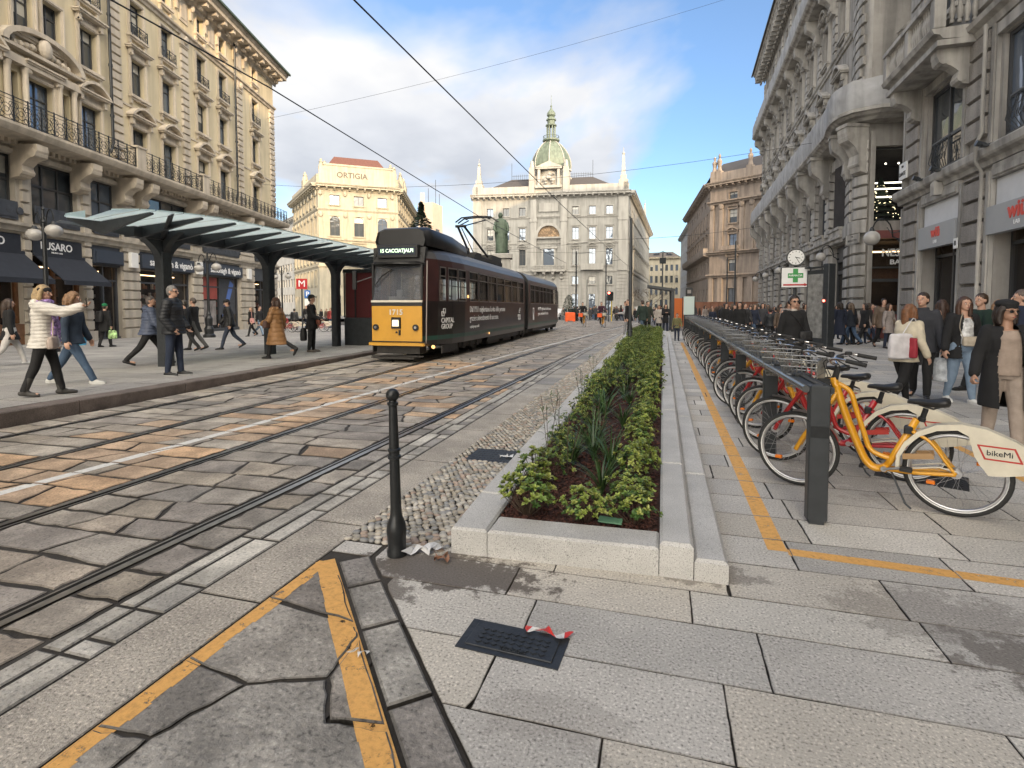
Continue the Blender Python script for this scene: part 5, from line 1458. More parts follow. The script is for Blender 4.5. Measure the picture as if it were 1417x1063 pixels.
def section(y0,y1,wins,name,front=False,rear=False):
 ys=sorted({y0,y1,*[w for p in wins for w in p],*([.10,.55,1.4,2.3] if front else[]),*([y1-.3,y1-1.0] if rear else[])})
 b=MB();cols=[MT['tram_dark'],MT['tram_green'],MT['tram_red'],MT['tram_roof'],MT['tram_black']]
 def P(y,z,sg):
  if front:hw=halfw(y,z);yy=y+fy(z)*max(0,1-y/1.4)
  elif rear:hw=halfw(max(0,y1-y),z,True);yy=y
  else:hw=HW[z];yy=y
  return(sg*hw,yy,z)
 for sg in(-1,1):
  for i in range(len(ys)-1):
   a,c=ys[i],ys[i+1];inw=any(w0<=a and c<=w1 for w0,w1 in wins)
   for j in range(len(ZS)-1):
    z0,z1=ZS[j],ZS[j+1]
    if inw and 1.63<(z0+z1)/2<2.6:continue
    b.mi=1 if abs(z0-.58)<.01 else(3 if z0>=2.78 else(2 if z0>1.6 else 0));b.smooth=z0>2.5
    b.quad(P(a,z0,sg),P(c,z0,sg),P(c,z1,sg),P(a,z1,sg))
 b.smooth=False
 for(end,yy) in((0,y0),(1,y1)):
  if front and end==0:continue
  for j in range(len(ZS)-1):
   b.mi=4 if not rear or end==0 else 0;l0,r0,l1,r1=P(yy,ZS[j],-1),P(yy,ZS[j],1),P(yy,ZS[j+1],-1),P(yy,ZS[j+1],1);b.quad(l0,r0,r1,l1)
 b.mi=4;b.quad(P(y0,.42,-1) if not front else(-.7,0,.42),P(y0,.42,1) if not front else(.7,0,.42),P(y1,.42,1),P(y1,.42,-1))
 o=b.build(name,cols,TR)
 for sg in(-1,1):
  for(a,c) in wins:
   f=MB();q=lambda y,z,d=0:(P(y,z,sg)[0]-sg*d,P(y,z,sg)[1],z)
   p=[q(a,1.64),q(c,1.64),q(c,2.60),q(a,2.60)];t=.035
   def at_(y,z):
    zz=[k for k in ZS if k<=z+1e-6][-1];z2=[k for k in ZS if k>z][0];u=(z-zz)/(z2-zz);A_,B_=Vector(P(y,zz,sg)),Vector(P(y,z2,sg));v=A_+(B_-A_)*u;v.x+=sg*.012;return v
   for(ya,yb,za,zb) in((a,a+t,1.64,2.595),(c-t,c,1.64,2.595),(a+t,c-t,1.64,1.64+t),(a+t,c-t,2.56,2.595),(a+t,c-t,2.32,2.35)):
    if ya<.55 and False:continue
    f.quad(at_(ya,za),at_(yb,za),at_(yb,zb),at_(ya,zb))
   wo=f.build('window',MT['trim_white'] if False else MT['steel_trim'],TR);g=MB()
   g.quad(q(a,1.64,.03),q(c,1.64,.03),q(c,2.60,.03),q(a,2.60,.03));g.build('pane',MT['tram_glass'],wo)
 return o
MT['steel_trim']=M_('dull_steel_trim',(.30,.27,.25),.4,.6)
section(0,11.0,W1,'front_car_body',front=True)
section(11.9,22.4,W2,'rear_car_body',rear=True)
b=MB()
for k in range(8):
 y=11.0+k*.1125;w_=1.06 if k%2 else .98
 b.prism([(-w_,y,.5),(w_,y,.5),(w_,y,2.7),(w_*.7,y,3.08),(-w_*.7,y,3.08),(-w_,y,2.7)],(0,0,0),(0,.112,0))
b.build('bellows',MT['tram_black'],TR)
# front: yellow apron, belt line, windscreen, visor, destination box
b=MB();b.bbox(-.725,.725,-.035,.0,.56,1.50,.008);b.build('yellow_apron',MT['tram_yellow'],TR)
b=MB();b.box(-.735,.735,-.045,.02,1.60,1.655);b.build('belt_line',MT['trim_white'],TR)
b=MB();b.box(-.73,.73,-.02,.02,.42,.56);b.box(-.73,.73,-.03,.02,1.50,1.60)
b.box(-.73,-.68,-.0,.06,1.655,2.6);b.box(.68,.73,-.0,.06,1.655,2.6)
b.prism([(-.73,.12,2.56),(.73,.12,2.56),(.76,.20,3.08),(-.76,.20,3.08)],(0,-.03,0),(0,.1,0));b.build('front_frame',MT['tram_black'],TR)
b=MB();b.quad((-.69,-.01,1.66),(.69,-.01,1.66),(.66,.12,2.56),(-.66,.12,2.56));ws=b.build('windscreen',MT['windscreen'],TR)
b=MB();b.tube([(-.62,-.03,2.05),(-.42,-.02,2.3),(-.15,.06,2.5)],[.018,.022,.015],5);b.build('wiper',MT['tram_black'],ws)
b=MB();n=12
for k in range(n):
 a0,a1=-1+2*k/n,-1+2*(k+1)/n
 P=lambda a,r:(a*(.80 if r else .70),.10-(.30*(1-a*a))*r,2.66-(.05 if r else 0)+.0)
 for dz in(0,.03):b.quad(*[(p[0],p[1],p[2]+dz) for p in(P(a0,0),P(a1,0),P(a1,1),P(a0,1))])
 p0,p1=P(a0,1),P(a1,1);b.quad(p0,p1,(p1[0],p1[1],p1[2]+.035),(p0[0],p0[1],p0[2]+.035))
b.build('visor',MT['tram_black'],TR)
b=MB();b.bbox(-.60,.60,.02,.3,2.80,3.14,.02);db=b.build('destination_box',MT['tram_black'],TR)
MT['blue_black']=M_('display_glass',(.02,.03,.05),.2)
b=MB();b.box(-.53,.53,.0,.02,2.87,3.07);b.build('display',MT['blue_black'],db)
def tram_text(txt,M,size,mat,parent,name='lettering',**kw):
 t=text_mb(txt,size,.003,**kw);o=MB();o.add(t,M);return o.build(name,MT[mat],parent)
FR=Matrix.Rotation(math.pi/2,4,'X')
tram_text('15 CACCIATJALPI',Matrix.Translation((0,-.006,2.97))@FR,.135,'led',db,bold=.002,sx=.92)
tram_text('1715',Matrix.Translation((-.02,-.042,1.33))@FR,.2,'trim_white',TR,bold=.006,sx=1.05)
b=MB();b.bbox(-.15,.13,-.075,-.03,.90,1.20,.02);hl=b.build('headlight',MT['tram_black'],TR)
b=MB();b.bbox(-.10,.08,-.09,-.076,.96,1.13,.02);b.build('headlight_lens',MT['headlamp'],hl)
for x in(-.60,.55):
 b=MB();b.cyl((x,-.07,.93),(x,-.03,.93),.085,n=14);ml=b.build('marker_light',MT['tram_black'],TR)
 b=MB();b.cyl((x,-.085,.93),(x,-.071,.93),.035,n=10);b.build('marker_lens',MT['steel'],ml)
b=MB();b.cyl((.0,-.05,.80),(.0,-.036,.80),.03,n=8);b.bbox(.06,.12,-.06,-.036,.72,.86,.01);b.build('coupling_socket',MT['tram_black'],TR)
b=MB();b.bbox(-.80,.80,-.09,.02,.44,.53,.015);b.build('bumper',MT['tram_yellow'],TR)
b=MB();b.box(-.80,.80,-.10,-.0,.535,.555);b.build('bumper_trim',MT['tram_black'],TR)
b=MB();b.box(-.62,.62,.05,.5,.22,.43);b.box(-.58,.58,-.25,.2,.10,.15);b.tube([(-.7,-.12,.12),(-.2,-.18,.2),(.2,-.1,.2)],.02,5);b.box(-.75,.75,-.02,.02,.14,.18)
b.build('lifeguard_tray',MT['tram_under'],TR)
b=MB();b.tube([(-.72,.05,2.3),(-1.15,-.05,2.15),(-1.2,-.05,2.15)],.015,5);b.bbox(-1.27,-1.15,-.09,-.03,1.95,2.45,.01);b.build('wing_mirror',MT['tram_black'],TR)
b=MB();b.tube([(.79,.10,.5),(.83,.10,2.7)],.018,5);b.build('grab_rail',MT['steel_trim'],TR)
# roof
b=MB();pr=[(-.80,3.12),(-.86,3.3),(-.78,3.58),(-.6,3.66),(.6,3.66),(.78,3.58),(.86,3.3),(.80,3.12)]
st_=[(.30,.80,.0),(.35,.93,0),(.55,1,0),(2.2,1,0),(3.9,.82,-.10),(4.1,.6,-.25)];rings=[]
for y,k,dz in st_:rings.append([b.V((x*k,y,3.1+(z-3.1)*(.88 if y<.4 else 1)+dz*(z-3.1)*2)) for x,z in pr])
b.smooth=True
for i in range(len(rings)-1):
 for q in range(len(pr)-1):b.face([rings[i][q],rings[i][q+1],rings[i+1][q+1],rings[i+1][q]])
b.smooth=False;b.face(rings[0]);b.face(rings[-1])
b.build('roof_equipment_cover',MT['tram_black'],TR)
b=MB();b.box(-.55,.55,5.2,9.2,3.22,3.36);
for k in range(9):b.cyl((-.35+.1*(k%3),5.6+.38*k,3.36),(-.35+.1*(k%3),5.6+.38*k,3.52),.07,n=8)
b.box(-.4,.4,8.0,9.6,3.36,3.62);b.box(-.3,.3,6.2,6.9,3.36,3.55);b.cyl((-.45,5.3,3.5),(.3,5.3,3.5),.12,n=10);b.build('roof_equipment',MT['tram_black'],TR)
b=MB();h0,kn,hd=Vector((0,7.6,3.5)),Vector((0,5.3,4.40)),Vector((0,7.3,5.02))
for s_ in(-1,1):
 b.tube([h0+Vector((s_*.35,0,0)),kn+Vector((s_*.12,0,0))],.045,6);b.tube([kn+Vector((s_*.1,0,0)),hd+Vector((s_*.35,0,-.1))],.025,6)
b.tube([h0+Vector((0,-.7,.05)),kn+Vector((0,.1,-.06))],.02,5);b.cyl(kn-Vector((.2,0,0)),kn+Vector((.2,0,0)),.05,n=8)
b.tube([(-.85,7.15,4.85),(-.6,7.15,5.02),(0,7.15,5.06),(.6,7.15,5.02),(.85,7.15,4.85)],.03,6);b.tube([(-.85,7.45,4.85),(-.6,7.45,5.02),(0,7.45,5.06),(.6,7.45,5.02),(.85,7.45,4.85)],.03,6)
b.box(-.5,-.44,7.15,7.45,4.97,5.01);b.box(.44,.5,7.15,7.45,4.97,5.01);b.build('pantograph',MT['tram_black'],TR)
# running gear
for yc,nm in((3.4,'bogie'),(11.45,'bogie'),(20.6,'bogie')):
 b=MB();b.box(-.95,.95,yc-1.25,yc+1.25,.30,.46);b.box(-1.0,-.92,yc-1.2,yc+1.2,.26,.5);b.box(.92,1.0,yc-1.2,yc+1.2,.26,.5)
 for q in(-.85,-.1,.6):b.cyl((.9,yc+q,.33),(1.04,yc+q,.33),.13,n=10);b.cyl((-1.04,yc+q,.33),(-.9,yc+q,.33),.13,n=10)
 bo=b.build(nm,MT['tram_under'],TR)
 for q in(-.9,.9):
  b=MB()
  for s_ in(-1,1):b.cyl((s_*.66,yc+q,.335),(s_*.79,yc+q,.335),.33,n=20);b.cyl((s_*.79,yc+q,.335),(s_*.86,yc+q,.335),.14,n=12)
  b.cyl((-.66,yc+q,.335),(.66,yc+q,.335),.07,n=8);b.build('wheel_set',MT['tram_under'],bo)
b=MB();
for s_ in(-1,1):
 b.box(s_*1.06,s_*1.10,5.0,9.9,.26,.42);b.box(s_*1.06,s_*1.10,13.3,19.2,.28,.42);b.box(s_*.7,s_*1.0,5.4,7.0,.14,.3);b.box(s_*.7,s_*1.0,7.6,8.8,.12,.3);b.box(s_*1.02,s_*1.05,.6,1.9,.2,.42)
b.box(-.6,.6,5.5,9.5,.16,.42);b.box(-.6,.6,14,19,.16,.42);b.build('skirt',MT['tram_under'],TR)
b=MB();b.cyl((1.155,4.95,.56),(1.17,4.95,.56),.04,n=8);b.cyl((.90,.30,.40),(.93,.26,.40),.05,n=8);b.cyl((1.15,2.55,1.8),(1.18,2.55,1.8),.05,n=8);b.build('side_marker_light',MT['marker'],TR)
# inside: floor, seats, poles, driver's desk
b=MB();b.box(-1.0,1.0,1.0,10.9,.5,.8);b.box(-1.05,1.05,12.0,22.2,.5,.8);b.box(-.6,.6,.3,.8,.8,1.5);b.build('floor',MT['tram_black'],TR)
b=MB()
for y in[2.9+1.15*i for i in range(7)]+[12.6+1.19*i for i in range(8)]:
 for s_ in(-1,1):b.box(s_*.55,s_*.98,y,y+.42,1.15,1.22);b.box(s_*.55,s_*.98,y+.38,y+.44,1.2,1.75)
b.build('seats',MT['tram_seat'],TR)
b=MB()
for y in[3.8+1.9*i for i in range(4)]+[13+1.9*i for i in range(5)]:
 for s_ in(-1,1):b.cyl((s_*.5,y,.8),(s_*.5,y,2.8),.018,n=6)
b.build('handrail',MT['steel'],TR)
b=MB();b.box(-.32,.12,.16,.26,1.64,1.76);b.bbox(-.06,.1,.10,.13,1.72,1.94,.01);b.build('dashboard_papers',MT['white'],TR)
# side lettering
SD=Matrix(((0,0,1,0),(1,0,0,0),(0,1,0,0),(0,0,0,1)))
def side_text(txt,y,z,size,x=1.158,left=True,**kw):
 return tram_text(txt,Matrix.Translation((x,y,z))@SD,size,'text_white',TR,align='LEFT',**kw)
a_cab=math.atan2(1.09-.95,.85);MC=Matrix.Translation((.952,.62,0))@Matrix.Rotation(-.155,4,'Z')
for tx,z in(('CAPITAL',1.10),('GROUP',.93)):
 t=text_mb(tx,.20,.003,'LEFT',sx=.95,bold=.002);o=MB();o.add(t,Matrix.Translation((1.0,.68,z))@Matrix.Rotation(-.155,4,'Z')@SD);o.build('lettering',MT['text_white'],TR)
b=MB();b.M=Matrix.Translation((1.0,.70,0))@Matrix.Rotation(-.155,4,'Z')
def ringsq(b,y0,z0,s,t=.02,x0=.0,x1=.012):
 b.box(x0,x1,y0,y0+s,z0,z0+t);b.box(x0,x1,y0,y0+s,z0+s-t,z0+s);b.box(x0,x1,y0,y0+t,z0+t,z0+s-t);b.box(x0,x1,y0+s-t,y0+s,z0+t,z0+s-t)
ringsq(b,0,1.22,.14);ringsq(b,.06,1.30,.14,x0=.013,x1=.02);b.build('logo',MT['text_white'],TR)
side_text('Dal 1931 miglioriamo la vita delle persone',2.75,1.40,.27,sx=.98)
side_text('grazie a investimenti di successo.',2.75,1.12,.27,sx=.98)
side_text('capitalgroup.com/it',2.75,.86,.13,sx=1.0)
side_text('Dal 1931 miglioriamo la vita delle persone',14.4,1.40,.25,sx=.98)
side_text('grazie a investimenti di successo.',14.4,1.14,.25,sx=.98)
side_text('CAPITAL',9.55,1.10,.16);side_text('GROUP',9.6,.96,.16)
b=MB();ringsq(b,9.8,1.22,.14,x0=1.155,x1=1.165);ringsq(b,9.87,1.31,.14,x0=1.166,x1=1.172);ringsq(b,13.0,1.15,.3,t=.05,x0=1.155,x1=1.165);b.box(1.155,1.165,13.0,13.3,.85,1.13);b.build('logo',MT['text_white'],TR)
# ---------------------------------------------------------------- tram stop canopy
rnd=random.Random(5)
MT['canopy_glass'],t_,b_=newmat('frosted_canopy_glass');b_.inputs['Base Color'].default_value=(.60,.70,.70,1);b_.inputs['Roughness'].default_value=.15
tr_n=N(t_,'ShaderNodeBsdfTranslucent');tr_n.inputs[0].default_value=(.85,.95,.95,1);mx=N(t_,'ShaderNodeMixShader');mx.inputs[0].default_value=.72
t_.links.new(b_.outputs[0],mx.inputs[1]);t_.links.new(tr_n.outputs[0],mx.inputs[2]);t_.links.new(mx.outputs[0],t_.nodes['Material Output'].inputs[0])
MT['globe']=M_('frosted_lamp_globe',(.40,.385,.36),.25,var=.1,vs=4)
MT['red_panel']=M_('dark_red_kiosk_panel',(.10,.012,.014),.35,var=.15)
CN=empty('tram_stop_canopy',(-11.1,9.7,zp(-11.1,9.7)),0,'long curved canopy of glass strips on dark branching steel columns','canopy')
def cnx(y):return-11.05-.045*max(0,y-9.7)-.004*max(0,y-13)**2
MC=Matrix.Translation(-CN.location)
ys0,ys1=8.0,21.5
for y in(9.7,13.3,17.0,20.7):
 x=cnx(y);z0=zp(x,y);m=MB();m.M=MC
 m.bbox(x-.12,x+.12,y-.14,y+.14,z0,2.75,.03)
 n=8
 for k in range(n):
  a,b=k/n,(k+1)/n;f=lambda t:(2.55+.55*t,.14+.55*t*t)
  (za,wa),(zb,wb)=f(a),f(b)
  for s_ in(-1,1):m.prism([(x-.10,y+s_*.11,za),(x-.10,y+s_*(wa),za),(x-.10,y+s_*(wb),zb),(x-.10,y+s_*.11,zb)],(0,0,0),(.20,0,0))
 for s_ in(-1,1):
  for k in range(n):
   a,b=k/n,(k+1)/n;f=lambda t:(2.65+.52*t,.11+.45*t*t)
   (za,wa),(zb,wb)=f(a),f(b);m.prism([(x+s_*.09,y-.08,za),(x+s_*wa,y-.08,za),(x+s_*wb,y-.08,zb),(x+s_*.09,y-.08,zb)],(0,0,0),(0,.16,0))
 m.build('column',MT['dark_metal'],CN)
m=MB();m.M=MC;yy=ys0+.9
while yy<ys1-.2:
 y2=min(yy+.6,ys1);xa,xb=cnx(yy),cnx(y2)
 A=[(xa-.13,yy,3.0),(xa+.13,yy,3.0),(xa+.16,yy,3.22),(xa-.16,yy,3.22)];B=[(xb-.13,y2,3.0),(xb+.13,y2,3.0),(xb+.16,y2,3.22),(xb-.16,y2,3.22)]
 for k in range(4):m.quad(A[k],A[(k+1)%4],B[(k+1)%4],B[k])
 if yy<ys0+1:m.poly(A)
 yy=y2
m.build('spine_beam',MT['dark_metal'],CN)
def cedge(y):
 t=min(1,max(0,(y-ys0)/2.0));r=(1-(1-t)**2)**.5 if t<1 else 1
 return 1.85*r,1.95*(.35+.65*r)
ribs=[];y=ys0+.35
while y<ys1:ribs.append(y);y+=.78
for y in ribs:
 l,r=cedge(y);x=cnx(y);m=MB();m.M=MC
 for s_,wd in((-1,l-.1),(1,r-.1)):
  if wd<.4:continue
  h0,h1=.26,.035;zt0,zt1=3.24,3.36
  m.prism([(x,y-.035,zt0-h0),(x+s_*wd,y-.035,zt1-h1),(x+s_*wd,y-.035,zt1),(x,y-.035,zt0)],(0,0,0),(0,.07,0))
 m.build('rib',MT['dark_metal'],CN)
gy=[ys0]+[r for r in ribs]+[ys1]
gy2=[]
for a,b in zip(gy,gy[1:]):gy2+=[a,(a+b)/2]
gy2.append(ys1);ya=ys0+.03
m=MB();m.M=MC
for a,b in zip(gy2,gy2[1:]):
 (la,ra),(lb,rb)=cedge(a),cedge(b);xa,xb=cnx(a),cnx(b)
 for s_,wa,wb in((-1,la,lb),(1,ra,rb)):
  z0,z1=3.26,3.385
  m.quad((xa,a+.01,z0),(xa+s_*wa,a+.01,z1),(xb+s_*wb,b-.01,z1),(xb,b-.01,z0));m.quad((xa+s_*wa,a+.01,z1),(xb+s_*wb,b-.01,z1),(xb+s_*wb,b-.01,z1+.025),(xa+s_*wa,a+.01,z1+.025))
 m.build('glass_roof',MT['canopy_glass'],CN)
for a,b,s_ in((9.7,10.6,0),):
 m=MB();m.M=MC
 for dx,dy in((-1.6,-1.1),(1.5,-1.1)):
  x=cnx(9.7);m.prism([(x-.05,9.7,3.0),(x+.05,9.7,3.0),(x+dx+.03,9.7+dy,3.32),(x+dx-.03,9.7+dy,3.32)],(0,-.05,0),(0,.05,.06))
 m.build('diagonal_arm',MT['dark_metal'],CN)
 # kiosk / ticket cabinet behind the tram nose
x0,y0=wpt(476,20.2);z0=zp(x0,y0)
K=empty('kiosk',(x0+.9,y0+.5,z0),R(3),'dark red and black upright cabinet standing under the canopy beside the tram','kiosk')
m=MB();m.bbox(-.9,.9,-.5,.5,0,1.05,.03);m.build('base',MT['dark_metal'],K)
m=MB();m.bbox(-.86,.86,-.46,.46,1.05,2.72,.02);m.build('red_panel',MT['red_panel'],K)
m=MB();m.bbox(-.93,.93,-.53,.53,2.72,2.86,.03);
for x in(-.9,-.45):m.box(x,x+.05,-.5,-.465,1.05,2.72)
m.build('frame',MT['black_metal'],K)
# ---------------------------------------------------------------- street lamps (two globes)
def lamp(px,d,hz,label):
 x,y=wpt(px,d);z0=zp(x,y)
 L=empty('street_lamp',(x,y,z0),R(-17),label,'street lamp','two-globe lamps along the cream palazzo');h=hz-z0
 m=MB();m.lathe([(.30,0),(.30,.12),(.22,.2),(.24,.45),(.17,.6),(.19,1.0),(.10,1.15),(.12,1.22),(.07,1.35),(.06,h+.2),(.085,h+.25),(.05,h+.32),(.04,h+.62),(.06,h+.66),(.01,h+.76)],n=14);m.build('post',MT['black_metal'],L)
 for s_ in(-1,1):
  m=MB();q=[(0,0,h+.05)]
  for k in range(9):
   t=math.pi*k/8;q.append((s_*(.22+.32*(1-math.cos(t))),0,h+.12+.42*math.sin(t)+.12*(k/8)))
  m.tube(q,.022,6);m.tube([(s_*(.1+.1*math.cos(k)),0,h+.3+.1*math.sin(k)) for k in range(6)],.015,5);m.cyl((s_*.86,0,h+.2),(s_*.86,0,h+.10),.05,.10,10);a=m.build('arm',MT['black_metal'],L)
  m=MB();m.sph((s_*.86,0,h-.1),.24,.24,.20,16,10);m.build('globe',MT['globe'],a,smooth=True)
lamp(66,17.6,3.98,'double globe street lamp in front of the awning shops, nearest of the three lamps')
lamp(289,28.0,3.55,'double globe street lamp standing before the optician shop windows')
lamp(391,44.0,3.9,'double globe street lamp at the far corner of the cream palazzo')
# wall lamps on the right
def wall_lamp(fc,x,z,label,sc=1.0,out=1.0,ang=0):
 p=fc.M@Vector((x,-.1,0));p=p+fc.root.location
 L=empty('wall_lamp',(p.x,p.y,z),fc.ang+ang,label,'wall lamp','globe lamps on wall brackets');L.scale=(sc,)*3
 m=MB();q=[(0,0,-.25)]+[(0,-.25-.35*(1-math.cos(math.pi*k/8)),-.1+.75*math.sin(math.pi*k/8*.92)) for k in range(9)]
 m.tube(q,.03,6);m.tube([(0,0,.1),(0,-.3,.05),(0,-.45,.3)],.018,5);m.sph((0,0,-.25),.08);m.sph((0,0,.1),.06);m.cyl((0,-.95,.35),(0,-.95,.16),.05,.12,10);m.build('bracket',MT['black_metal'],L)
 m=MB();m.sph((0,-.95,-.1),.30,n=16,m=10);m.build('globe',MT['globe'],L,smooth=True)
wall_lamp(G_,.05,4.35,'large globe wall lamp on the corner pier beside the coffee bar',ang=R(-20))
wall_lamp(Fq,33.4,4.35,'globe wall lamp above the dark information totem',.9)
wall_lamp(Fq,19.5,4.4,'globe wall lamp halfway along the sheeted palazzo, left of the clock')
wall_lamp(Fq,11.7,4.4,'smaller looking globe wall lamp further along the sheeted palazzo')
wall_lamp(Fq,3.9,4.4,'farthest globe wall lamp near the end of the sheeted palazzo')
# ---------------------------------------------------------------- iron bollard
x,y=-1.565,2.93
B_=empty('bollard',(x,y,0),0,'black iron bollard with a ball top standing at the edge of the pebbles','bollard')
B_.rotation_euler=(0,R(-1.2),0)
m=MB();m.lathe([(.062,0),(.062,.03),(.056,.05),(.058,.12),(.062,.16),(.055,.20),(.040,.235),(.036,.26),(.034,.30),(.031,.60),(.041,.605),(.041,.62),(.033,.625),(.033,.645),(.040,.65),(.040,.662),(.031,.668),(.026,.93),(.034,.935),(.034,.95),(.024,.955),(.022,.965)],n=20)
m.build('shaft',MT['black_metal'],B_,sharp=40)
m=MB();m.sph((0,0,.995),.041,n=20,m=12);m.build('ball',MT['black_metal'],B_,smooth=True)
# ---------------------------------------------------------------- clock and pharmacy sign
x,y=wpt(1099,20.5);Kk=empty('street_clock',(x,y,zg(x,y)),R(8),'round street clock above a green cross pharmacy sign on one pole','clock')
Kk.rotation_euler=(0,0,YAW-R(24));
m=MB();m.cyl((0,0,0),(0,0,3.15),.06,n=12);m.cyl((0,0,0),(0,0,.5),.1,n=12);m.build('pole',MT['dark_metal'],Kk)
m=MB();m.cyl((0,-.09,3.38),(0,.09,3.38),.33,n=32);ca=m.build('clock_case',MT['black_metal'],Kk)
m=MB();m.cyl((0,-.10,3.38),(0,-.092,3.38),.28,n=32);m.build('clock_face',MT['white'],ca)
m=MB()
for k in range(12):
 a=k*math.pi/6;m.M=Matrix.Translation((0,0,3.38))@Matrix.Rotation(a,4,'Y');m.box(-.009,.009,-.104,-.1005,.20,.25)
for a,l,w_ in((R(105),.15,.012),(R(150),.21,.009)):m.M=Matrix.Translation((0,0,3.38))@Matrix.Rotation(a,4,'Y');m.box(-w_,w_,-.108,-.1045,-.03,l)
m.build('clock_hands',MT['text_black'],ca)
m=MB();m.bbox(-.50,.50,-.09,.09,2.22,3.02,.02);sg=m.build('pharmacy_sign',MT['black_metal'],Kk)
m=MB();m.box(-.47,.47,-.10,-.09,2.25,2.99);m.build('sign_face',MT['white'],sg)
MT['green_cross']=M_('green_cross',(.03,.28,.06),.5);MT['red_arrow']=M_('red_arrow',(.45,.02,.02),.5)
m=MB();m.box(-.085,.085,-.106,-.101,2.43,2.95);m.box(-.26,.26,-.108,-.1065,2.60,2.78);m.build('green_cross',MT['green_cross'],sg)
m=MB();m.box(-.41,.33,-.106,-.101,2.31,2.37);m.prism([(.30,0,2.28),(.43,0,2.34),(.30,0,2.40)],(0,-.106,0),(0,-.101,0));m.build('red_arrow',MT['red_arrow'],sg)
def flat_text(txt,M,size,mat,parent,**kw):
 t=text_mb(txt,size,.002,**kw);o=MB();o.add(t,M);return o.build('lettering',MT[mat],parent)
flat_text('FARMACIA',Matrix.Translation((0,-.1095,2.69))@FR,.095,'text_white',sg,bold=.002)
# information totem
x,y=wpt(1146,19.3);Tt=empty('information_totem',(x,y,zg(x,y)),0,'tall dark information totem with a glass display face beside the pharmacy sign','totem')
Tt.rotation_euler=(0,0,R(-57))
m=MB();m.bbox(-.12,.12,-.16,.16,0,3.05,.015);m.build('post',MT['dark_metal'],Tt)
m=MB();m.box(-.92,-.12,-.05,.05,.1,2.85);m.box(-.98,-.0,-.12,.12,2.92,2.97);fr_=m.build('frame',MT['dark_metal'],Tt)
MT['map']=M_('printed_map',(.22,.22,.21),.35,var=.6,vs=5,coat=.6)
m=MB();m.box(-.88,-.16,-.058,-.052,.35,2.7);m.build('display',MT['map'],fr_)
MT['red_led']=M_('red_signal_lamp',(1,.1,.1),.4,emit=(1,.12,.08),es=4)
m=MB();m.sph((-.05,-.17,1.72),.045,n=8,m=6);m.build('red_light',MT['red_led'],Tt)
# bus stop panel at the end of the rack
x,y=wpt(953,24.5);Bs=empty('stop_sign',(x,y,zg(x,y)),YAW*0,'bus stop totem with pale panel and black top box at the end of the bikes','stop sign')
Bs.rotation_euler=(0,0,R(2))
m=MB();m.bbox(-.22,.22,-.1,.1,0,1.15,.02);m.box(-.15,-.1,-.03,.03,1.1,2.3);m.box(.1,.15,-.03,.03,1.1,2.3);m.build('post',MT['dark_metal'],Bs)
MT['pale_panel']=M_('pale_panel',(.50,.60,.58),.4)
m=MB();m.bbox(-.23,.23,-.06,.06,1.15,1.98,.01);m.build('panel',MT['pale_panel'],Bs)
m=MB();m.bbox(-.14,.14,-.08,.08,2.02,2.38,.02);tb=m.build('top_box',MT['black_metal'],Bs);m=MB();m.box(-.08,.08,-.09,-.08,2.12,2.28);m.build('symbol',MT['poster'],tb)
# bus shelter
x,y=wpt(930,33);Sh=empty('bus_shelter',(x,y,zg(x,y)),R(2),'dark bus shelter with a sloping roof beyond the planted bed','shelter')
m=MB();m.prism([(-1.5,-.1,2.75),(.15,-.1,2.5),(.15,-.1,2.65),(-1.5,-.1,2.9)],(0,0,0),(0,2.6,0));m.build('roof',MT['dark_metal'],Sh)
for yy in(0,2.3):m=MB();m.bbox(-.06,.12,yy-.06,yy+.06,0,2.6,.01);m.build('post',MT['dark_metal'],Sh)
m=MB();m.box(.02,.05,.1,2.2,.2,2.45);m.build('side_panel',MT['dark_metal'],Sh)
# poles, signals
def pole(px,d,h,label,r=.06,cat='pole',extra=None,name='pole'):
 x,y=wpt(px,d);P=empty(name,(x,y,zg(x,y)),YAW,label,cat)
 m=MB();m.cyl((0,0,0),(0,0,h),r,r*.8,10);m.cyl((0,0,0),(0,0,.6),r*1.5,n=10);m.cyl((0,0,.6),(0,0,.64),r*1.7,n=10);m.build('post',MT['dark_metal'],P)
 if extra:extra(P,h)
 return P
MT['grey_pole']=M_('grey_painted_pole',(.10,.11,.12),.5,.3,var=.2)
p_=pole(872,19.0,4.6,'slim grey pole rising from the left edge of the planted bed',.055,'pole')
def heads(P,h):
 m=MB();m.tube([(-.7,0,h-.2),(0,0,h+.1),(.7,0,h-.2)],.05,6);m.build('arm',MT['dark_metal'],P)
 for s_ in(-1,1):m=MB();m.lathe([(.05,.1),(.3,0),(.42,-.12),(.0,-.14)],(s_*.75,0,h-.2),12);m.build('lamp_head',MT['dark_metal'],P)
 m=MB();m.bbox(-.35,.35,-.15,.15,h-1.3,h-.6,.03);m.build('camera_box',MT['dark_metal'],P)
pole(916,62,7.9,'tall mast with two lamp heads in the middle of the street',.09,'street lamp',heads,'street_lamp')
def trac(P,h):m=MB();m.tube([(0,0,h-.3),(1.8,0,h-.1)],.03,5);m.build('arm',MT['dark_metal'],P)
pole(797,62,8.0,'grey traction mast in front of the domed palazzo',.10,'mast',trac,'traction_mast')
pole(838,66,7.5,'traction mast beside the traffic signals',.09,'mast',trac,'traction_mast')
pole(812,85,6.0,'thin far mast near the domed palazzo door',.07,'mast',None,'traction_mast')
pole(1016,60,9.0,'flag-less mast before the brown palazzo',.10,'mast',None,'traction_mast')
pole(1005,64,7.5,'shorter mast before the brown palazzo',.09,'mast',None,'traction_mast')
MT['sig_yellow']=M_('signal_yellow',(.55,.40,.05),.5)
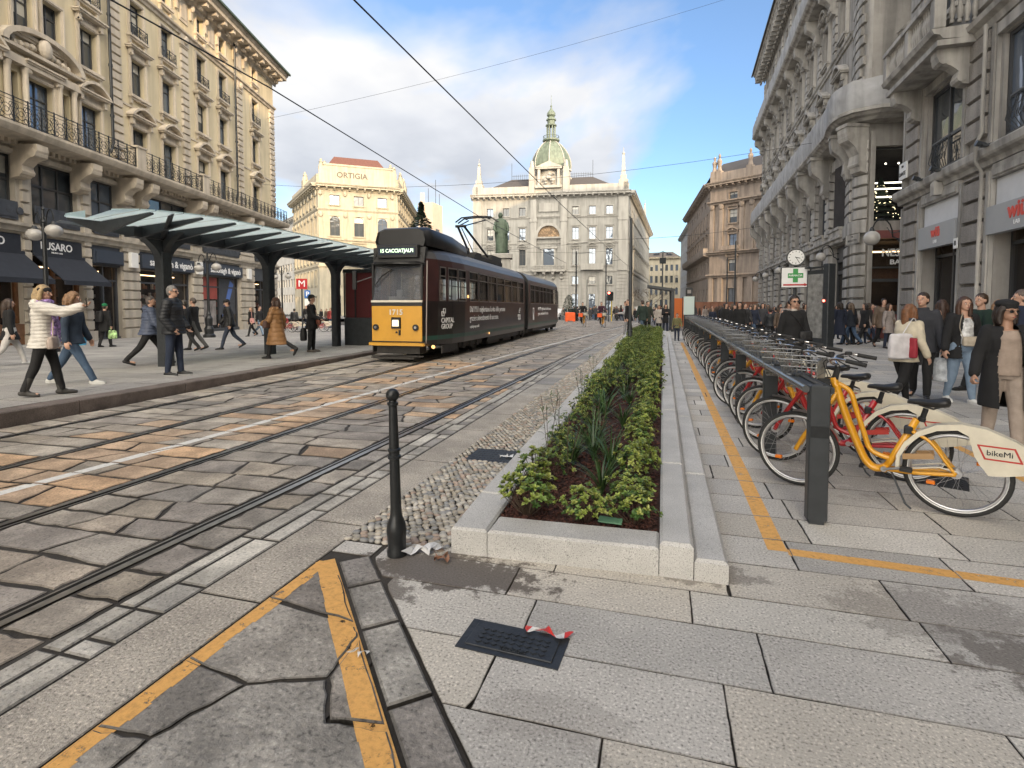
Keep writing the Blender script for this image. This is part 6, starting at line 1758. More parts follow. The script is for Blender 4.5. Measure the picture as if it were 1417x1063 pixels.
for px,d,c,lb in((846,60,'sig_yellow','traffic signal with a yellow backed post beside the crossing'),(842,58,None,'traffic signal showing red at the crossing')):
 x,y=wpt(px,d);P=empty('traffic_light',(x,y,zg(x,y)),YAW,lb,'traffic light',None)
 m=MB();m.cyl((0,0,0),(0,0,3.2),.06,n=8);m.build('post',MT[c or 'dark_metal'],P)
 m=MB();m.bbox(-.17,.17,-.15,.1,2.3,3.3,.03);m.build('housing',MT['black_metal'],P)
 m=MB();m.cyl((0,-.2,3.1),(0,-.15,3.1),.13,n=12);m.build('red_lamp',MT['red_led'] if not c else MT['tram_black'],P)
 # metro and parking signs
x,y=wpt(418.5,31);P=empty('metro_sign',(x,y,zp(x,y)),YAW+R(20),'red square metro sign with a white M on a thin pole','sign')
MT['metro_red']=M_('metro_red',(.45,.015,.02),.45)
z=2.72-zp(x,y);m=MB();m.cyl((.0,0,0),(0,0,z+.3),.04,n=8);m.build('post',MT['dark_metal'],P)
m=MB();m.box(-.3,.3,-.06,-.04,z-.3,z+.3);q=m.build('panel',MT['metro_red'],P);flat_text('M',Matrix.Translation((0,-.065,z))@FR,.52,'text_white',q,bold=.004)
x,y=wpt(426,35);P=empty('parking_sign',(x,y,zp(x,y)),YAW+R(20),'blue parking sign behind the man in the black hat','sign')
MT['sign_blue']=M_('sign_blue',(.03,.16,.5),.5)
z=2.2-zp(x,y);m=MB();m.cyl((0,0,0),(0,0,z+.3),.035,n=8);m.build('post',MT['dark_metal'],P);m=MB();m.box(-.18,.18,-.06,-.04,z-.25,z+.25);q=m.build('panel',MT['sign_blue'],P);flat_text('P',Matrix.Translation((0,-.065,z))@FR,.42,'text_white',q,bold=.01)
m=MB();m.box(-.18,.18,-.06,-.04,z-.75,z-.30);m.build('lower_panel',MT['white'],P)
# ---------------------------------------------------------------- overhead wires
MT['wire']=M_('overhead_wire',(.03,.032,.035),.5,.5)
def wire(pts,r,label,cat='wire',sag=0,group=None):
 m=MB();P=[]
 for i in range(len(pts)-1):
  a,b=Vector(pts[i]),Vector(pts[i+1]);n=12
  for k in range(n+(i==len(pts)-2)):t=k/n;p=a+(b-a)*t;p.z-=sag*4*t*(1-t);P.append(p)
 m.tube(P,r,5);return tag(m.build('overhead_wire',MT['wire']),label,cat,group)
wire([(-3.75,-6,5.35),(-3.72,20,5.28),(-3.3,45,5.1),(-2.8,64,5.1)],.012,'contact wire running above the nearer tram track')
wire([(-6.65,-8,5.35),(-6.65,8,5.32),(-6.95,20.2,4.96),(-7.9,45,5.0)],.012,'contact wire reaching the pantograph above the farther track')
wire([(-31.9,38,16.9),(9.2,50.5,28.5)],.011,'upper span wire crossing the open sky from left palazzo to right roof',sag=.6)
wire([(-31.6,37,11.3),(8.3,35.5,11.0)],.012,'middle span wire between the two palazzi above the tram',sag=1.1)
wire([(-37,103,12.3),(-6.0,62,8.9),(9.5,60,9.5)],.02,'low span wire passing in front of the domed palazzo',sag=.3)
wire([(-31.0,33,7.2),(-20,60,8.0),(-6,62,7.6)],.016,'far span wire low over the square left of the tram pantograph',sag=.3)
# ---------------------------------------------------------------- cover, grates, litter
MT['cast_iron']=M_('cast_iron',(.035,.038,.042),.5,.4,var=.3,vs=12,bump=.3)
x0,x1,y0,y1=-.95,-.42,2.17,2.46
def pxg(px,py):
 import math as _m
 c=((px-CX_)/F_,1.0,-(py-458.)/F_);cp,sp_=math.cos(PITCH),math.sin(PITCH)
 f=c[1]*cp+c[2]*sp_;u=-c[1]*sp_+c[2]*cp;X=c[0]*math.cos(YAW)-f*math.sin(YAW);Y=c[0]*math.sin(YAW)+f*math.cos(YAW);t=-CAMH/u
 return X*t,Y*t
q=[Vector((-.93,2.335)),Vector((-.50,2.235)),Vector((-.36,2.43)),Vector((-.80,2.535))]
q=[Vector(p) for p in((-.885,2.19),(-.405,2.16),(-.395,2.385),(-.875,2.415))]
o_=(q[0]+q[2])/2;u_=(q[1]-q[0]).normalized();ang=math.atan2(u_.y,u_.x);W_=(q[1]-q[0]).length/2;H_=(q[3]-q[0]).length/2
Mh=empty('manhole_cover',(o_.x,o_.y,.001),ang,'dark rectangular cast iron cover with a diamond pattern set in the slabs','cover')
m=MB();m.box(-W_,W_,-H_,H_,-.02,.003);m.build('frame',MT['cast_iron'],Mh)
m=MB();m.bbox(-W_+.035,W_-.035,-H_+.03,H_-.03,.0035,.008,.003)
for i in range(9):
 for j in range(4):
  cx,cy=-W_+.09+i*(2*W_-.18)/8,-H_+.065+j*(2*H_-.13)/3
  m.prism([(cx-.016,cy,.008),(cx,cy-.014,.008),(cx+.016,cy,.008),(cx,cy+.014,.008)],(0,0,0),(0,0,.004))
m.build('lid',MT['cast_iron'],Mh)
flat_text('TELECOM',Matrix.Translation((.02,-H_+.045,.012)),.028,'cast_iron',Mh)
m=MB();m.box(-W_-.12,-W_-.005,-H_*.9,-H_*.2,-.02,.0035)
MT['red_tape']=M_('red_tape',(.55,.03,.02),.45);MT['paper']=M_('crumpled_paper',(.60,.60,.60),.7,var=.2,vs=20)
def scrap(name,x,y,l,w_,mats,label,seed,lift=.012,rz=0,n=16,cat='litter',z=.012):
 m=MB();rr=random.Random(seed);prev=None
 for i in range(n+1):
  t=i/n;c=Vector((x+(t-.5)*l*math.cos(rz),y+(t-.5)*l*math.sin(rz),z+lift*abs(math.sin(t*9+seed))))
  a=rz+math.pi/2+.7*math.sin(t*7+seed);h=w_/2*(.6+.5*abs(math.sin(t*5+seed)))
  c+=Vector((0,.02*math.sin(t*11+seed),0));p=(c+Vector((math.cos(a)*h,math.sin(a)*h,.006*math.sin(t*13))),c-Vector((math.cos(a)*h,math.sin(a)*h,-.006*math.cos(t*17))))
  if prev:m.mi=(i//3)%len(mats);m.poly([prev[0],prev[1],p[1],p[0]])
  prev=p
 return tag(m.build(name,[MT[k] for k in mats]),label,cat)
scrap('barrier_tape',-.50,2.385,.22,.045,['red_tape','paper','red_tape'],'torn red and white barrier tape lying on the dark iron cover',3,rz=R(-6))
scrap('paper_scrap',-1.40,2.99,.22,.09,['paper'],'crumpled white paper at the foot of the black bollard',5,lift=.035,rz=R(25))
MT['dry_leaf']=M_('dry_leaf',(.30,.16,.10),.8)
scrap('dry_leaf',-1.27,2.93,.10,.07,['dry_leaf'],'brown dry leaf beside the crumpled paper',8,lift=.02)
scrap('paper_scrap',-1.27,2.02,.085,.022,['paper'],'small white paper strip lying on the yellow paint',11,lift=.002,rz=R(-2),z=.016)
# grates
def grate(x,y,w_,h,rz,label):
 G0=empty('drain_grate',(x,y,.001),rz,label,'grate');m=MB();m.box(-w_,w_,-h,h,-.02,.0045);m.build('frame',MT['cast_iron'],G0)
 m=MB();n=12
 for i in range(n):
  for j in range(6):
   cx,cy=-w_+.05+i*(2*w_-.1)/(n-1),-h+.04+j*(2*h-.08)/5;m.bbox(cx-.012,cx+.012,cy-.012,cy+.012,.0046,.009,.002)
 m.build('studs',MT['cast_iron'],G0)
grate(-1.62,5.15,.26,.22,0,'brown iron grate lying in the pebble strip left of the planter')
scrap('paper_scrap',-1.50,5.1,.14,.08,['paper'],'white paper lying on the grate in the pebbles',15,lift=.01,rz=R(10),z=.018)
grate(2.25,5.55,.33,.22,R(-24),'iron grate in the slabs under the yellow bicycle')
# shop bucket and far street things
m=MB();x,y=wpt(111,21.5);m.lathe([(.16,0),(.2,.3),(.205,.31),(.19,.3),(.15,.02)],(x,y,zp(x,y)),14);MT['blue_plastic']=M_('blue_plastic',(.06,.30,.50),.4)
tag(m.build('bucket',MT['blue_plastic']),'small blue bucket standing on the pavement by the awning shop','bucket')
MT['orange_plastic']=M_('orange_plastic',(.75,.11,.02),.5,var=.1)
x,y=wpt(789,58);P=empty('barrier',(x,y,zg(x,y)),YAW,'orange plastic road barrier by the clipped bush','barrier');m=MB();m.bbox(-.55,.55,-.25,.25,.1,1.0,.08);m.box(-.5,-.3,-.28,.28,0,.12);m.box(.3,.5,-.28,.28,0,.12);m.build('body',MT['orange_plastic'],P)
MT['orange_net']=M_('orange_netting',(.65,.17,.04),.7,alpha=.85)
x,y=wpt(944,40);P=empty('barrier',(x,y,zg(x,y)),YAW,'orange netting works enclosure behind the bus stop panel','barrier');m=MB()
for k in range(5):m.box(-.1+.0,0,0,0.02,.05,.06)
m=MB();m.box(-.9,.9,-.02,.02,.1,2.2);m.box(.88,.92,-.02,1.6,.1,2.2);m.build('netting',MT['orange_net'],P);m=MB();[m.cyl((q,-.05,0),(q,-.05,2.3),.03,n=6) for q in(-.9,0,.9)];m.build('stake',MT['dark_metal'],P)
MT['hoarding']=M_('brown_hoarding',(.22,.10,.06),.8,var=.25,vs=1)
a=wpt(962,78);b=wpt(1052,70);P=empty('hoarding',(*a,zg(*a)),math.atan2(b[1]-a[1],b[0]-a[0]),'brown wooden site hoarding behind the crowd','hoarding');Lh=math.dist(a,b)
m=MB();m.box(0,Lh,-.04,.04,0,2.3);m.box(0,Lh,-.1,.1,2.3,2.4);m.build('boards',MT['hoarding'],P);m=MB();[m.box(Lh*k/8-.05,Lh*k/8+.05,-.12,-.04,0,2.3) for k in range(9)];m.build('uprights',MT['hoarding'],P)
# statue on its pedestal
MT['bronze']=M_('weathered_bronze',(.085,.12,.085),.6,.2,var=.35,vs=3,streak=.3)
x,y=wpt(694,60);ST=empty('statue',(x,y,zg(x,y)),YAW,'green bronze robed man on a tall stone pedestal beyond the tram','statue')
m=MB();m.bbox(-1.7,1.7,-1.7,1.7,0,.6,.1);m.bbox(-1.2,1.2,-1.2,1.2,.6,1.3,.1);m.bbox(-.9,.9,-.9,.9,1.3,6.6,.08);m.bbox(-1.1,1.1,-1.1,1.1,6.6,7.1,.1);m.build('pedestal',MT['generali2'],ST)
m=MB();m.smooth=True;sec=[(0,.62,.5,0,0),(.3,.60,.5,0,0),(1.2,.62,.5,.02,0),(2.0,.60,.46,.0,.02),(2.8,.60,.42,-.03,.0),(3.3,.62,.36,-.06,0),(3.6,.48,.3,-.08,0),(3.75,.2,.18,-.09,-.02),(3.85,.16,.16,-.09,-.05)]
rings=[];n=18
for z,rx,ry,cx,cy in sec:
 rings.append([m.V((cx+rx*(1+.10*math.sin(5*t+z*2)+.05*math.sin(9*t-z))*math.cos(t),cy+ry*(1+.12*math.sin(6*t+z*1.5))*math.sin(t),7.1+z)) for t in[2*math.pi*k/n for k in range(n)]])
for i in range(len(rings)-1):
 for k in range(n):m.face([rings[i][k],rings[i][(k+1)%n],rings[i+1][(k+1)%n],rings[i+1][k]])
m.face(rings[0][::-1]);m.face(rings[-1]);m.sph((-.09,-.06,11.15),.23,.26,.32,12,8);m.tube([(-.55,-.05,10.4),(-.72,-.2,9.7),(-.4,-.5,9.3)],[.17,.15,.1],8);m.tube([(.5,0,10.4),(.66,-.1,9.6),(.45,-.4,9.1)],[.17,.15,.1],8)
m.build('figure',MT['bronze'],ST)
ST.scale=(1.12,1.12,1.05)
# ---------------------------------------------------------------- raised planter
rnd=random.Random(8)
YF,YB=3.04,28.4
def yf(x):return 3.04+.04*(x+1.25)
MT['granite_l']=M_('light_granite_kerb',(.52,.51,.49),.75,var=.07,vs=4,speck=(150,.42,1.25),bump=.3,bs=110,stain=.15,ss=1.2)
def kerbstone(m,P,z0,z1,b=.014):
 A=[m.V((x,y,z0)) for x,y in P];c=(sum(p[0] for p in P)/4,sum(p[1] for p in P)/4)
 I=inset(P,b);B=[m.V((x,y,z1-b)) for x,y in P];C=[m.V((x,y,z1)) for x,y in I]
 for k in range(4):m.face([A[k],A[(k+1)%4],B[(k+1)%4],B[k]]);m.face([B[k],B[(k+1)%4],C[(k+1)%4],C[k]])
 m.face(C)
PL=empty('planter',(-.6,3.04,0),0,'long raised planter edged with pale granite kerbs, stepped along its right side','planter')
MP=Matrix.Translation(-PL.location);g=.004
def kst(P,z0,z1,b=.014):
 m=MB();m.M=MP;kerbstone(m,P,z0,z1,b);m.build('kerb_stone',MT['granite_l'],PL)
kst([(-1.25,yf(-1.25)),(-1.02,yf(-1.02)),(-1.035,YF+.635),(xl(YF+.63),YF+.635)],0,.165)
kst([(-1.02+g,yf(-1.02)),(-g,yf(0)),(-g,yf(0)+.24),(-1.02+g,yf(-1)+.24)],0,.165)
y=YF+.64
while y<YB:
 y2=min(y+2.0,YB);kst([(xl(y),y+g),(xl(y)+.22,y+g),(xl(y2)+.22,y2-g),(xl(y2),y2-g)],0,.165);y=y2
y=yf(0)
first=True
while y<YB:
 y2=min(y+(1.6 if first else 2.4),YB);first=False
 kst([(.0,y+g),(.185,y+g),(.185,y2-g),(.0,y2-g)],0,.20,.018);kst([(.19,y+g-.0),(.37,y+g),(.37,y2-g),(.19,y2-g)],0,.125,.018);y=y2
kst([(xl(YB),YB+g),(.37,YB+g),(.37,YB+.2),(xl(YB),YB+.2)],0,.165)
MT['mulch']=M_('red_brown_bark_mulch',(.040,.017,.012),.95,var=.6,vs=30,bump=1.0,bs=60)
m=MB();m.M=MP;nx,ny=14,120
gr=[]
for j in range(ny+1):
 t=(j/ny)**1.7;y=3.25+(YB-3.25)*t;row=[]
 for i in range(nx+1):
  x=(xl(y)+.2)+(-.0-(xl(y)+.2))*i/nx;row.append(m.V((x,y,.118+.028*mnoise.noise(Vector((x*5,y*5,0)))+.012*mnoise.noise(Vector((x*19,y*19,3))))))
 gr.append(row)
for j in range(ny):
 for i in range(nx):m.face([gr[j][i],gr[j][i+1],gr[j+1][i+1],gr[j+1][i]])
m.build('soil',MT['mulch'],PL,smooth=True)
# bark chips
MT['chips']=M_('bark_chips',(.06,.025,.018),.9,useattr=True)
m=MB()
for k in range(5200):
 t=rnd.random();y=3.27+7.5*t*t+.0;x=rnd.uniform(xl(y)+.23,-.02);z=.125+.028*mnoise.noise(Vector((x*5,y*5,0)))
 l,w_,h=rnd.uniform(.008,.022),rnd.uniform(.004,.010),rnd.uniform(.002,.006)
 m.M=Matrix.Translation((x,y,z+rnd.uniform(-.002,.010)))@Matrix.Rotation(rnd.uniform(0,6.3),4,'Z')@Matrix.Rotation(rnd.uniform(-.6,.6),4,'X')@Matrix.Rotation(rnd.uniform(-.6,.6),4,'Y')
 c=rnd.choice([(.075,.028,.02),(.05,.02,.014),(.10,.04,.028),(.035,.014,.011)]);m.col=c;m.box(-l,l,-w_,w_,-h,h)
stuff(m.build('bark_chips',MT['chips']),'loose red brown bark chips covering the soil of the planted bed','mulch')
# pebbles
MT['pebble']=M_('river_pebble',(.3,.3,.28),.62,useattr=True,var=.12,vs=30)
ico=bmesh_ico=None
import bmesh
def icos(sub):
 bm=bmesh.new();bmesh.ops.create_icosphere(bm,subdivisions=sub,radius=1);V=[v.co.copy() for v in bm.verts];Fc=[[v.index for v in f.verts] for f in bm.faces];bm.free();return V,Fc
I2,I1=icos(2),icos(1)
m=MB();m.smooth=True
PC=[(.37,.345,.30),(.31,.30,.27),(.44,.40,.34),(.25,.25,.245),(.35,.31,.25),(.48,.45,.40),(.28,.26,.22),(.37,.29,.235)]
m.M=None;y=3.06;r_=0
while y<27.5:
 p=.054 if y<8 else(.062 if y<14 else .08);x=-1.985+(p*.5 if r_%2 else 0)
 while x<xl(y)-.012:
  if not(abs(x+1.62)<.27 and abs(y-5.15)<.23):
   a,b=rnd.uniform(.023,.034)*p/.054*1.05,rnd.uniform(.019,.026)*p/.054*1.05;h=rnd.uniform(.011,.016)
   an=rnd.uniform(0,3.14);ca,sa=math.cos(an),math.sin(an);V,Fc=(I2 if y<5.0 else I1)
   ox,oy=x+rnd.uniform(-.006,.006),y+rnd.uniform(-.006,.006);oz=rnd.uniform(-.005,.003);k=rnd.uniform(.85,1.12);c=rnd.choice(PC);m.col=tuple(v*k for v in c)
   base=len(m.v);s1=rnd.uniform(0,50)
   for v in V:
    w_=1+.12*math.sin(v.x*2.3+s1)+.08*math.sin(v.y*3.1+s1*2)
    lx,ly=v.x*a*w_,v.y*b*w_;m.v.append(Vector((ox+lx*ca-ly*sa,oy+lx*sa+ly*ca,oz+v.z*h)))
   for f in Fc:m.face([i+base for i in f])
  x+=p
 y+=p*.86;r_+=1
stuff(m.build('pebbles',MT['pebble']),'bed of rounded grey and beige river pebbles between the planter and the road edge','pebbles')
m=MB();m.quad((-1.99,3.02,-.012),(-1.2,3.02,-.012),(-1.2,28.5,-.06-.04),(-1.99,28.5,-.10));struct(m.build('pebble_mortar',MT['joint']))
# ---------------------------------------------------------------- plants
MT['leaf']=M_('glossy_green_leaf',(.1,.2,.05),.38,useattr=True,spec=.45)
MT['stem']=M_('brown_stem',(.06,.04,.025),.8)
def leaf(m,p,d,up,L,w_,col,bend=.25):
 d=d.normalized();s_=d.cross(up)
 if s_.length<.01:s_=Vector((1,0,0))
 s_.normalize();n=s_.cross(d).normalized()
 a=p;b1=p+d*L*.55+n*L*bend*.4;e=p+d*L-n*L*bend*.15;m.col=col
 A=m.V(a);B=m.V(b1+s_*w_-n*w_*-.25);C=m.V(b1);D=m.V(b1-s_*w_+n*w_*.25);E=m.V(e);F=m.V(p+d*L*.86+s_*w_*.62+n*L*bend*.15);G2=m.V(p+d*L*.86-s_*w_*.62+n*L*bend*.15)
 m.face([A,B,C]);m.face([A,C,D]);m.face([C,B,F,E]);m.face([C,E,G2,D])
def shrub_mesh(seed,R0=.19,H=.30,nr=105,dark=1.0):
 rr=random.Random(seed);m=MB();m.mi=0
 for k in range(nr):
  th=rr.uniform(0,6.283);v=rr.random();ph=math.acos(1-v*1.0);q=rr.uniform(.62,1.05)
  bl=1+.25*math.sin(th*3+seed)+.15*math.sin(th*5+seed*2)
  c=Vector((R0*bl*q*math.sin(ph)*math.cos(th),R0*bl*q*math.sin(ph)*math.sin(th),.05+(H-.05)*q*(.30+.70*math.cos(ph))))
  ax=(c-Vector((0,0,.04))).normalized();ax=(ax+Vector((0,0,.6))).normalized();tone=rr.uniform(.75,1.25)
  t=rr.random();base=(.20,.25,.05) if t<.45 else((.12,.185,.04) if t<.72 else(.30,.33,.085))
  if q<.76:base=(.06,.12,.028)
  a=ax.orthogonal().normalized();b=ax.cross(a)
  n=rr.randint(8,11)
  for i in range(n):
   an=6.283*i/n*1.0+rr.uniform(-.25,.25);inner=i%3==0;tilt=rr.uniform(.2,.5) if inner else rr.uniform(.75,1.35)
   d=ax*math.cos(tilt)+(a*math.cos(an)+b*math.sin(an))*math.sin(tilt)
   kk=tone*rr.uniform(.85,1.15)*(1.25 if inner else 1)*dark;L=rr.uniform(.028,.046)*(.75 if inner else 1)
   leaf(m,c+ax*.006,d,ax,L,L*.25,tuple(x_*kk for x_ in base))
  m.col=(.05,.04,.02)
  if k%3==0:
   m.mi=1;m.tube([(c.x*.1,c.y*.1,0),(c.x*.6,c.y*.6,c.z*.5),tuple(c)],.003,3,caps=False);m.mi=0
 return m
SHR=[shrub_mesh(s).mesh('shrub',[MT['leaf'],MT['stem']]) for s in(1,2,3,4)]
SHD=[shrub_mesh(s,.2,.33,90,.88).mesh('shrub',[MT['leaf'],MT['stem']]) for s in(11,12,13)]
def put_shrub(x,y,sc,me,label,group,name='shrub'):
 o=link(name,me);o.location=(x,y,.12);o.rotation_euler=(rnd.uniform(-.1,.1),rnd.uniform(-.1,.1),rnd.uniform(0,6.3));o.scale=(sc,sc,sc*rnd.uniform(.9,1.15));tag(o,label,'shrub',group);return o
GS='leafy shrubs planted in the raised bed'
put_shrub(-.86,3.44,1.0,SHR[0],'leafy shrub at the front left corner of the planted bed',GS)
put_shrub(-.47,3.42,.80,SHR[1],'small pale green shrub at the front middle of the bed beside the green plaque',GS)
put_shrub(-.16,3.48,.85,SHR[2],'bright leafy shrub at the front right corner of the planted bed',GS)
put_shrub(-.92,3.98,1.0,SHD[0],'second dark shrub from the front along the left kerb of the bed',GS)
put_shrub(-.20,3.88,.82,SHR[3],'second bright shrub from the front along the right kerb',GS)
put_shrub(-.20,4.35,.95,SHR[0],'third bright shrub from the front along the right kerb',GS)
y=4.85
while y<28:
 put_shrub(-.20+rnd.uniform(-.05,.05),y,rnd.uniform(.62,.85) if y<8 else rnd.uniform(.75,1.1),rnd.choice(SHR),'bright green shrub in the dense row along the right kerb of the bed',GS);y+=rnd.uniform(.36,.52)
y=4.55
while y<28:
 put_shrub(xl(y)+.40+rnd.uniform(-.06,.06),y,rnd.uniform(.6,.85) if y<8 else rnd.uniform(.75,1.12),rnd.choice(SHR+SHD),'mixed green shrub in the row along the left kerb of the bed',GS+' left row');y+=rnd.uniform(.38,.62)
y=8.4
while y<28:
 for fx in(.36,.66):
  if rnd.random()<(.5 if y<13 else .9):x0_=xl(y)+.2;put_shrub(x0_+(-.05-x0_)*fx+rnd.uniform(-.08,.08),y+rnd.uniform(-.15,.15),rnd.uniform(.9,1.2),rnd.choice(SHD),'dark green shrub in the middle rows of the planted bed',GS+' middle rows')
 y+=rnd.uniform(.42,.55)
def grass_mesh(seed,n=46,L=.42,wd=.0055):
 rr=random.Random(seed);m=MB()
 for k in range(n):
  a=rr.uniform(0,6.283);l=L*rr.uniform(.6,1.15);out=rr.uniform(.25,.8);c=rr.choice([(.035,.075,.022),(.05,.10,.03),(.065,.12,.04),(.03,.06,.02)]);m.col=c
  d=Vector((math.cos(a),math.sin(a),0));s_=Vector((-d.y,d.x,0));prev=None
  for i in range(7):
   t=i/6;p=d*(l*out*t*(.3+.7*t))+Vector((0,0,l*(t-.55*out*t*t)));w_=wd*(1-t**3)+.0004
   q=(p+s_*w_,p-s_*w_)
   if prev:m.poly([prev[0],prev[1],q[1],q[0]])
   prev=q
 return m
GRS=[grass_mesh(s).mesh('grass_clump',MT['leaf']) for s in(1,2,3)]
GG='strap-leaved grass clumps in the middle of the bed'
gs_=[(-.42,3.95,1.0,'arching strap-leaved clump nearest the front in the middle of the bed'),(-.40,4.45,1.15,'second strap-leaved clump behind the nearest one')]
for x,y,s_,lb in gs_:
 o=link('grass_clump',rnd.choice(GRS));o.location=(x,y,.12);o.scale=(s_,)*3;o.rotation_euler=(0,0,rnd.uniform(0,6));tag(o,lb,'plant',GG)
for k in range(38):
 y=4.6+22*(k/38)**1.3;x0_=xl(y)+.25;o=link('grass_clump',rnd.choice(GRS));o.location=(x0_+(-.15-x0_)*rnd.uniform(.25,.72),y,.12);s_=rnd.uniform(.8,1.3);o.scale=(s_,)*3;o.rotation_euler=(0,0,rnd.uniform(0,6));tag(o,'dark strap-leaved clump growing among the shrubs of the bed','plant',GG)
def weed_mesh(seed,h=.5):
 rr=random.Random(seed);m=MB();m.mi=1;m.col=(.05,.05,.02)
 for s_ in range(3):
  dx,dy=rr.uniform(-.12,.12),rr.uniform(-.12,.12);hh=h*rr.uniform(.7,1.1);pts=[Vector((dx*t,dy*t,hh*t)) for t in(0,.3,.6,.85,1)];m.mi=1;m.tube(pts,.0028,3,caps=False);m.mi=0
  for k in range(16):
   t=rr.uniform(.2,1);a=rr.uniform(0,6.28);p=Vector((dx*t,dy*t,hh*t));leaf(m,p,Vector((math.cos(a),math.sin(a),rr.uniform(-.1,.8))),Vector((0,0,1)),rr.uniform(.05,.10),.006,rr.choice([(.05,.09,.03),(.07,.12,.03)]))
 return m
WD=[weed_mesh(s).mesh('tall_plant',[MT['leaf'],MT['stem']]) for s in(1,2,3)]
for k,(x,y) in enumerate([(-.98,4.7),(-1.05,5.6),(-.75,4.35),(-.95,6.6),(-.6,5.1),(-1.1,7.6),(-.8,8.2),(-1.15,9.5)]):
 o=link('tall_plant',WD[k%3]);o.location=(x,y,.12);o.scale=(1,1,rnd.uniform(.8,1.3));o.rotation_euler=(0,0,k);tag(o,'tall wispy dark stemmed plant rising from the left side of the bed','plant','wispy tall plants in the bed')
MT['plaque']=M_('green_plaque',(.10,.22,.13),.5,var=.1)
m=MB();m.M=Matrix.Translation((-.305,3.40,.17))@Matrix.Rotation(R(14),4,'X')@Matrix.Rotation(R(-3),4,'Z');m.bbox(-.075,.075,-.03,.03,-.004,.004,.002)
for k in range(5):m.box(.025+.006*k,.028+.006*k,-.018,.018,.0042,.006)
tag(m.build('plaque',MT['plaque']),'small flat green plaque lying on the mulch between two front shrubs','plaque')
# ---------------------------------------------------------------- bike rack and bicycles
rnd=random.Random(4)
RX=1.06;MT['tube']=M_('dark_glossy_tube',(.13,.135,.14),.25,.6)
RK=empty('bike_rack',(RX,4.17,0),0,'long dark grey docking rail on square posts holding the row of bicycles','bike rack')
m=MB();m.box(-.07,.10,0,21.2,.925,.965);rl=m.build('rail',MT['dark_metal'],RK)
m=MB();m.tube([(-.085,-.02,.955),(-.085,21.2,.955)],.026,10);m.build('tube',MT['tube'],rl)
m=MB();m.tube([(.03,-.03,.975),(.03,21.2,.975)],.018,6);m.build('top_trim',MT['black_metal'],rl)
for y in[.0,1.75,3.9,5.9,8.0,10.0,12.0,14.0,16,18,20,21.1]:
 m=MB();m.bbox(-.062,.068,y-.045,y+.045,.03,.88 if y else .985,.008);m.bbox(-.045,.05,y-.035,y+.035,0,.032,.004);p=m.build('post',MT['dark_metal'],RK)
m=MB();m.box(-.055,.06,-.05,-.0455,.62,.70);m.build('post_plate',MT['black_metal'],RK)
for i in range(27):
 y=.65+.775*i;m=MB();m.bbox(-.03,.10,y-.05,y+.05,.966,.99,.008);m.box(.12,.24,y-.025,y+.025,.87,.95);m.build('dock',MT['black_metal'],RK)
MT['bike_yellow']=M_('bike_yellow_paint',(.68,.32,.012),.35,coat=.5,var=.04,stain=.08,ss=4)
MT['bike_red']=M_('bike_red_paint',(.38,.012,.014),.35,coat=.5,var=.05)
MT['wire_steel']=M_('basket_wire',(.34,.34,.33),.3,.8)
MT['cream_plastic']=M_('cream_plastic',(.66,.61,.49),.42,var=.05,vs=6,stain=.10,ss=5)
MT['reflector']=M_('orange_reflector',(.80,.20,.01),.25)
MT['saddle']=M_('black_saddle',(.018,.018,.018),.45,var=.2)
MT['alu']=M_('brushed_aluminium',(.50,.50,.51),.35,1,var=.1,vs=20)
MT['logo_red']=M_('logo_red',(.45,.04,.03),.5)
MT['brown_label']=M_('brown_label',(.36,.22,.10),.5)
WR=.335;WB=1.10
def smooth_path(pts,n=6):
 P=[Vector(p) for p in pts];out=[]
 for i in range(len(P)-1):
  p0,p1,p2,p3=P[max(i-1,0)],P[i],P[i+1],P[min(i+2,len(P)-1)]
  for k in range(n):
   t=k/n;out.append(.5*((2*p1)+(-p0+p2)*t+(2*p0-5*p1+4*p2-p3)*t*t+(-p0+3*p1-3*p2+p3)*t**3))
 out.append(P[-1]);return out
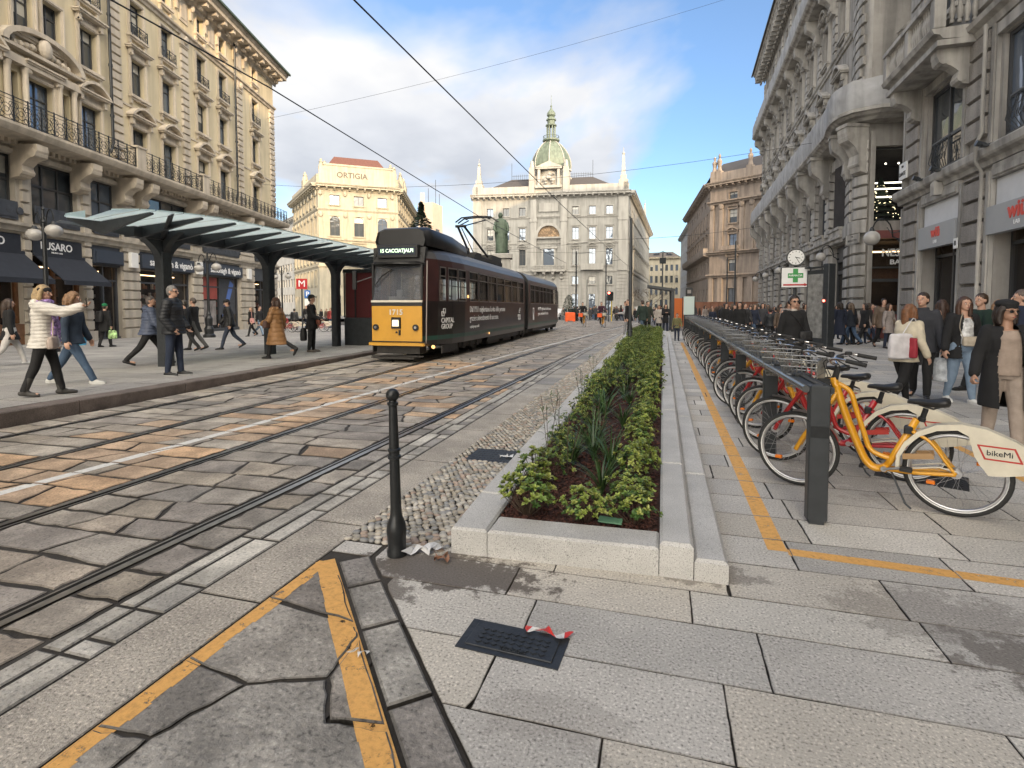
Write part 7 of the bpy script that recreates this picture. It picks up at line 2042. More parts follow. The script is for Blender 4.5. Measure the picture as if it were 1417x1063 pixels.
def bmesh_parts(paint):
 parts=[]
 def torus(R_,r,n=40,k=8,sx=1.0):
  m=MB();m.smooth=True;rings=[]
  for i in range(n):
   a=2*math.pi*i/n;rings.append([m.V(((R_+r*math.cos(b))*math.cos(a),r*sx*math.sin(b),(R_+r*math.cos(b))*math.sin(a))) for b in[2*math.pi*j/k for j in range(k)]])
  for i in range(n):
   for j in range(k):m.face([rings[i][j],rings[i][(j+1)%k],rings[(i+1)%n][(j+1)%k],rings[(i+1)%n][j]])
  return m
 tyre=torus(WR-.019,.019).mesh('tyre',MT['rubber']);rim=torus(WR-.047,.013,40,6,.9);rim=rim.mesh('rim',MT['alu'])
 stripe=torus(WR-.034,.0045,40,4,4.3).mesh('reflective_band',MT['white'])
 sp=MB()
 for k in range(28):
  a=2*math.pi*k/28;s_=1 if k%2 else-1;b=a+s_*.9*(1 if(k//2)%2 else-1)
  sp.cyl((.03*math.cos(b),s_*.03,.03*math.sin(b)),((WR-.055)*math.cos(a),0,(WR-.055)*math.sin(a)),.0013,n=3,caps=False)
 sp=sp.mesh('spokes',MT['alu'])
 hub=MB();hub.cyl((0,-.045,0),(0,.045,0),.022,n=12);hub.cyl((0,-.036,0),(0,-.03,0),.038,n=14);hub.cyl((0,.03,0),(0,.036,0),.038,n=14);hub.cyl((0,-.065,0),(0,.065,0),.009,n=8);hub=hub.mesh('hub',MT['alu'])
 rf=MB();rf.bbox(-.028,.028,-.022,.022,-.012,.012,.005);rf=rf.mesh('reflector',MT['reflector'])
 def wheel(x):return('wheel',hub,(x,0,WR),0,[('tyre',tyre,(0,0,0)),('rim',rim,(0,0,0)),('spokes',sp,(0,0,0)),('reflective_band',stripe,(0,0,0)),('reflector',rf,(-.16*.9,0,.11*.9)),('reflector',rf,(.15,0,-.1))])
 parts.append(wheel(0));parts.append(wheel(WB))
 fr=MB();fr.smooth=True
 fr.tube(smooth_path([(.805,0,.94),(.775,0,.82),(.71,0,.63),(.63,0,.43),(.575,0,.32),(.51,0,.275),(.44,0,.30)]),.046,10,ry=.030)
 fr.tube(smooth_path([(.795,0,.95),(.705,0,.89),(.66,0,.75),(.60,0,.56),(.555,0,.43),(.48,0,.385),(.405,0,.37)]),.021,8)
 fr.tube([(.45,0,.28),(.40,0,.38),(.25,0,.72)],.027,10)
 for s_ in(-1,1):
  fr.tube(smooth_path([(.42,s_*.03,.285),(.25,s_*.055,.30),(0,s_*.062,WR)]),.016,7);fr.tube(smooth_path([(.28,s_*.025,.62),(.16,s_*.05,.56),(.06,s_*.06,.42),(0,s_*.062,WR)]),.013,7)
 fr.tube([(.83,0,1.0),(.795,0,.86)],.030,10)
 for s_ in(-1,1):fr.tube(smooth_path([(.80,s_*.02,.875),(.825,s_*.055,.82),(.92,s_*.058,.66),(1.03,s_*.055,.48),(WB,s_*.055,WR)]),.019,8)
 fr.cyl((.45,-.045,.29),(.45,.045,.29),.03,n=12)
 parts.append(('frame',fr.mesh('frame',MT[paint]),(0,0,0),0,[]))
 pst=MB();pst.cyl((.25,0,.70),(.225,0,.80),.020,n=10);pst.cyl((.253,0,.695),(.246,0,.725),.027,n=10);post=pst.mesh('seat_post',MT['black_metal'])
 sd=MB();sd.smooth=True;rings=[]
 for x,wd,z,th in((.345,.012,.842,.016),(.33,.024,.85,.026),(.28,.032,.853,.032),(.22,.05,.850,.040),(.16,.085,.858,.048),(.11,.098,.868,.052),(.085,.085,.868,.045),(.075,.04,.862,.02)):
  rings.append([sd.V((x,wd*math.cos(a),z+th*(.55*math.sin(a) if math.sin(a)>0 else .9*math.sin(a)))) for a in[2*math.pi*k/14 for k in range(14)]])
 for i in range(len(rings)-1):
  for k in range(14):sd.face([rings[i][k],rings[i][(k+1)%14],rings[i+1][(k+1)%14],rings[i+1][k]])
 sd.face(rings[0]);sd.face(rings[-1][::-1]);sd.smooth=False
 for s_ in(-1,1):sd.tube([(.12,s_*.03,.83),(.18,s_*.022,.80),(.27,s_*.02,.825)],.004,5)
 parts.append(('saddle',sd.mesh('saddle',MT['saddle']),(-.03,0,.01),0,[('seat_post',post,(0,0,0))]))
 hb=MB();hb.smooth=True
 hb.tube([(.925,0,.85),(.905,0,.95),(.90,0,1.0)],.015,8)
 for s_ in(-1,1):hb.tube(smooth_path([(.90,0,1.0),(.93,s_*.08,1.02),(.93,s_*.16,1.06),(.86,s_*.25,1.075),(.76,s_*.285,1.06),(.68,s_*.30,1.045)]),.011,7)
 hbm=hb.mesh('handlebar',MT['chrome']);gp=MB()
 for s_ in(-1,1):
  gp.tube([(.80,s_*.275,1.067),(.66,s_*.304,1.042)],.0175,8);gp.tube([(.86,s_*.24,1.06),(.78,s_*.25,1.015),(.72,s_*.27,1.01)],.006,5);gp.bbox(.83,.88,s_*.2-.02,s_*.2+.02,1.07,1.1,.004)
 gp.tube(smooth_path([(.86,.2,1.06),(.98,.12,1.04),(.98,.03,.93),(.93,.02,.80)]),.004,5);gp.tube(smooth_path([(.86,-.2,1.06),(1.0,-.10,1.0),(.95,-.03,.88),(.90,-.02,.74)]),.004,5)
 gp.cyl((.93,.12,1.09),(.93,.12,1.12),.022,n=10);gp.tube([(.92,0,.86),(.90,0,.99)],.024,10)
 parts.append(('handlebar',hbm,(-.10,0,.11),0,[('grips',gp.mesh('grips',MT['rubber']),(0,0,0))]))
 bk=MB();wr_=.0042
 def rect(z,x0,x1,w_):return[(x0,-w_,z),(x1,-w_,z),(x1,w_,z),(x0,w_,z)]
 for z,x0,x1,w_,r in((1.06,.965,1.265,.185,.005),(1.0,.97,1.255,.18,wr_),(.93,.975,1.24,.172,wr_),(.86,.98,1.225,.165,wr_),(.82,.985,1.215,.16,.004)):bk.tube(rect(z,x0,x1,w_),r,4,closed=True)
 T_,B2=rect(1.06,.965,1.265,.185),rect(.82,.985,1.215,.16)
 for k in range(4):
  for i in range(7):
   t=i/7;a=Vector(T_[k])+(Vector(T_[(k+1)%4])-Vector(T_[k]))*t;b=Vector(B2[k])+(Vector(B2[(k+1)%4])-Vector(B2[k]))*t;bk.cyl(a,b,wr_,n=4,caps=False)
 for i in range(6):x=.99+.22*i/5;bk.cyl((x,-.16,.82),(x,.16,.82),wr_,n=4,caps=False)
 parts.append(('basket',bk.mesh('basket',MT['wire_steel']),(-.05,0,.09),0,[]))
 bp=MB();bp.box(.975,.983,-.15,.15,.86,1.03);bp.box(.99,1.2,-.12,.12,.824,.828)
 parts.append(('basket_panel',bp.mesh('basket_panel',MT['cream_plastic']),(-.05,0,.09),0,[]))
 cv=MB();outer=[(.375,.30),(.372,.42),(.325,.53),(.245,.625),(.13,.695),(-.02,.725),(-.17,.705),(-.33,.635),(-.47,.535),(-.56,.475),(-.545,.445),(-.45,.425),(-.27,.375),(-.185,.365)]
 inner=[(.352,.30),(.348,.405),(.305,.50),(.23,.59),(.122,.652),(.0,.675),(-.065,.64),(-.085,.56),(-.10,.50),(-.13,.44),(-.16,.40),(-.17,.385),(-.175,.375),(-.18,.37)]
 for s_ in(-1,1):
  for i in range(len(outer)-1):cv.quad((outer[i][0],s_*.052,outer[i][1]),(outer[i+1][0],s_*.052,outer[i+1][1]),(inner[i+1][0],s_*.052,inner[i+1][1]),(inner[i][0],s_*.052,inner[i][1]))
 for i in range(len(outer)-3):cv.smooth=True;cv.quad((outer[i][0],-.052,outer[i][1]),(outer[i+1][0],-.052,outer[i+1][1]),(outer[i+1][0],.052,outer[i+1][1]),(outer[i][0],.052,outer[i][1]))
 cv.smooth=False
 # rear mass reaching down behind the wheel
 for s_ in(-1,1):cv.tube([(.36,s_*.054,.31),(.10,s_*.062,.375),(.0,s_*.064,.36)],.006,5)
 lg=MB()
 for s_ in(-1,1):
  q=[(-.16,.49),(-.36,.49),(-.32,.585),(-.12,.585)]
  for k in range(4):
   a,b=Vector((q[k][0],0,q[k][1])),Vector((q[(k+1)%4][0],0,q[(k+1)%4][1]));c=(b-a).normalized()*.005;nn=Vector((-c.z,0,c.x)).normalized()*.006
   y=s_*.0535;lg.poly([(a-c-nn+Vector((0,y,0))),(b+c-nn+Vector((0,y,0))),(b+c+nn+Vector((0,y,0))),(a-c+nn+Vector((0,y,0)))])
 tx=text_mb('bikeMi',.055,.0005,bold=.0006);tl=MB()
 tl.add(tx,Matrix.Translation((-.24,-.0545,.537))@Matrix.Rotation(math.pi/2,4,'X'));tl.add(tx,Matrix.Translation((-.24,.0545,.537))@Matrix.Rotation(math.pi,4,'Z')@Matrix.Rotation(math.pi/2,4,'X'))
 lb=MB()
 for s_ in(-1,1):lb.prism([(.33,s_*.056,.395),(.13,s_*.056,.43),(.14,s_*.056,.475),(.33,s_*.056,.44)],(0,-.001,0),(0,.001,0))
 parts.append(('rear_cover',cv.mesh('rear_cover',MT['cream_plastic']),(0,0,0),0,[('logo',lg.mesh('logo',MT['logo_red']),(0,0,0)),('lettering',tl.mesh('lettering',MT['text_black']),(0,0,0)),('label',lb.mesh('label',MT['brown_label' if paint=='bike_yellow' else 'logo_red']),(0,0,0))]))
 mg=MB();prev=None;mg.smooth=True
 for k in range(15):
  a=R(20+k*9.5);x,z=WB-math.cos(a)*(WR+.018)*-1*-1,WR+math.sin(a)*(WR+.018)
  x=WB-math.cos(a-R(0))*(WR+.02);q=[mg.V((x,y,z-(.012 if abs(y)>.02 else 0))) for y in(-.033,-.015,.015,.033)]
  if k<9:
   if prev:[mg.face([prev[i],prev[i+1],q[i+1],q[i]]) for i in range(3)]
   prev=q
 parts.append(('mudguard',mg.mesh('mudguard',MT['steel_trim']),(0,0,0),0,[]))
 ck=MB();ck.tube([(.45,-.06,.29),(.60,-.075,.245)],.011,6);ck.tube([(.45,.06,.29),(.30,.075,.335)],.011,6);ck.cyl((.45,-.065,.29),(.45,.065,.29),.022,n=10)
 ck.tube([(.47,-.058,.29),(.33,-.062,.27),(.12,-.062,.30)],.012,6)
 pdl=MB();pdl.bbox(.56,.64,-.17,-.08,.232,.256,.006);pdl.bbox(.26,.34,.08,.17,.323,.347,.006)
 parts.append(('crank',ck.mesh('crank',MT['alu']),(0,0,0),0,[('pedals',pdl.mesh('pedals',MT['rubber']),(0,0,0))]))
 ks=MB();ks.tube([(.40,.03,.27),(.30,.09,.05),(.26,.1,.02)],.008,6);parts.append(('kickstand',ks.mesh('kickstand',MT['dark_metal']),(0,0,0),0,[]))
 lk=MB();lk.bbox(.83,.93,-.03,.03,.88,.93,.005);lk.bbox(.27,.33,-.04,.04,.60,.66,.01);parts.append(('lock_box',lk.mesh('lock_box',MT['black_metal']),(0,0,0),0,[]))
 return parts
def make_bike(name,paint,label,group):
 rt=empty(name,(0,0,0),0,label,'bicycle',group)
 for nm,me,loc,_r,ch in bmesh_parts(paint):
  o=link(nm,me,rt);o.location=loc
  for cn,cm,cl in ch:c=link(cn,cm,o);c.location=cl
 return rt
GB='shared bicycles docked along the rail'
ang=math.atan2(.416,-.899)
BY=make_bike('bicycle','bike_yellow','yellow bicycle with a cream rear cover docked nearest at the front of the row',GB)
BR=make_bike('bicycle','bike_red','red bicycle with a cream rear cover docked right behind the nearest yellow one',GB)
def lean(o,a,y):o.rotation_euler=(R(rnd.uniform(-1.5,1.5)),0,a)
BY.scale=BR.scale=(.95,)*3
BY.location=(2.07,4.57,.004);lean(BY,ang,0)
BR.location=(2.06,5.36,.004);lean(BR,ang+R(2),0)
seq='RYRYRRYYRYRRYRYYRYRRYRYRY'
y=6.05
names=['third','fourth','fifth','sixth','seventh','eighth']
for i,c in enumerate(seq):
 src=BY if c=='Y' else BR;col='yellow' if c=='Y' else 'red'
 lb=f'{col} bicycle, {names[i]} from the near end of the docking rail' if i<len(names) else f'{col} bicycle packed in the far stretch of the docked row'
 b=copy_tree(src,(2.05+rnd.uniform(-.04,.04),y,zg(0,y)+.004),ang+R(rnd.uniform(-4,4)),lb);b.rotation_euler.x=R(rnd.uniform(-2,2));y+=rnd.uniform(.70,.84)
GR='red shared bicycles parked on the square'
for k,(px,d) in enumerate(((404,34),(412,34.3),(448,34.5),(455,35))):
 x,yy=wpt(px,d);b=copy_tree(BR,(x,yy,zp(x,yy)),R(190+8*k),['leftmost','second from left','third from left','rightmost'][k]+' of the red bicycles parked behind the man in the hat');b['group']=GR
 # ---------------------------------------------------------------- people
rnd=random.Random(12)
CL={}
def cloth(c,rough=.85,sheen=False):
 k=(tuple(round(v,3) for v in c),rough)
 if k not in CL:CL[k]=M_('cloth',c,rough,var=.22,vs=9,bump=.35,bs=60)
 return CL[k]
SKIN=M_('skin',(.52,.31,.22),.5,var=.08,vs=14)
SKIN2=M_('tan_skin',(.40,.23,.155),.5,var=.08,vs=14)
EYEW,EYED,LIP=M_('eye_white',(.7,.68,.65),.3),M_('eye_dark',(.03,.02,.015),.2),M_('lips',(.35,.11,.09),.5)
def hairmat(c):
 k=('h',c)
 if k not in CL:CL[k]=M_('hair',c,.5,var=.5,vs=22,streak=.3,bump=.6,bs=45)
 return CL[k]
def cap(m,p0,r0,p1,r1,n=12):
 p0,p1=Vector(p0),Vector(p1);m.tube([p0,p0.lerp(p1,.5),p1],[r0,(r0+r1)/2,r1],n);m.sph(p0,r0,n=n,m=8);m.sph(p1,r1,n=n,m=8)
def loft(m,secs,n=20):
 rings=[]
 for c,rx,ry in secs:rings.append([m.V(Vector(c)+Vector((rx*math.cos(t),ry*math.sin(t),0))) for t in[2*math.pi*k/n for k in range(n)]])
 for i in range(len(rings)-1):
  for k in range(n):m.face([rings[i][k],rings[i][(k+1)%n],rings[i+1][(k+1)%n],rings[i+1][k]])
 m.face(rings[0][::-1]);m.face(rings[-1])
def bake(m,name,mat,parent,vox=.012,smooth=4,post=None,cut=None):
 me=m.mesh('tmp',None);o=bpy.data.objects.new('tmp',me);md=o.modifiers.new('r','REMESH');md.mode='VOXEL';md.voxel_size=vox;md.use_smooth_shade=True
 if smooth:sm=o.modifiers.new('s','SMOOTH');sm.factor=.5;sm.iterations=smooth
 r=evaluated(o);bpy.data.objects.remove(o);bpy.data.meshes.remove(me)
 if post:
  nr=[v.normal.copy() for v in r.vertices]
  for v,nn in zip(r.vertices,nr):v.co=post(v.co,nn)
 if cut:
  bm=bmesh.new();bm.from_mesh(r);bmesh.ops.delete(bm,geom=[f for f in bm.faces if cut(f.calc_center_median())],context='FACES');bm.to_mesh(r);bm.free()
 r.name=name;r.materials.clear();r.materials.append(mat);r.polygons.foreach_set('use_smooth',[True]*len(r.polygons));r.update()
 return link(name,r,parent)
def folds(amp=.006,sc=9,seed=0):
 return lambda co,n:co+n*(amp*mnoise.noise(Vector((co.x*sc,co.y*sc,co.z*sc*.55+seed)))+amp*.5*mnoise.noise(Vector((co.x*sc*2.3,co.y*sc*2.3,co.z*sc*1.1+seed))))
def puffer(amp=.011,pitch=.055,seed=0):
 return lambda co,n:co+n*(amp*(abs(math.sin(co.z*math.pi/pitch+.3*mnoise.noise(co*6)))**.6-.5)+.004*mnoise.noise(Vector((co.x*14,co.y*14,co.z*20+seed))))
def person(label,x,y,H=1.72,face=0,legs=((0,0),(0,0)),arms=((5,8,12),(5,8,12)),lean=0,head=(0,0),top=None,bottom=None,shoes=((.03,.03,.03),0),hair=None,skin=SKIN,vox=.011,female=False,det=True,z=None,group=None,extras=None,fist=False,wide=1.0,kneel=0,sole=None,foot_out=8):
 """legs: (hip flex, knee flex) left,right; arms: (forward, outward, elbow flex[, inward twist])"""
 if z is None:z=zp(x,y) if x<xkerb(y) else zg(x,y)
 P=empty('person',(x,y,z),YAW+R(face),label,'person',group)
 h=H;J={}
 def dirv(f,o,s_):a,b=R(f),R(o);return Vector((s_*math.sin(b)*math.cos(a*.3),math.sin(a)*math.cos(b),-math.cos(a)*math.cos(b))).normalized()
 hips=Vector((0,0,.53*h));ankles=[]
 for s_,(hf,kf) in zip((-1,1),legs):
  hp=Vector((s_*.053*h,0,.515*h));a=R(hf);kn=hp+Vector((s_*.004*h,math.sin(a),-math.cos(a)))*.245*h;b=R(hf-kf);an=kn+Vector((s_*.008*h,math.sin(b),-math.cos(b)))*.232*h;J[s_]=(hp,kn,an);ankles.append(an.z)
 dz=.042*h-min(ankles)
 for s_ in(-1,1):J[s_]=tuple(p+Vector((0,0,dz)) for p in J[s_])
 hips.z+=dz
 la=R(lean);sp=Vector((0,math.sin(la),math.cos(la)))
 neck=hips+sp*.295*h;headc=neck+Vector((0,.012*h+math.sin(la)*.02*h,.098*h));sw=(.098 if female else .112)*h*wide
 sh={s_:neck+Vector((s_*sw,0,-.022*h)) for s_ in(-1,1)};A={}
 for s_,ar in zip((-1,1),arms):
  f,o,e=ar[:3];tw=ar[3] if len(ar)>3 else 0
  d=dirv(f,o,s_);el=sh[s_]+d*.172*h;d2=Vector((s_*math.sin(R(o-tw)),math.sin(R(f+e))*math.cos(R(o-tw)),-math.cos(R(f+e))*math.cos(R(o-tw)))).normalized();wr=el+d2*.142*h;A[s_]=(sh[s_],el,wr,d2)
  # ---- body
 b=MB()
 loft(b,[(hips+Vector((0,0,-.03*h)),.075*h,.055*h),(hips,.082*h,.06*h),(hips.lerp(neck,.35),.068*h,.05*h),(hips.lerp(neck,.75),.085*h,.056*h),(neck+Vector((0,0,-.02*h)),.075*h,.045*h)])
 cap(b,neck-sp*.02*h,.034*h,headc-Vector((0,.008*h,.03*h)),.029*h)
 Rh=Matrix.Rotation(R(head[0]),3,'Z')@Matrix.Rotation(R(-head[1]),3,'X')
 hp_=lambda v:headc+Rh@(Vector(v)*h)
 b.sph(headc+Rh@Vector((0,-.006*h,.012*h)),.044*h,.054*h,.056*h,18,12,Rh);b.sph(hp_((0,.010,-.022)),.033*h,.038*h,.040*h,16,10,Rh)
 b.sph(hp_((0,.034,-.044)),.014*h,.012*h,.012*h,10,8,Rh)
 if det:
  cap(b,hp_((0,.050,.010)),.0035*h,hp_((0,.062,-.012)),.0068*h,8);b.sph(hp_((0,.047,-.031)),.014*h,.006*h,.006*h,10,6,Rh)
  for s_ in(-1,1):b.sph(hp_((s_*.045,-.004,-.004)),.006*h,.011*h,.017*h,8,6,Rh)
  for s_ in(-1,1):b.sph(hp_((s_*.018,.044,.015)),.012*h,.008*h,.005*h,8,6,Rh)
 for s_ in(-1,1):
  hp0,kn,an=J[s_];cap(b,hp0,.040*h,kn,.028*h);cap(b,kn,.028*h,an,.019*h)
  fo=R(foot_out)*s_;cap(b,an+Vector((0,-.01*h,-.02*h)),.018*h,an+Vector((math.sin(fo)*.1*h,.09*h,-.03*h)),.014*h)
  s0,el,wr,d2=A[s_];cap(b,s0,.030*h,el,.023*h);cap(b,el,.023*h,wr,.0155*h)
  side=d2.cross(Vector((0,0,1)));side=Vector((0,1,0)) if side.length<.3 else side.normalized()
  if abs(d2.z)>.8:side=Vector((0,1,0));side=(side-d2*side.dot(d2)).normalized()
  nrm=side.cross(d2).normalized();inw=Vector((-s_,0,0));nrm=nrm if nrm.dot(inw)>0 else-nrm
  pc=wr+d2*.028*h;b.sph(pc,.0,n=4,m=3) if False else None
  for k in range(4):cap(b,wr+side*((k-1.5)*.008*h)*.8,.0088*h,wr+d2*.048*h+side*((k-1.5)*.0105*h),.0080*h,6)
  for k,fl_ in enumerate((.040,.046,.043,.034)):
   base=wr+d2*.048*h+side*((1.5-k)*.0108*h);curl=1.15 if fist else .45
   c1=(d2*math.cos(curl*.6)+nrm*math.sin(curl*.6));p1=base+c1*fl_*h*.5;c2=(d2*math.cos(curl*1.8)+nrm*math.sin(curl*1.8));p2=p1+c2*fl_*h*.5
   cap(b,base,.0056*h,p1,.0052*h,6);cap(b,p1,.0052*h,p2,.0044*h,6)
  t0=wr+d2*.015*h+side*.016*h;t1=t0+(d2*.7+side*.6+nrm*.35)*.024*h;cap(b,t0,.0075*h,t1,.006*h,6);cap(b,t1,.006*h,t1+(d2*.85+nrm*.5+side*.1)*.020*h,.005*h,6)
 body=bake(b,'body',skin,P,.0075 if det else .016,2 if det else 1)
 # ---- face details
 if det:
  for s_ in(-1,1):
   e=MB();e.smooth=True;e.sph(hp_((s_*.0175,.0435,.004)),.0072*h,.0052*h,.0042*h,10,7,Rh);eo=e.build('eye',EYEW,body)
   e=MB();e.smooth=True;e.sph(hp_((s_*.0175,.0475,.004)),.0034*h,.002*h,.0034*h,8,6,Rh);e.build('iris',EYED,body)
  e=MB();e.smooth=True;e.sph(hp_((0,.0525,-.031)),.0125*h,.0035*h,.0038*h,10,6,Rh);e.build('mouth',LIP,body)
  e=MB()
  for s_ in(-1,1):e.smooth=True;e.sph(hp_((s_*.0185,.0475,.0165)),.011*h,.003*h,.0022*h,8,5,Rh)
  e.build('eyebrows',hairmat(hair[1] if hair else(.03,.02,.015)),body)
  # ---- trousers
 if bottom:
  t=MB();col,wdt=bottom[0],bottom[1];flare=bottom[2] if len(bottom)>2 else .030
  loft(t,[(hips+Vector((0,0,-.045*h)),.078*h,.062*h),(hips,.089*h*wdt,.068*h*wdt),(hips+sp*.05*h,.080*h*wdt,.06*h*wdt)])
  for s_ in(-1,1):hp0,kn,an=J[s_];cap(t,hp0+Vector((0,0,-.005*h)),.050*h*wdt,kn,.035*h*wdt,14);cap(t,kn,.035*h*wdt,an+Vector((0,0,.012*h)),flare*h,14)
  bake(t,'trousers',cloth(col),P,vox,3,folds(.008,8,rnd.random()*9))
  # ---- shoes
 for s_ in(-1,1):
  hp0,kn,an=J[s_];t=MB();boot=shoes[1];fo=R(foot_out)*s_
  kd=(kn-an).normalized();pitch=max(0,-kd.y*0+(1 if an.z>.05*h+.02 else 0));tp=math.atan2(-kd.y,kd.z)*-1 if an.z>.046*h+.01 else 0
  fwd=Vector((math.sin(fo),math.cos(fo),0));drop=-max(0,min(1.1,(an.z-.042*h)*5));fwd=Vector((fwd.x*math.cos(drop),fwd.y*math.cos(drop),math.sin(drop)))
  upv=Vector((0,-math.sin(drop),math.cos(drop)))
  heel=an-fwd*.022*h-upv*.018*h;ball=an+fwd*.078*h-upv*.026*h;toe=an+fwd*.104*h-upv*.029*h
  cap(t,heel,.022*h,ball,.021*h,12);cap(t,ball,.021*h,toe,.015*h,12);cap(t,an-upv*.015*h,.025*h,an+fwd*.03*h-upv*.012*h,.021*h,12)
  if boot:cap(t,an-upv*.01*h,.027*h,an+(kn-an).normalized()*boot*h,.031*h,14)
  lo=(an-upv*.041*h)
  def flat_(co,n_,lo=lo,up_=upv):
   d_=(co-lo).dot(up_);return co-up_*d_ if d_<0 else co
  so=bake(t,'shoe',cloth(shoes[0],.5),P,.009 if det else .016,2,flat_)
  if sole:t=MB();t.M=None;cap(t,heel-upv*.012*h,.021*h,ball-upv*.010*h,.021*h,12);cap(t,ball-upv*.01*h,.021*h,toe-upv*.006*h,.014*h);bake(t,'sole',cloth(sole),so,.009,1,lambda co,n_,lo=lo,up_=upv:co-up_*((co-lo).dot(up_)-.009*h) if(co-lo).dot(up_)>.009*h else(co-up_*(co-lo).dot(up_) if(co-lo).dot(up_)<0 else co))
  # ---- jacket / coat
 if top:
  kind=top.get('kind','jacket');col=top['col'];k=top.get('fat',1.0);hem=top.get('hem',.47)*h;t=MB()
  th=.010*h if kind!='puffer' else .020*h
  hz=hem+dz;secs=[];c0=Vector((hips.x,hips.y,hips.z))
  if hz<hips.z-.05*h:
   fl=top.get('flare',1.12);my=sum((J[s_][1].y) for s_ in(-1,1))/2;spread=abs(J[1][1].y-J[-1][1].y)*.5*min(1,(hips.z-hz)/(.25*h))
   secs.append((Vector((0,my*.4,hz)),(.088*h+th)*k*fl,(.070*h+th)*k*fl+spread*.6));secs.append((Vector((0,my*.2,(hz+hips.z)/2)),(.088*h+th)*k*(1+fl)/2,(.068*h+th)*k*(1+fl)/2+spread*.3))
  else:secs.append((Vector((0,c0.y,hz)),(.084*h+th)*k,(.063*h+th)*k))
  secs+=[(hips+sp*.02*h,(.084*h+th)*k,(.063*h+th)*k),(hips.lerp(neck,.4),(.074*h+th)*k,(.056*h+th)*k),(hips.lerp(neck,.72),(.090*h+th)*k*(wide),(.062*h+th)*k),(neck-sp*.022*h,(.082*h+th)*k*wide,(.052*h+th)),(neck+sp*.006*h,.047*h+th,.042*h+th)]
  loft(t,secs,24)
  if female:t.sph(hips.lerp(neck,.68)+Vector((0,.032*h,0)),.066*h*k,.045*h,.035*h)
  for s_ in(-1,1):
   s0,el,wr,d2=A[s_];cap(t,s0+Vector((-s_*.01*h,0,-.006*h)),(.034*h+th),el,(.027*h+th),14);cap(t,el,(.027*h+th),wr-d2*.006*h,(.021*h+th*.9),14)
  if top.get('collar'):loft(t,[(neck-sp*.02*h,.052*h+th,.048*h+th),(neck+sp*.03*h+Vector((0,.004*h,0)),.044*h+th*.7,.044*h+th*.7)],18)
  if top.get('hood'):t.sph(neck+Vector((0,-.05*h,.0)),.068*h,.045*h,.045*h)
  post=puffer(seed=rnd.random()*9,pitch=top.get('pitch',.055)*h/1.7) if kind=='puffer' else folds(.009,7,rnd.random()*9)
  bake(t,{'puffer':'puffer_jacket','coat':'coat','jumper':'jumper'}.get(kind,'jacket'),cloth(col,.55 if kind=='puffer' else .9),P,vox,3,post,(lambda c,o_=top['open'],zt=neck.z:c.y>.01 and abs(c.x+.01)<o_*(1-.45*max(0,(c.z-zt+.30)/.30)) and c.z<zt+.02) if top.get('open') else None)
  # ---- hair
 if hair:
  style,hc=hair[:2];t=MB()
  if style!='bald':
   t.sph(hp_((0,-.012,.022)),.0475*h,.056*h,.054*h,18,12,Rh);t.sph(hp_((0,-.022,.0)),.047*h,.045*h,.05*h,16,10,Rh)
  if style=='short_grey':pass
  if style in('long','bob'):
   L=.19 if style=='long' else .085
   for s_ in(-1,1):
    q=[hp_((s_*.030,.006,.045)),hp_((s_*.047,.0,.0)),hp_((s_*.050,-.004,-.045)),hp_((s_*.046,-.0,-.045))+Vector((0,.01*h,-(L-.045)*h))]
    t.tube(q,[.018*h,.020*h,.022*h,.012*h],10)
   t.tube([hp_((0,-.04,.03)),hp_((0,-.05,-.04)),hp_((0,-.05,-.04))+Vector((0,-.02*h,-(L-.02)*h))],[.04*h,.045*h,.022*h],12)
   t.sph(hp_((0,-.04,-.05)),.048*h,.03*h,.06*h)
  if style=='pony':t.sph(hp_((0,-.068,.01)),.022*h,.022*h,.03*h)
  if t.v:
   def hp(co,n_):
    lc=Rh.inverted()@(co-headc)
    if lc.y>.026*h and lc.z<.034*h and abs(lc.x)<.036*h:co=co-(Rh@Vector((0,1,0)))*(lc.y-.020*h)
    return co+n_*.0035*h*mnoise.noise(Vector((co.x*55,co.y*55,co.z*14)))
   bake(t,'hair',hairmat(hc),P,.008 if det else .016,2,hp)
 ctx=dict(P=P,J=J,A=A,neck=neck,headc=headc,hips=hips,h=h,Rh=Rh,hp_=hp_,sp=sp,body=body,sh=sh)
 if extras:extras(ctx)
 return P,ctx
SHADE=M_('dark_lens',(.008,.008,.01),.12,coat=.6)
def sunglasses(c):
 m=MB();h=c['h']
 for s_ in(-1,1):m.sph(c['hp_']((s_*.0195,.0500,.004)),.0155*h,.004*h,.0095*h,12,8,c['Rh']);m.tube([c['hp_']((s_*.036,.046,.008)),c['hp_']((s_*.046,0,.008))],.0022*h,5)
 m.tube([c['hp_']((-.01,.053,.008)),c['hp_']((.01,.053,.008))],.002*h,5);m.build('sunglasses',SHADE,c['P'],smooth=True)
def hat(c,kind,col,name='hat'):
 m=MB();h=c['h'];hp_=c['hp_'];Rh=c['Rh']
 if kind=='beanie':m.sph(hp_((0,-.010,.034)),.052*h,.060*h,.050*h,18,12,Rh)
 if kind=='beret':m.sph(hp_((0,-.014,.050)),.058*h,.066*h,.030*h,18,12,Rh);m.sph(hp_((0,-.008,.030)),.050*h,.058*h,.03*h,18,12,Rh)
 if kind=='wide':
  m.sph(hp_((0,-.006,.045)),.050*h,.058*h,.042*h,16,10,Rh);b=MB();m.sph(hp_((0,0,.036)),.088*h,.098*h,.006*h,20,6,Rh)
 if kind=='band':m.sph(hp_((0,-.006,.026)),.0505*h,.059*h,.036*h,18,12,Rh)
 if kind=='cap':m.sph(hp_((0,-.006,.034)),.050*h,.058*h,.044*h,16,10,Rh);m.sph(hp_((0,.06,.026)),.03*h,.035*h,.004*h,12,6,Rh)
 bake(m,name,cloth(col),c['P'],.008,2,folds(.003,20))
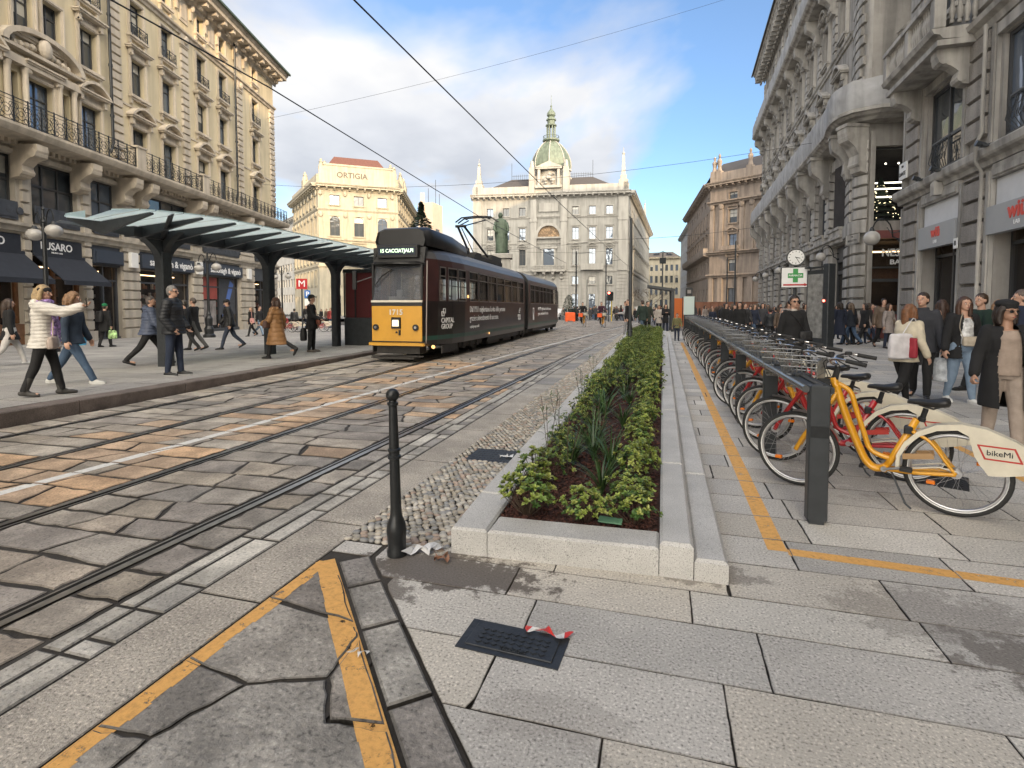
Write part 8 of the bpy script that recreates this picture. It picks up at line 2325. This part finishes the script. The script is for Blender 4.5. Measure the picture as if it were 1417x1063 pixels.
def scarf(c,col,L=.3,tails=True):
 m=MB();h=c['h'];n=c['neck'];ring=[n+Vector((.052*h*math.cos(t),.012*h+.05*h*math.sin(t),.02*h+.006*h*math.sin(3*t))) for t in[2*math.pi*k/12 for k in range(12)]]
 for i in range(12):cap(m,ring[i],.02*h,ring[(i+1)%12],.02*h,8)
 if tails:
  for s_,l in((-1,L),(1,L*.85)):
   p=n+Vector((s_*.038*h,.055*h,-.01*h));cap(m,p,.020*h,p+Vector((s_*.012*h,.030*h,-l*h*.5)),.022*h,8);cap(m,p+Vector((s_*.012*h,.030*h,-l*h*.5)),.022*h,p+Vector((s_*.02*h,.022*h,-l*h)),.026*h,8)
 return bake(m,'scarf',col if not isinstance(col,tuple) else cloth(col),c['P'],.010,2,folds(.007,16))
def bag(name,ctx,local,size,col,label,strap=None,rz=0,mat=None,soft=True,cat='bag',group=None,straps=True):
 """bag as a thing of its own next to the person"""
 P=ctx['P'];w=Matrix.Translation(P.location)@Matrix.Rotation(P.rotation_euler.z,4,'Z');p=w@Vector(local)
 B=empty(name,p,P.rotation_euler.z+R(rz),label,cat,group);sx,sy,sz=size;m=MB()
 n=14;secs=[((0,0,-sz),sx*.85,sy*.7),((0,0,-sz*.9),sx,sy),((0,0,0),sx*1.03,sy*1.02),((0,0,sz*.85),sx*.95,sy*.7),((0,0,sz),sx*.85,sy*.35)]
 rings=[]
 for c,rx,ry in secs:
  r=[]
  for k in range(n):
   t=2*math.pi*k/n;cx_,sy_=math.cos(t),math.sin(t);q=(abs(cx_)**4+abs(sy_)**4)**(-.25);r.append(m.V((rx*cx_*q,ry*sy_*q,c[2])))
  rings.append(r)
 for i in range(len(rings)-1):
  for k in range(n):m.face([rings[i][k],rings[i][(k+1)%n],rings[i+1][(k+1)%n],rings[i+1][k]])
 m.face(rings[0][::-1]);m.face(rings[-1])
 bake(m,'bag_body',mat or cloth(col,.6),B,.009,1,folds(.006,14))
 if strap:
  m=MB();inv=(Matrix.Translation(B.location)@Matrix.Rotation(B.rotation_euler.z,4,'Z')).inverted()@w
  m.tube([inv@Vector(q) for q in smooth_path(strap,4)],.009,6,ry=.004);m.build('strap',mat or cloth(col,.6),B)
 return B
DK=(.018,.018,.02);NAVY=(.018,.024,.045);JEAN=(.06,.10,.17);LJEAN=(.19,.26,.35);BLK=(.012,.012,.013)
W=lambda px,d:wpt(px,d)
WALK=((24,8),(-18,22));WALK2=((-20,28),(22,6));STAND=((3,4),(-3,2));WIDE=((7,3),(-8,3))
AH=((8,9,14),(-4,9,12));AW=((-22,8,12),(24,8,22));AW2=((24,8,22),(-22,8,12))
MT['scarf']=M_('purple_patterned_scarf',(.30,.20,.42),.85,var=.9,vs=16,detail=2,speck=(26,.35,2.2))
# ---- left side
x,y=W(60,7.9)
def ex1(c):
 scarf(c,MT['scarf'],.34);hat(c,'band',BLK,'headband')
 s_,el,wr,d2=c['A'][1];m=MB();p=wr+d2*.09;m.box(p.x-.04,p.x+.04,p.y-.012,p.y-.002,p.z-.03,p.z+.11);m.build('phone',SHADE,c['P'])
p_,c_=person('woman in white puffer jacket with purple scarf raising her phone near the kerb',x,y,1.66,-62,((13,4),(-14,6)),((2,12,14),(74,6,34,-6)),0,(-20,6),dict(kind='puffer',col=(.60,.57,.52),hem=.44,fat=1.08,hood=1),(BLK,1.1),((.04,.038,.035),.12),('bob',(.42,.30,.16)),female=True,extras=ex1)
p_['label']='person in white puffer jacket with purple scarf raising a phone near the kerb'
bag('shoulder_bag',c_,(.20,.14,.80),(.13,.055,.09),(.36,.29,.25),'beige quilted bag worn by the person in the white puffer jacket',strap=[(.20,.14,.88),(.10,.13,1.15),(-.08,.06,1.36),(-.10,-.08,1.30)])
x,y=W(98,9.2)
person('person in dark blue hooded jacket and jeans striding behind the white puffer jacket',x,y,1.68,-75,((-26,4),(26,2)),((6,6,16),(-8,10,20)),4,(10,12),dict(kind='jacket',col=(.03,.045,.07),hem=.46,hood=1,fat=1.12),((.05,.085,.14),1.15),((.5,.5,.48),0),('bob',(.25,.14,.07)),sole=(.6,.6,.58))
x,y=W(12,12.8)
p_,c_=person('person in black coat and white trousers at the left edge of the view',x,y,1.66,-40,WALK,AH,0,(0,0),dict(kind='coat',col=BLK,hem=.40),((.5,.48,.46),1.15),((.5,.5,.5),0),('long',(.05,.03,.02)),female=True)
x,y=W(145,20)
p_,c_=person('person in green beanie and black coat carrying a green patterned bag',x,y,1.64,-15,((-8,8),(12,6)),AH,0,(0,0),dict(kind='coat',col=BLK,hem=.36,fat=1.15),(DK,1.1),(BLK,0),('short',(.05,.04,.03)),extras=lambda c:hat(c,'beanie',(.01,.16,.06)),vox=.014)
bag('backpack',c_,(0,-.2,1.15),(.14,.09,.20),BLK,'black backpack on the person in the green beanie',cat='backpack')
MT['green_bag']=M_('green_white_print',(.33,.50,.22),.6,var=.9,vs=9,detail=1)
bag('shopping_bag',c_,(.34,.0,.48),(.19,.06,.16),DK,'green and white shopping bag held by the person in the green beanie',mat=MT['green_bag'],strap=[(.30,0,.62),(.24,0,.72),(.20,0,.70)])
x,y=W(205,12.7)
person('grey haired man in slate blue puffer jacket walking behind the first canopy column',x,y,1.72,-52,((30,10),(-26,16)),((-18,10,16),(14,10,30)),5,(-25,0),dict(kind='puffer',col=(.075,.095,.15),hem=.46,fat=1.15,hood=1,pitch=.065),(BLK,1.15),(BLK,0),('short',(.13,.11,.10)))
x,y=W(240,10.4)
def ex6(c):
 sunglasses(c)
person('grey haired man in black puffer jacket with hands in pockets beside the canopy column',x,y,1.76,-85,((5,2),(-5,2)),((2,10,38,22),(-8,10,42,22)),-2,(-8,0),dict(kind='puffer',col=(.014,.016,.020),hem=.46,fat=1.15,collar=1,pitch=.06),((.022,.032,.06),1.15),(BLK,0),('short',(.20,.19,.18)),extras=ex6,sole=(.55,.55,.55))
x,y=W(269,17.8)
person('man in long black coat and grey trousers checking his phone beyond the canopy',x,y,1.78,95,((-22,12),(18,4)),((20,8,70),(10,10,75,15)),2,(0,20),dict(kind='coat',col=BLK,hem=.36),((.08,.08,.078),1.1),(BLK,0),('short',(.08,.06,.045)),vox=.014)
x,y=W(255,17.2)
person('person in black jacket half hidden behind the man with hands in pockets',x,y,1.72,85,WALK,AH,0,(0,0),dict(kind='jacket',col=DK),(BLK,1.1),(BLK,0),('short',(.05,.04,.03)),vox=.016)
x,y=W(317,18.2)
person('man in black puffer jacket and dark cap walking in front of the optician window',x,y,1.74,120,((20,6),(-20,24)),((-14,12,20),(14,12,25)),4,(10,22),dict(kind='puffer',col=BLK,hem=.46,fat=1.15,collar=1),((.035,.045,.07),1.1),(BLK,0),('short',(.03,.02,.02)),extras=lambda c:hat(c,'cap',BLK),vox=.014)
x,y=W(348,29)
p_,c_=person('woman in black coat with a pink shoulder bag before the last shop pier',x,y,1.64,150,WALK,AH,0,(10,0),dict(kind='coat',col=BLK,hem=.42),(BLK,1.05),(BLK,0),('long',(.20,.13,.08)),female=True,vox=.016);p_['label']='person in black coat with a pink shoulder bag before the last shop pier'
bag('shoulder_bag',c_,(-.2,.1,.85),(.15,.06,.13),(.60,.30,.28),'pink bag carried by the person before the last shop pier',strap=[(-.2,.1,.95),(-.12,.08,1.3),(0,0,1.36)])
x,y=W(359,29.5)
person('person in blue jeans walking beside the pink bag',x,y,1.7,-100,WALK2,AH,0,(0,0),dict(kind='jacket',col=DK),(LJEAN,1.1),(BLK,0),('short',(.06,.04,.03)),vox=.016)
x,y=W(382,14.2)
def ex10(c):sunglasses(c);hat(c,'beanie',(.06,.03,.02));scarf(c,(.12,.06,.035),tails=False)
p_,c_=person('person in long tan quilted coat and brown hat walking between two canopy columns',x,y,1.64,80,((18,10),(-24,34)),((14,10,50,14),(-14,12,26)),0,(8,0),dict(kind='puffer',col=(.27,.14,.055),hem=.24,fat=1.12,pitch=.12,flare=1.16,collar=1),(BLK,1.0),(BLK,.14),('bob',(.06,.03,.02)),female=True,extras=ex10,vox=.012)
bag('shoulder_bag',c_,(-.20,.12,.92),(.16,.06,.10),(.10,.055,.045),'brown bag on the hip of the person in the tan coat',strap=[(-.20,.12,1.0),(-.10,.1,1.25),(.06,0,1.38)])
x,y=W(431,16.5)
def ex11(c):hat(c,'wide',(.02,.018,.018))
p_,c_=person('man in wide black hat and black coat waiting by the third canopy column',x,y,1.76,-85,STAND,((2,8,14),(16,8,50,10)),0,(-5,0),dict(kind='coat',col=BLK,hem=.40,fat=1.1),(BLK,1.15),((.07,.055,.045),0),('short',(.08,.07,.06)),extras=ex11,vox=.013)
bag('shoulder_bag',c_,(.10,.24,.98),(.17,.07,.12),(.15,.045,.025),'russet leather bag on the man in the wide black hat',strap=[(.1,.24,1.08),(.08,.1,1.35),(.0,-.05,1.45)],rz=20)
bag('backpack',c_,(-.02,-.25,.55),(.12,.09,.20),BLK,'black backpack hanging from the hand of the man in the wide black hat',strap=[(0,-.22,.75),(0,-.1,.82),(0,-.2,.72)],cat='backpack')
# ---- middle of the street
x,y=W(868,27.4)
person('man in pale grey tracksuit standing at the far left corner of the planted bed',x,y,1.78,70,((12,4),(-12,4)),((20,8,70),(16,8,70)),6,(0,10),dict(kind='jumper',col=(.33,.33,.34),hem=.47),((.26,.26,.27),1.2),((.3,.3,.3),0),('short',(.04,.03,.02)),vox=.014,z=-.05)
x,y=W(871,24.0)
person('person in black jacket leaning forward behind the slim grey pole',x,y,1.76,100,((10,2),(-14,4)),AH,6,(0,0),dict(kind='jacket',col=BLK,hem=.44),(BLK,1.1),(BLK,0),('short',(.10,.07,.05)),vox=.014,z=.03)
x,y=W(889,27)
person('man in dark green jacket seen from behind at the far end of the bed',x,y,1.8,20,WALK2,AH,0,(0,0),dict(kind='jacket',col=(.02,.035,.028),hem=.43,fat=1.1),((.06,.09,.13),1.1),(BLK,0),('short',(.06,.04,.03)),vox=.014,z=.0)
x,y=W(896,29)
person('taller person in dark olive coat beside the man in dark green',x,y,1.82,-160,STAND,AH,0,(0,0),dict(kind='coat',col=(.03,.035,.025),hem=.38),(BLK,1.1),(BLK,0),('short',(.05,.04,.03)),vox=.016,z=-.1)
x,y=W(921,30)
person('person in black coat with folded arms near the bus shelter',x,y,1.66,175,STAND,((22,6,95,40),(22,6,95,40)),0,(0,0),dict(kind='coat',col=BLK,hem=.36),(NAVY,1.1),(BLK,0),('long',(.02,.015,.012)),female=True,vox=.014,z=-.1)
x,y=W(912,31.5)
person('person in cream coat behind the one with folded arms',x,y,1.64,160,STAND,AH,0,(0,0),dict(kind='coat',col=(.42,.38,.34),hem=.34),(BLK,1.1),(BLK,0),('bob',(.14,.08,.05)),female=True,vox=.016)
x,y=W(937,23.5)
person('short person in olive and yellow patterned jacket at the end of the pale kerb',x,y,1.22,170,STAND,AH,0,(0,0),dict(kind='jacket',col=(.16,.15,.07),hem=.46),(NAVY,1.1),(BLK,0),('short',(.03,.02,.02)),vox=.014)
def rider(px,d,lb,coat):
 x,y=W(px,d);b=copy_tree(BY,(x+.0,y+.5,zg(x,y)),YAW-math.pi/2+R(3),'orange fronted bicycle ridden by the '+lb);b['group']='bicycles ridden towards the camera'
 b.location=(x,y+.55,zg(x,y));
 person(lb+' coming along the tracks',x,y+.35,1.74,180,((50,60),(28,20)),((42,12,30),(42,12,30)),14,(0,-6),dict(kind='jacket',col=coat,hem=.47),(BLK,1.1),(BLK,0),('short',(.03,.02,.02)),vox=.018,det=False,z=zg(x,y)+.24)
 m=MB();m.bbox(x-.17,x+.17,y-.62,y-.40,zg(x,y)+.78,zg(x,y)+1.06,.03);tag(m.build('delivery_basket',MT['orange_plastic']),'orange basket on the bicycle of the '+lb,'basket')
rider(805,42,'left cyclist in a black jacket',BLK);rider(831,40,'right cyclist in a plum jacket',(.05,.02,.035))
# ---- right side
x,y=W(1098,10.0)
def ex20(c):
 sunglasses(c);m=MB();h=c['h']
 for s_ in(-1,1):m.sph(c['hp_']((s_*.054,-.004,.0)),.012*h,.022*h,.026*h,10,8)
 m.tube([c['hp_']((.054*math.cos(t),-.004,.005+.068*math.sin(t))) for t in[math.pi*k/10 for k in range(11)]],.006*h,6);m.build('headphones',SHADE,c['P'],smooth=True)
 t=MB();loft(t,[(c['neck']-Vector((0,-.012,.03)),.062,.058),(c['neck']+Vector((0,.012,.045)),.052,.05)],16);bake(t,'polo_neck',cloth((.50,.45,.40)),c['P'],.01,2)
p_,c_=person('woman in black coat',x,y,1.72,176,WIDE,AH,0,(0,0),dict(kind='coat',col=BLK,hem=.30,fat=1.12),(BLK,1.1),(BLK,.1),('pony',(.03,.018,.012)),female=True,extras=ex20)
p_['label']='person in black coat with sunglasses and headphones standing below the pharmacy sign'
bag('shoulder_bag',c_,(-.14,.20,.98),(.11,.04,.08),BLK,'small black bag across the coat of the person with headphones',strap=[(-.14,.20,1.05),(0,.17,1.25),(.12,.08,1.43)])
for px,d,f,lb in((1162,21,10,'person in long navy coat walking away beside the information totem'),(1175,21.5,-20,'person in black jacket with a handbag walking away by the rounded corner')):
 x,y=W(px,d);person(lb,x,y,1.75,f,WALK,AH,0,(0,0),dict(kind='coat',col=(NAVY if px<1170 else BLK),hem=.26 if px<1170 else .42,fat=1.1),(BLK,1.05),(BLK,0),('bob',(.03,.02,.015)),vox=.014,group=None)
x,y=W(1252,8.15)
def ex22(c):scarf(c,(.05,.05,.055),.45)
p_,c_=person('auburn haired person in cream jacket with a dark scarf and a white tote',x,y,1.60,-72,((20,8),(-16,22)),((34,14,112,8),(-12,14,30)),12,(-12,-8),dict(kind='jacket',col=(.56,.50,.38),hem=.44,fat=1.18,collar=1),(BLK,1.2),((.58,.57,.55),0),('long',(.20,.085,.035)),female=True,extras=ex22,sole=(.65,.65,.63))
MT['tote']=M_('white_printed_tote',(.62,.60,.61),.8,var=.12,vs=11,detail=1);MT['red_cloth']=cloth((.30,.02,.035))
bag('tote_bag',c_,(.10,-.20,.92),(.17,.06,.19),(.6,.6,.6),'white printed tote bag on the shoulder of the auburn haired person',mat=MT['tote'],strap=[(.12,-.20,1.10),(.13,.0,1.34),(.12,.10,1.22)],rz=70)
bag('cloth_bag',c_,(.20,-.10,.90),(.07,.04,.15),(.30,.02,.035),'dark red cloth bag hanging against the white tote',cat='bag')
x,y=W(1276,8.75)
p_,c_=person('short haired man in dark vest and grey sleeves beside the cream jacket',x,y,1.76,140,((12,4),(-14,10)),((4,8,12),(8,8,20)),3,(-20,-4),dict(kind='jacket',col=(.035,.037,.045),hem=.44,fat=1.15,collar=1),(BLK,1.15),(BLK,0),('short',(.04,.025,.018)))
MT['clear_bag']=M_('translucent_plastic_bag',(.50,.53,.56),.25,var=.5,vs=10,alpha=.8)
bag('plastic_bag',c_,(-.30,.05,.50),(.13,.06,.19),(.5,.5,.5),'translucent plastic shopping bag hanging from the hand of the man in the vest',mat=MT['clear_bag'],strap=[(-.26,.06,.68),(-.27,.05,.80),(-.32,.05,.68)])
x,y=W(1303,10.9)
person('dark haired person in black jacket and brown boots seen from behind',x,y,1.66,-30,((-10,14),(12,4)),AH,0,(0,0),dict(kind='jacket',col=BLK,hem=.42,fat=1.15),(BLK,1.15),((.13,.055,.03),.12),('long',(.055,.028,.018)),female=True)
x,y=W(1333,8.36)
MT['graphic_tee']=M_('white_graphic_tee',(.58,.58,.58),.85,var=.7,vs=13,detail=2)
def ex25(c):
 h=c['h'];t=MB();hz=.47*h
 loft(t,[(c['hips']+Vector((0,.012,.0)),.082*h,.070*h),(c['hips'].lerp(c['neck'],.5)+Vector((0,.012,0)),.078*h,.068*h),(c['hips'].lerp(c['neck'],.75)+Vector((0,.020,0)),.072*h,.070*h),(c['neck']-Vector((0,-.012,.03*h)),.05*h,.052*h)]);bake(t,'tee_shirt',MT['graphic_tee'],c['P'],.010,2,folds(.006,12))
p_,c_=person('person with long brown hair in open black jacket, white tee and light jeans',x,y,1.68,172,((10,4),(-8,8)),((-6,14,16),(4,14,14)),0,(0,0),dict(kind='jacket',col=BLK,hem=.42,fat=1.10,open=.095),(LJEAN,1.22,.028),((.66,.66,.64),0),('long',(.075,.035,.02)),female=True,extras=ex25,sole=(.7,.7,.7))
bag('belt_bag',c_,(-.03,.17,.98),(.13,.05,.075),(.42,.36,.28),'beige belt bag across the white tee of the brown haired person',strap=[(.08,.16,1.02),(.12,.12,1.2),(.06,.08,1.42)])
x,y=W(1358,9.6)
person('man in dark green jumper with white collar walking behind the crowd at right',x,y,1.80,80,WALK,AH,0,(20,0),dict(kind='jumper',col=(.012,.03,.022),hem=.46,fat=1.12),(BLK,1.1),(BLK,0),('short',(.06,.035,.02)))
x,y=W(1381,10.2)
person('fair haired person mostly hidden behind the green jumper',x,y,1.64,150,STAND,AH,0,(0,0),dict(kind='jacket',col=(.25,.20,.15)),(NAVY,1.1),(BLK,0),('long',(.30,.17,.09)),female=True,vox=.014)
x,y=W(1414,8.3)
person('balding man in navy jacket at the right edge of the view',x,y,1.78,60,STAND,AH,0,(0,0),dict(kind='jacket',col=NAVY,fat=1.15,collar=1),(NAVY,1.1),(BLK,0),('short',(.14,.10,.08)),vox=.012)
x,y=W(1393,5.55)
def ex28(c):
 sunglasses(c);hat(c,'beret',BLK,'beret');h=c['h'];t=MB()
 loft(t,[(c['hips']+Vector((0,.015,-.02*h)),.086*h,.074*h),(c['hips'].lerp(c['neck'],.45)+Vector((0,.02,0)),.080*h,.073*h),(c['hips'].lerp(c['neck'],.75)+Vector((0,.03,0)),.076*h,.078*h),(c['neck']-Vector((0,-.016,.025*h)),.055*h,.060*h)]);bake(t,'jumper',cloth((.33,.26,.21)),c['P'],.010,2,folds(.008,10))
p_,c_=person('person in black beret, sunglasses, open black coat and beige outfit at the right edge',x,y,1.60,158,((10,2),(-6,6)),((-14,14,14),(6,16,20)),0,(22,4),dict(kind='coat',col=BLK,hem=.30,fat=1.22,open=.105),((.33,.27,.225),1.15,.036),(BLK,0),('bob',(.035,.022,.016)),skin=SKIN2,female=True,extras=ex28,fist=True)
# ---- crowd: a few figures built once and copied
protos=[]
CC=[BLK,DK,NAVY,(.02,.022,.025),(.05,.05,.055),(.025,.02,.018),(.11,.075,.05),(.30,.26,.24),(.015,.02,.03),(.24,.035,.03),(.10,.13,.19)]
HCs=[(.03,.02,.015),(.06,.035,.02),(.12,.08,.05),(.02,.015,.012)]
specs=[(0,170,WALK,'coat',.30,0),(1,185,STAND,'puffer',.46,4),(2,200,WALK2,'jacket',.44,1),(4,160,STAND,'coat',.36,3),(6,175,WALK,'puffer',.42,2),(7,190,STAND,'coat',.34,5),(8,20,WALK,'jacket',.45,0),(3,-10,WALK2,'puffer',.46,1),(0,90,WALK,'coat',.40,0),(5,-90,WALK2,'jacket',.44,3),(9,180,STAND,'puffer',.44,2),(10,165,WALK,'jacket',.45,0)]
GC='people in the dense crowd behind the bicycles'
LCR='dark-coated pedestrian in the dense crowd between the bicycles and the sheeted palazzo'
LC2='distant pedestrian crossing the far square in front of the domed palazzo'
first=[(3.2,24.0)]
cnt=0
for i,(ci,f,lg,kd,hem,q) in enumerate(specs):
 x,y=3.0+.62*i,25+1.5*(i%4)
 p_,_=person(LCR,x,y,1.66+.02*(i%5),f,lg,AH,0,(0,0),dict(kind=kd,col=CC[ci],hem=hem,fat=1.1),([BLK,NAVY,JEAN,DK][i%4],1.1),(BLK,0),(('long','short','bob')[i%3],HCs[i%4]),vox=.018,det=False,group=GC,female=i%3==0)
 protos.append((p_,R(f)))
def crowd(n,fx,label,group,frm=None):
 for k in range(n):
  x,y=fx();pr,f=rnd.choice(protos)
  rz=pr.rotation_euler.z+R(rnd.uniform(-30,30));c=copy_tree(pr,(x,y,zg(x,y) if x>xkerb(min(y,40)) else zp(x,y)),rz,label,rnd.uniform(.86,1.08));c['group']=group
crowd(74,lambda:(lambda t:(rnd.uniform(2.9,8.3+.9*t),20.5+38*t))(rnd.random()**.8),LCR,GC)
def cs():
 px=rnd.uniform(775,868);d=rnd.uniform(58,92);return wpt(px,d)
crowd(34,cs,LC2,'people in front of the domed palazzo')
def cs2():
 px=rnd.choice([rnd.uniform(878,915),rnd.uniform(935,962)]);d=rnd.uniform(45,110);return wpt(px,d)
crowd(22,cs2,'distant pedestrian in the far street between the domed and the brown palazzo','people in the far street')
def cs3():
 px=rnd.uniform(392,470);d=rnd.uniform(38,62);return wpt(px,d)
crowd(9,cs3,'distant pedestrian on the square behind the canopy','people behind the canopy')
bpy.data.scenes.remove(BS) if False else None
# ---------------------------------------------------------------- far plants and cars
rnd=random.Random(99)
MT['fir_green']=M_('fir_green',(.022,.045,.025),.7,useattr=False,var=.5,vs=3)
MT['bark']=M_('bark',(.09,.065,.045),.9,var=.4,vs=8)
def conifer(px,d,h,r,label,dense=1.0,cat='tree',clipped=False):
 x,y=wpt(px,d);T_=empty('conifer_tree',(x,y,zg(x,y)),0,label,cat);m=MB();m.cyl((0,0,0),(0,0,h*.95),.02*h,.004*h,7);m.build('trunk',MT['bark'],T_)
 m=MB()
 n=int(900*dense)
 for k in range(n):
  t=rnd.random()**(.75 if clipped else .6);z=h*(.12+.86*t) if not clipped else h*(.08+.9*t)
  rr=r*(1-t)**(.8 if not clipped else .45)*(rnd.uniform(.25,1.0)**.5)*(1 if clipped else(.72+.28*math.sin(t*26)))
  a=rnd.uniform(0,6.283);p=Vector((rr*math.cos(a),rr*math.sin(a),z));s_=(r*.20 if clipped else .55)*(1-t*.5);d1=Vector((math.cos(a),math.sin(a),-.25));d2=Vector((-math.sin(a),math.cos(a),rnd.uniform(-.4,.4)))
  m.poly([p-d1*s_*.4,p+d2*s_*.42,p+d1*s_,p-d2*s_*.42])
 m.build('crown',MT['fir_green'],T_);return T_
conifer(584,66,14.7,4.2,'dark slender christmas fir rising behind the tram roof',3.2)
conifer(787,60,3.0,.95,'clipped dark cone bush beside the orange barrier',1.2,'bush',True)
# bare young tree at the far end
x,y=wpt(897,52);T_=empty('bare_tree',(x,y,zg(x,y)),0,'small bare branched tree in the middle of the far street','tree');m=MB();m.cyl((0,0,0),(0,0,1.5),.06,.05,7);m.build('trunk',MT['bark'],T_)
m=MB()
def br(p,d,L,r,n):
 q=p+d*L;m.tube([p,p.lerp(q,.5)+Vector((rnd.uniform(-.03,.03),rnd.uniform(-.03,.03),.02)),q],[r,r*.8,r*.6],4,caps=False)
 if n:
  for k in range(3):br(q,(d+Vector((rnd.uniform(-.8,.8),rnd.uniform(-.8,.8),rnd.uniform(-.3,.5)))).normalized(),L*.68,r*.6,n-1)
for k in range(5):a=k*1.26;br(Vector((0,0,1.4)),Vector((math.cos(a)*.8,math.sin(a)*.8,.8)).normalized(),.9,.03,4)
m.build('crown',MT['bark'],T_)
# parked vehicles by the square
def car(px,d,col,label,rz,van=False):
 x,y=wpt(px,d);Cc=empty('car',(x,y,zg(x,y)),rz,label,'car');L,Wd=4.2,1.75;m=MB();m.smooth=False
 prof=[(0,.35),(.02,.75),(.35,.85),(1.0,.92),(1.55,1.38),(2.9,1.42),(3.6,1.0),(4.1,.92),(4.2,.6),(4.18,.35)] if not van else[(0,.35),(.02,.95),(.5,1.1),(1.1,1.85),(4.1,1.9),(4.2,1.7),(4.2,.35)]
 m.prism([(x_-L/2,0,z_) for x_,z_ in prof],(0,-Wd/2,0),(0,Wd/2,0));m.build('body',M_('car_paint',col,.3,coat=.6),Cc)
 g_=MB()
 for s_ in(-1,1):
  w_=[(1.15,.98),(1.62,1.32),(2.15,1.35),(2.15,.98)],[(2.22,.98),(2.22,1.35),(2.85,1.34),(3.3,1.02)]
  for q in w_:g_.poly([(a-L/2,s_*(Wd/2+.004),b) for a,b in q])
 g_.build('window',MT['win_glass'],Cc)
 for wx in(-1.35,1.3):
  for s_ in(-1,1):w1=MB();w1.cyl((wx,s_*(Wd/2-.16),.31),(wx,s_*(Wd/2+.01),.31),.31,n=18);wo=w1.build('wheel',MT['rubber'],Cc);w2=MB();w2.cyl((wx,s_*(Wd/2+.011),.31),(wx,s_*(Wd/2+.02),.31),.19,n=14);w2.build('hubcap',MT['alu'],wo)
 h_=MB();h_.bbox(-L/2-.02,-L/2+.05,-.75,-.45,.62,.76,.01);h_.build('headlight',MT['white'],Cc);h_=MB();h_.bbox(-L/2-.02,-L/2+.05,.45,.75,.62,.76,.01);h_.build('headlight',MT['white'],Cc)
car(772,70,(.6,.6,.6),'white car parked behind the rear of the tram',R(80));car(893,95,(.03,.03,.035),'dark car far down the street',R(85));car(905,110,(.05,.05,.06),'grey car farther down the street behind the dark one',R(88));car(884,120,(.5,.5,.5),'pale van in the far street beside the domed palazzo',R(86),True)
bpy.data.scenes.remove(BS)
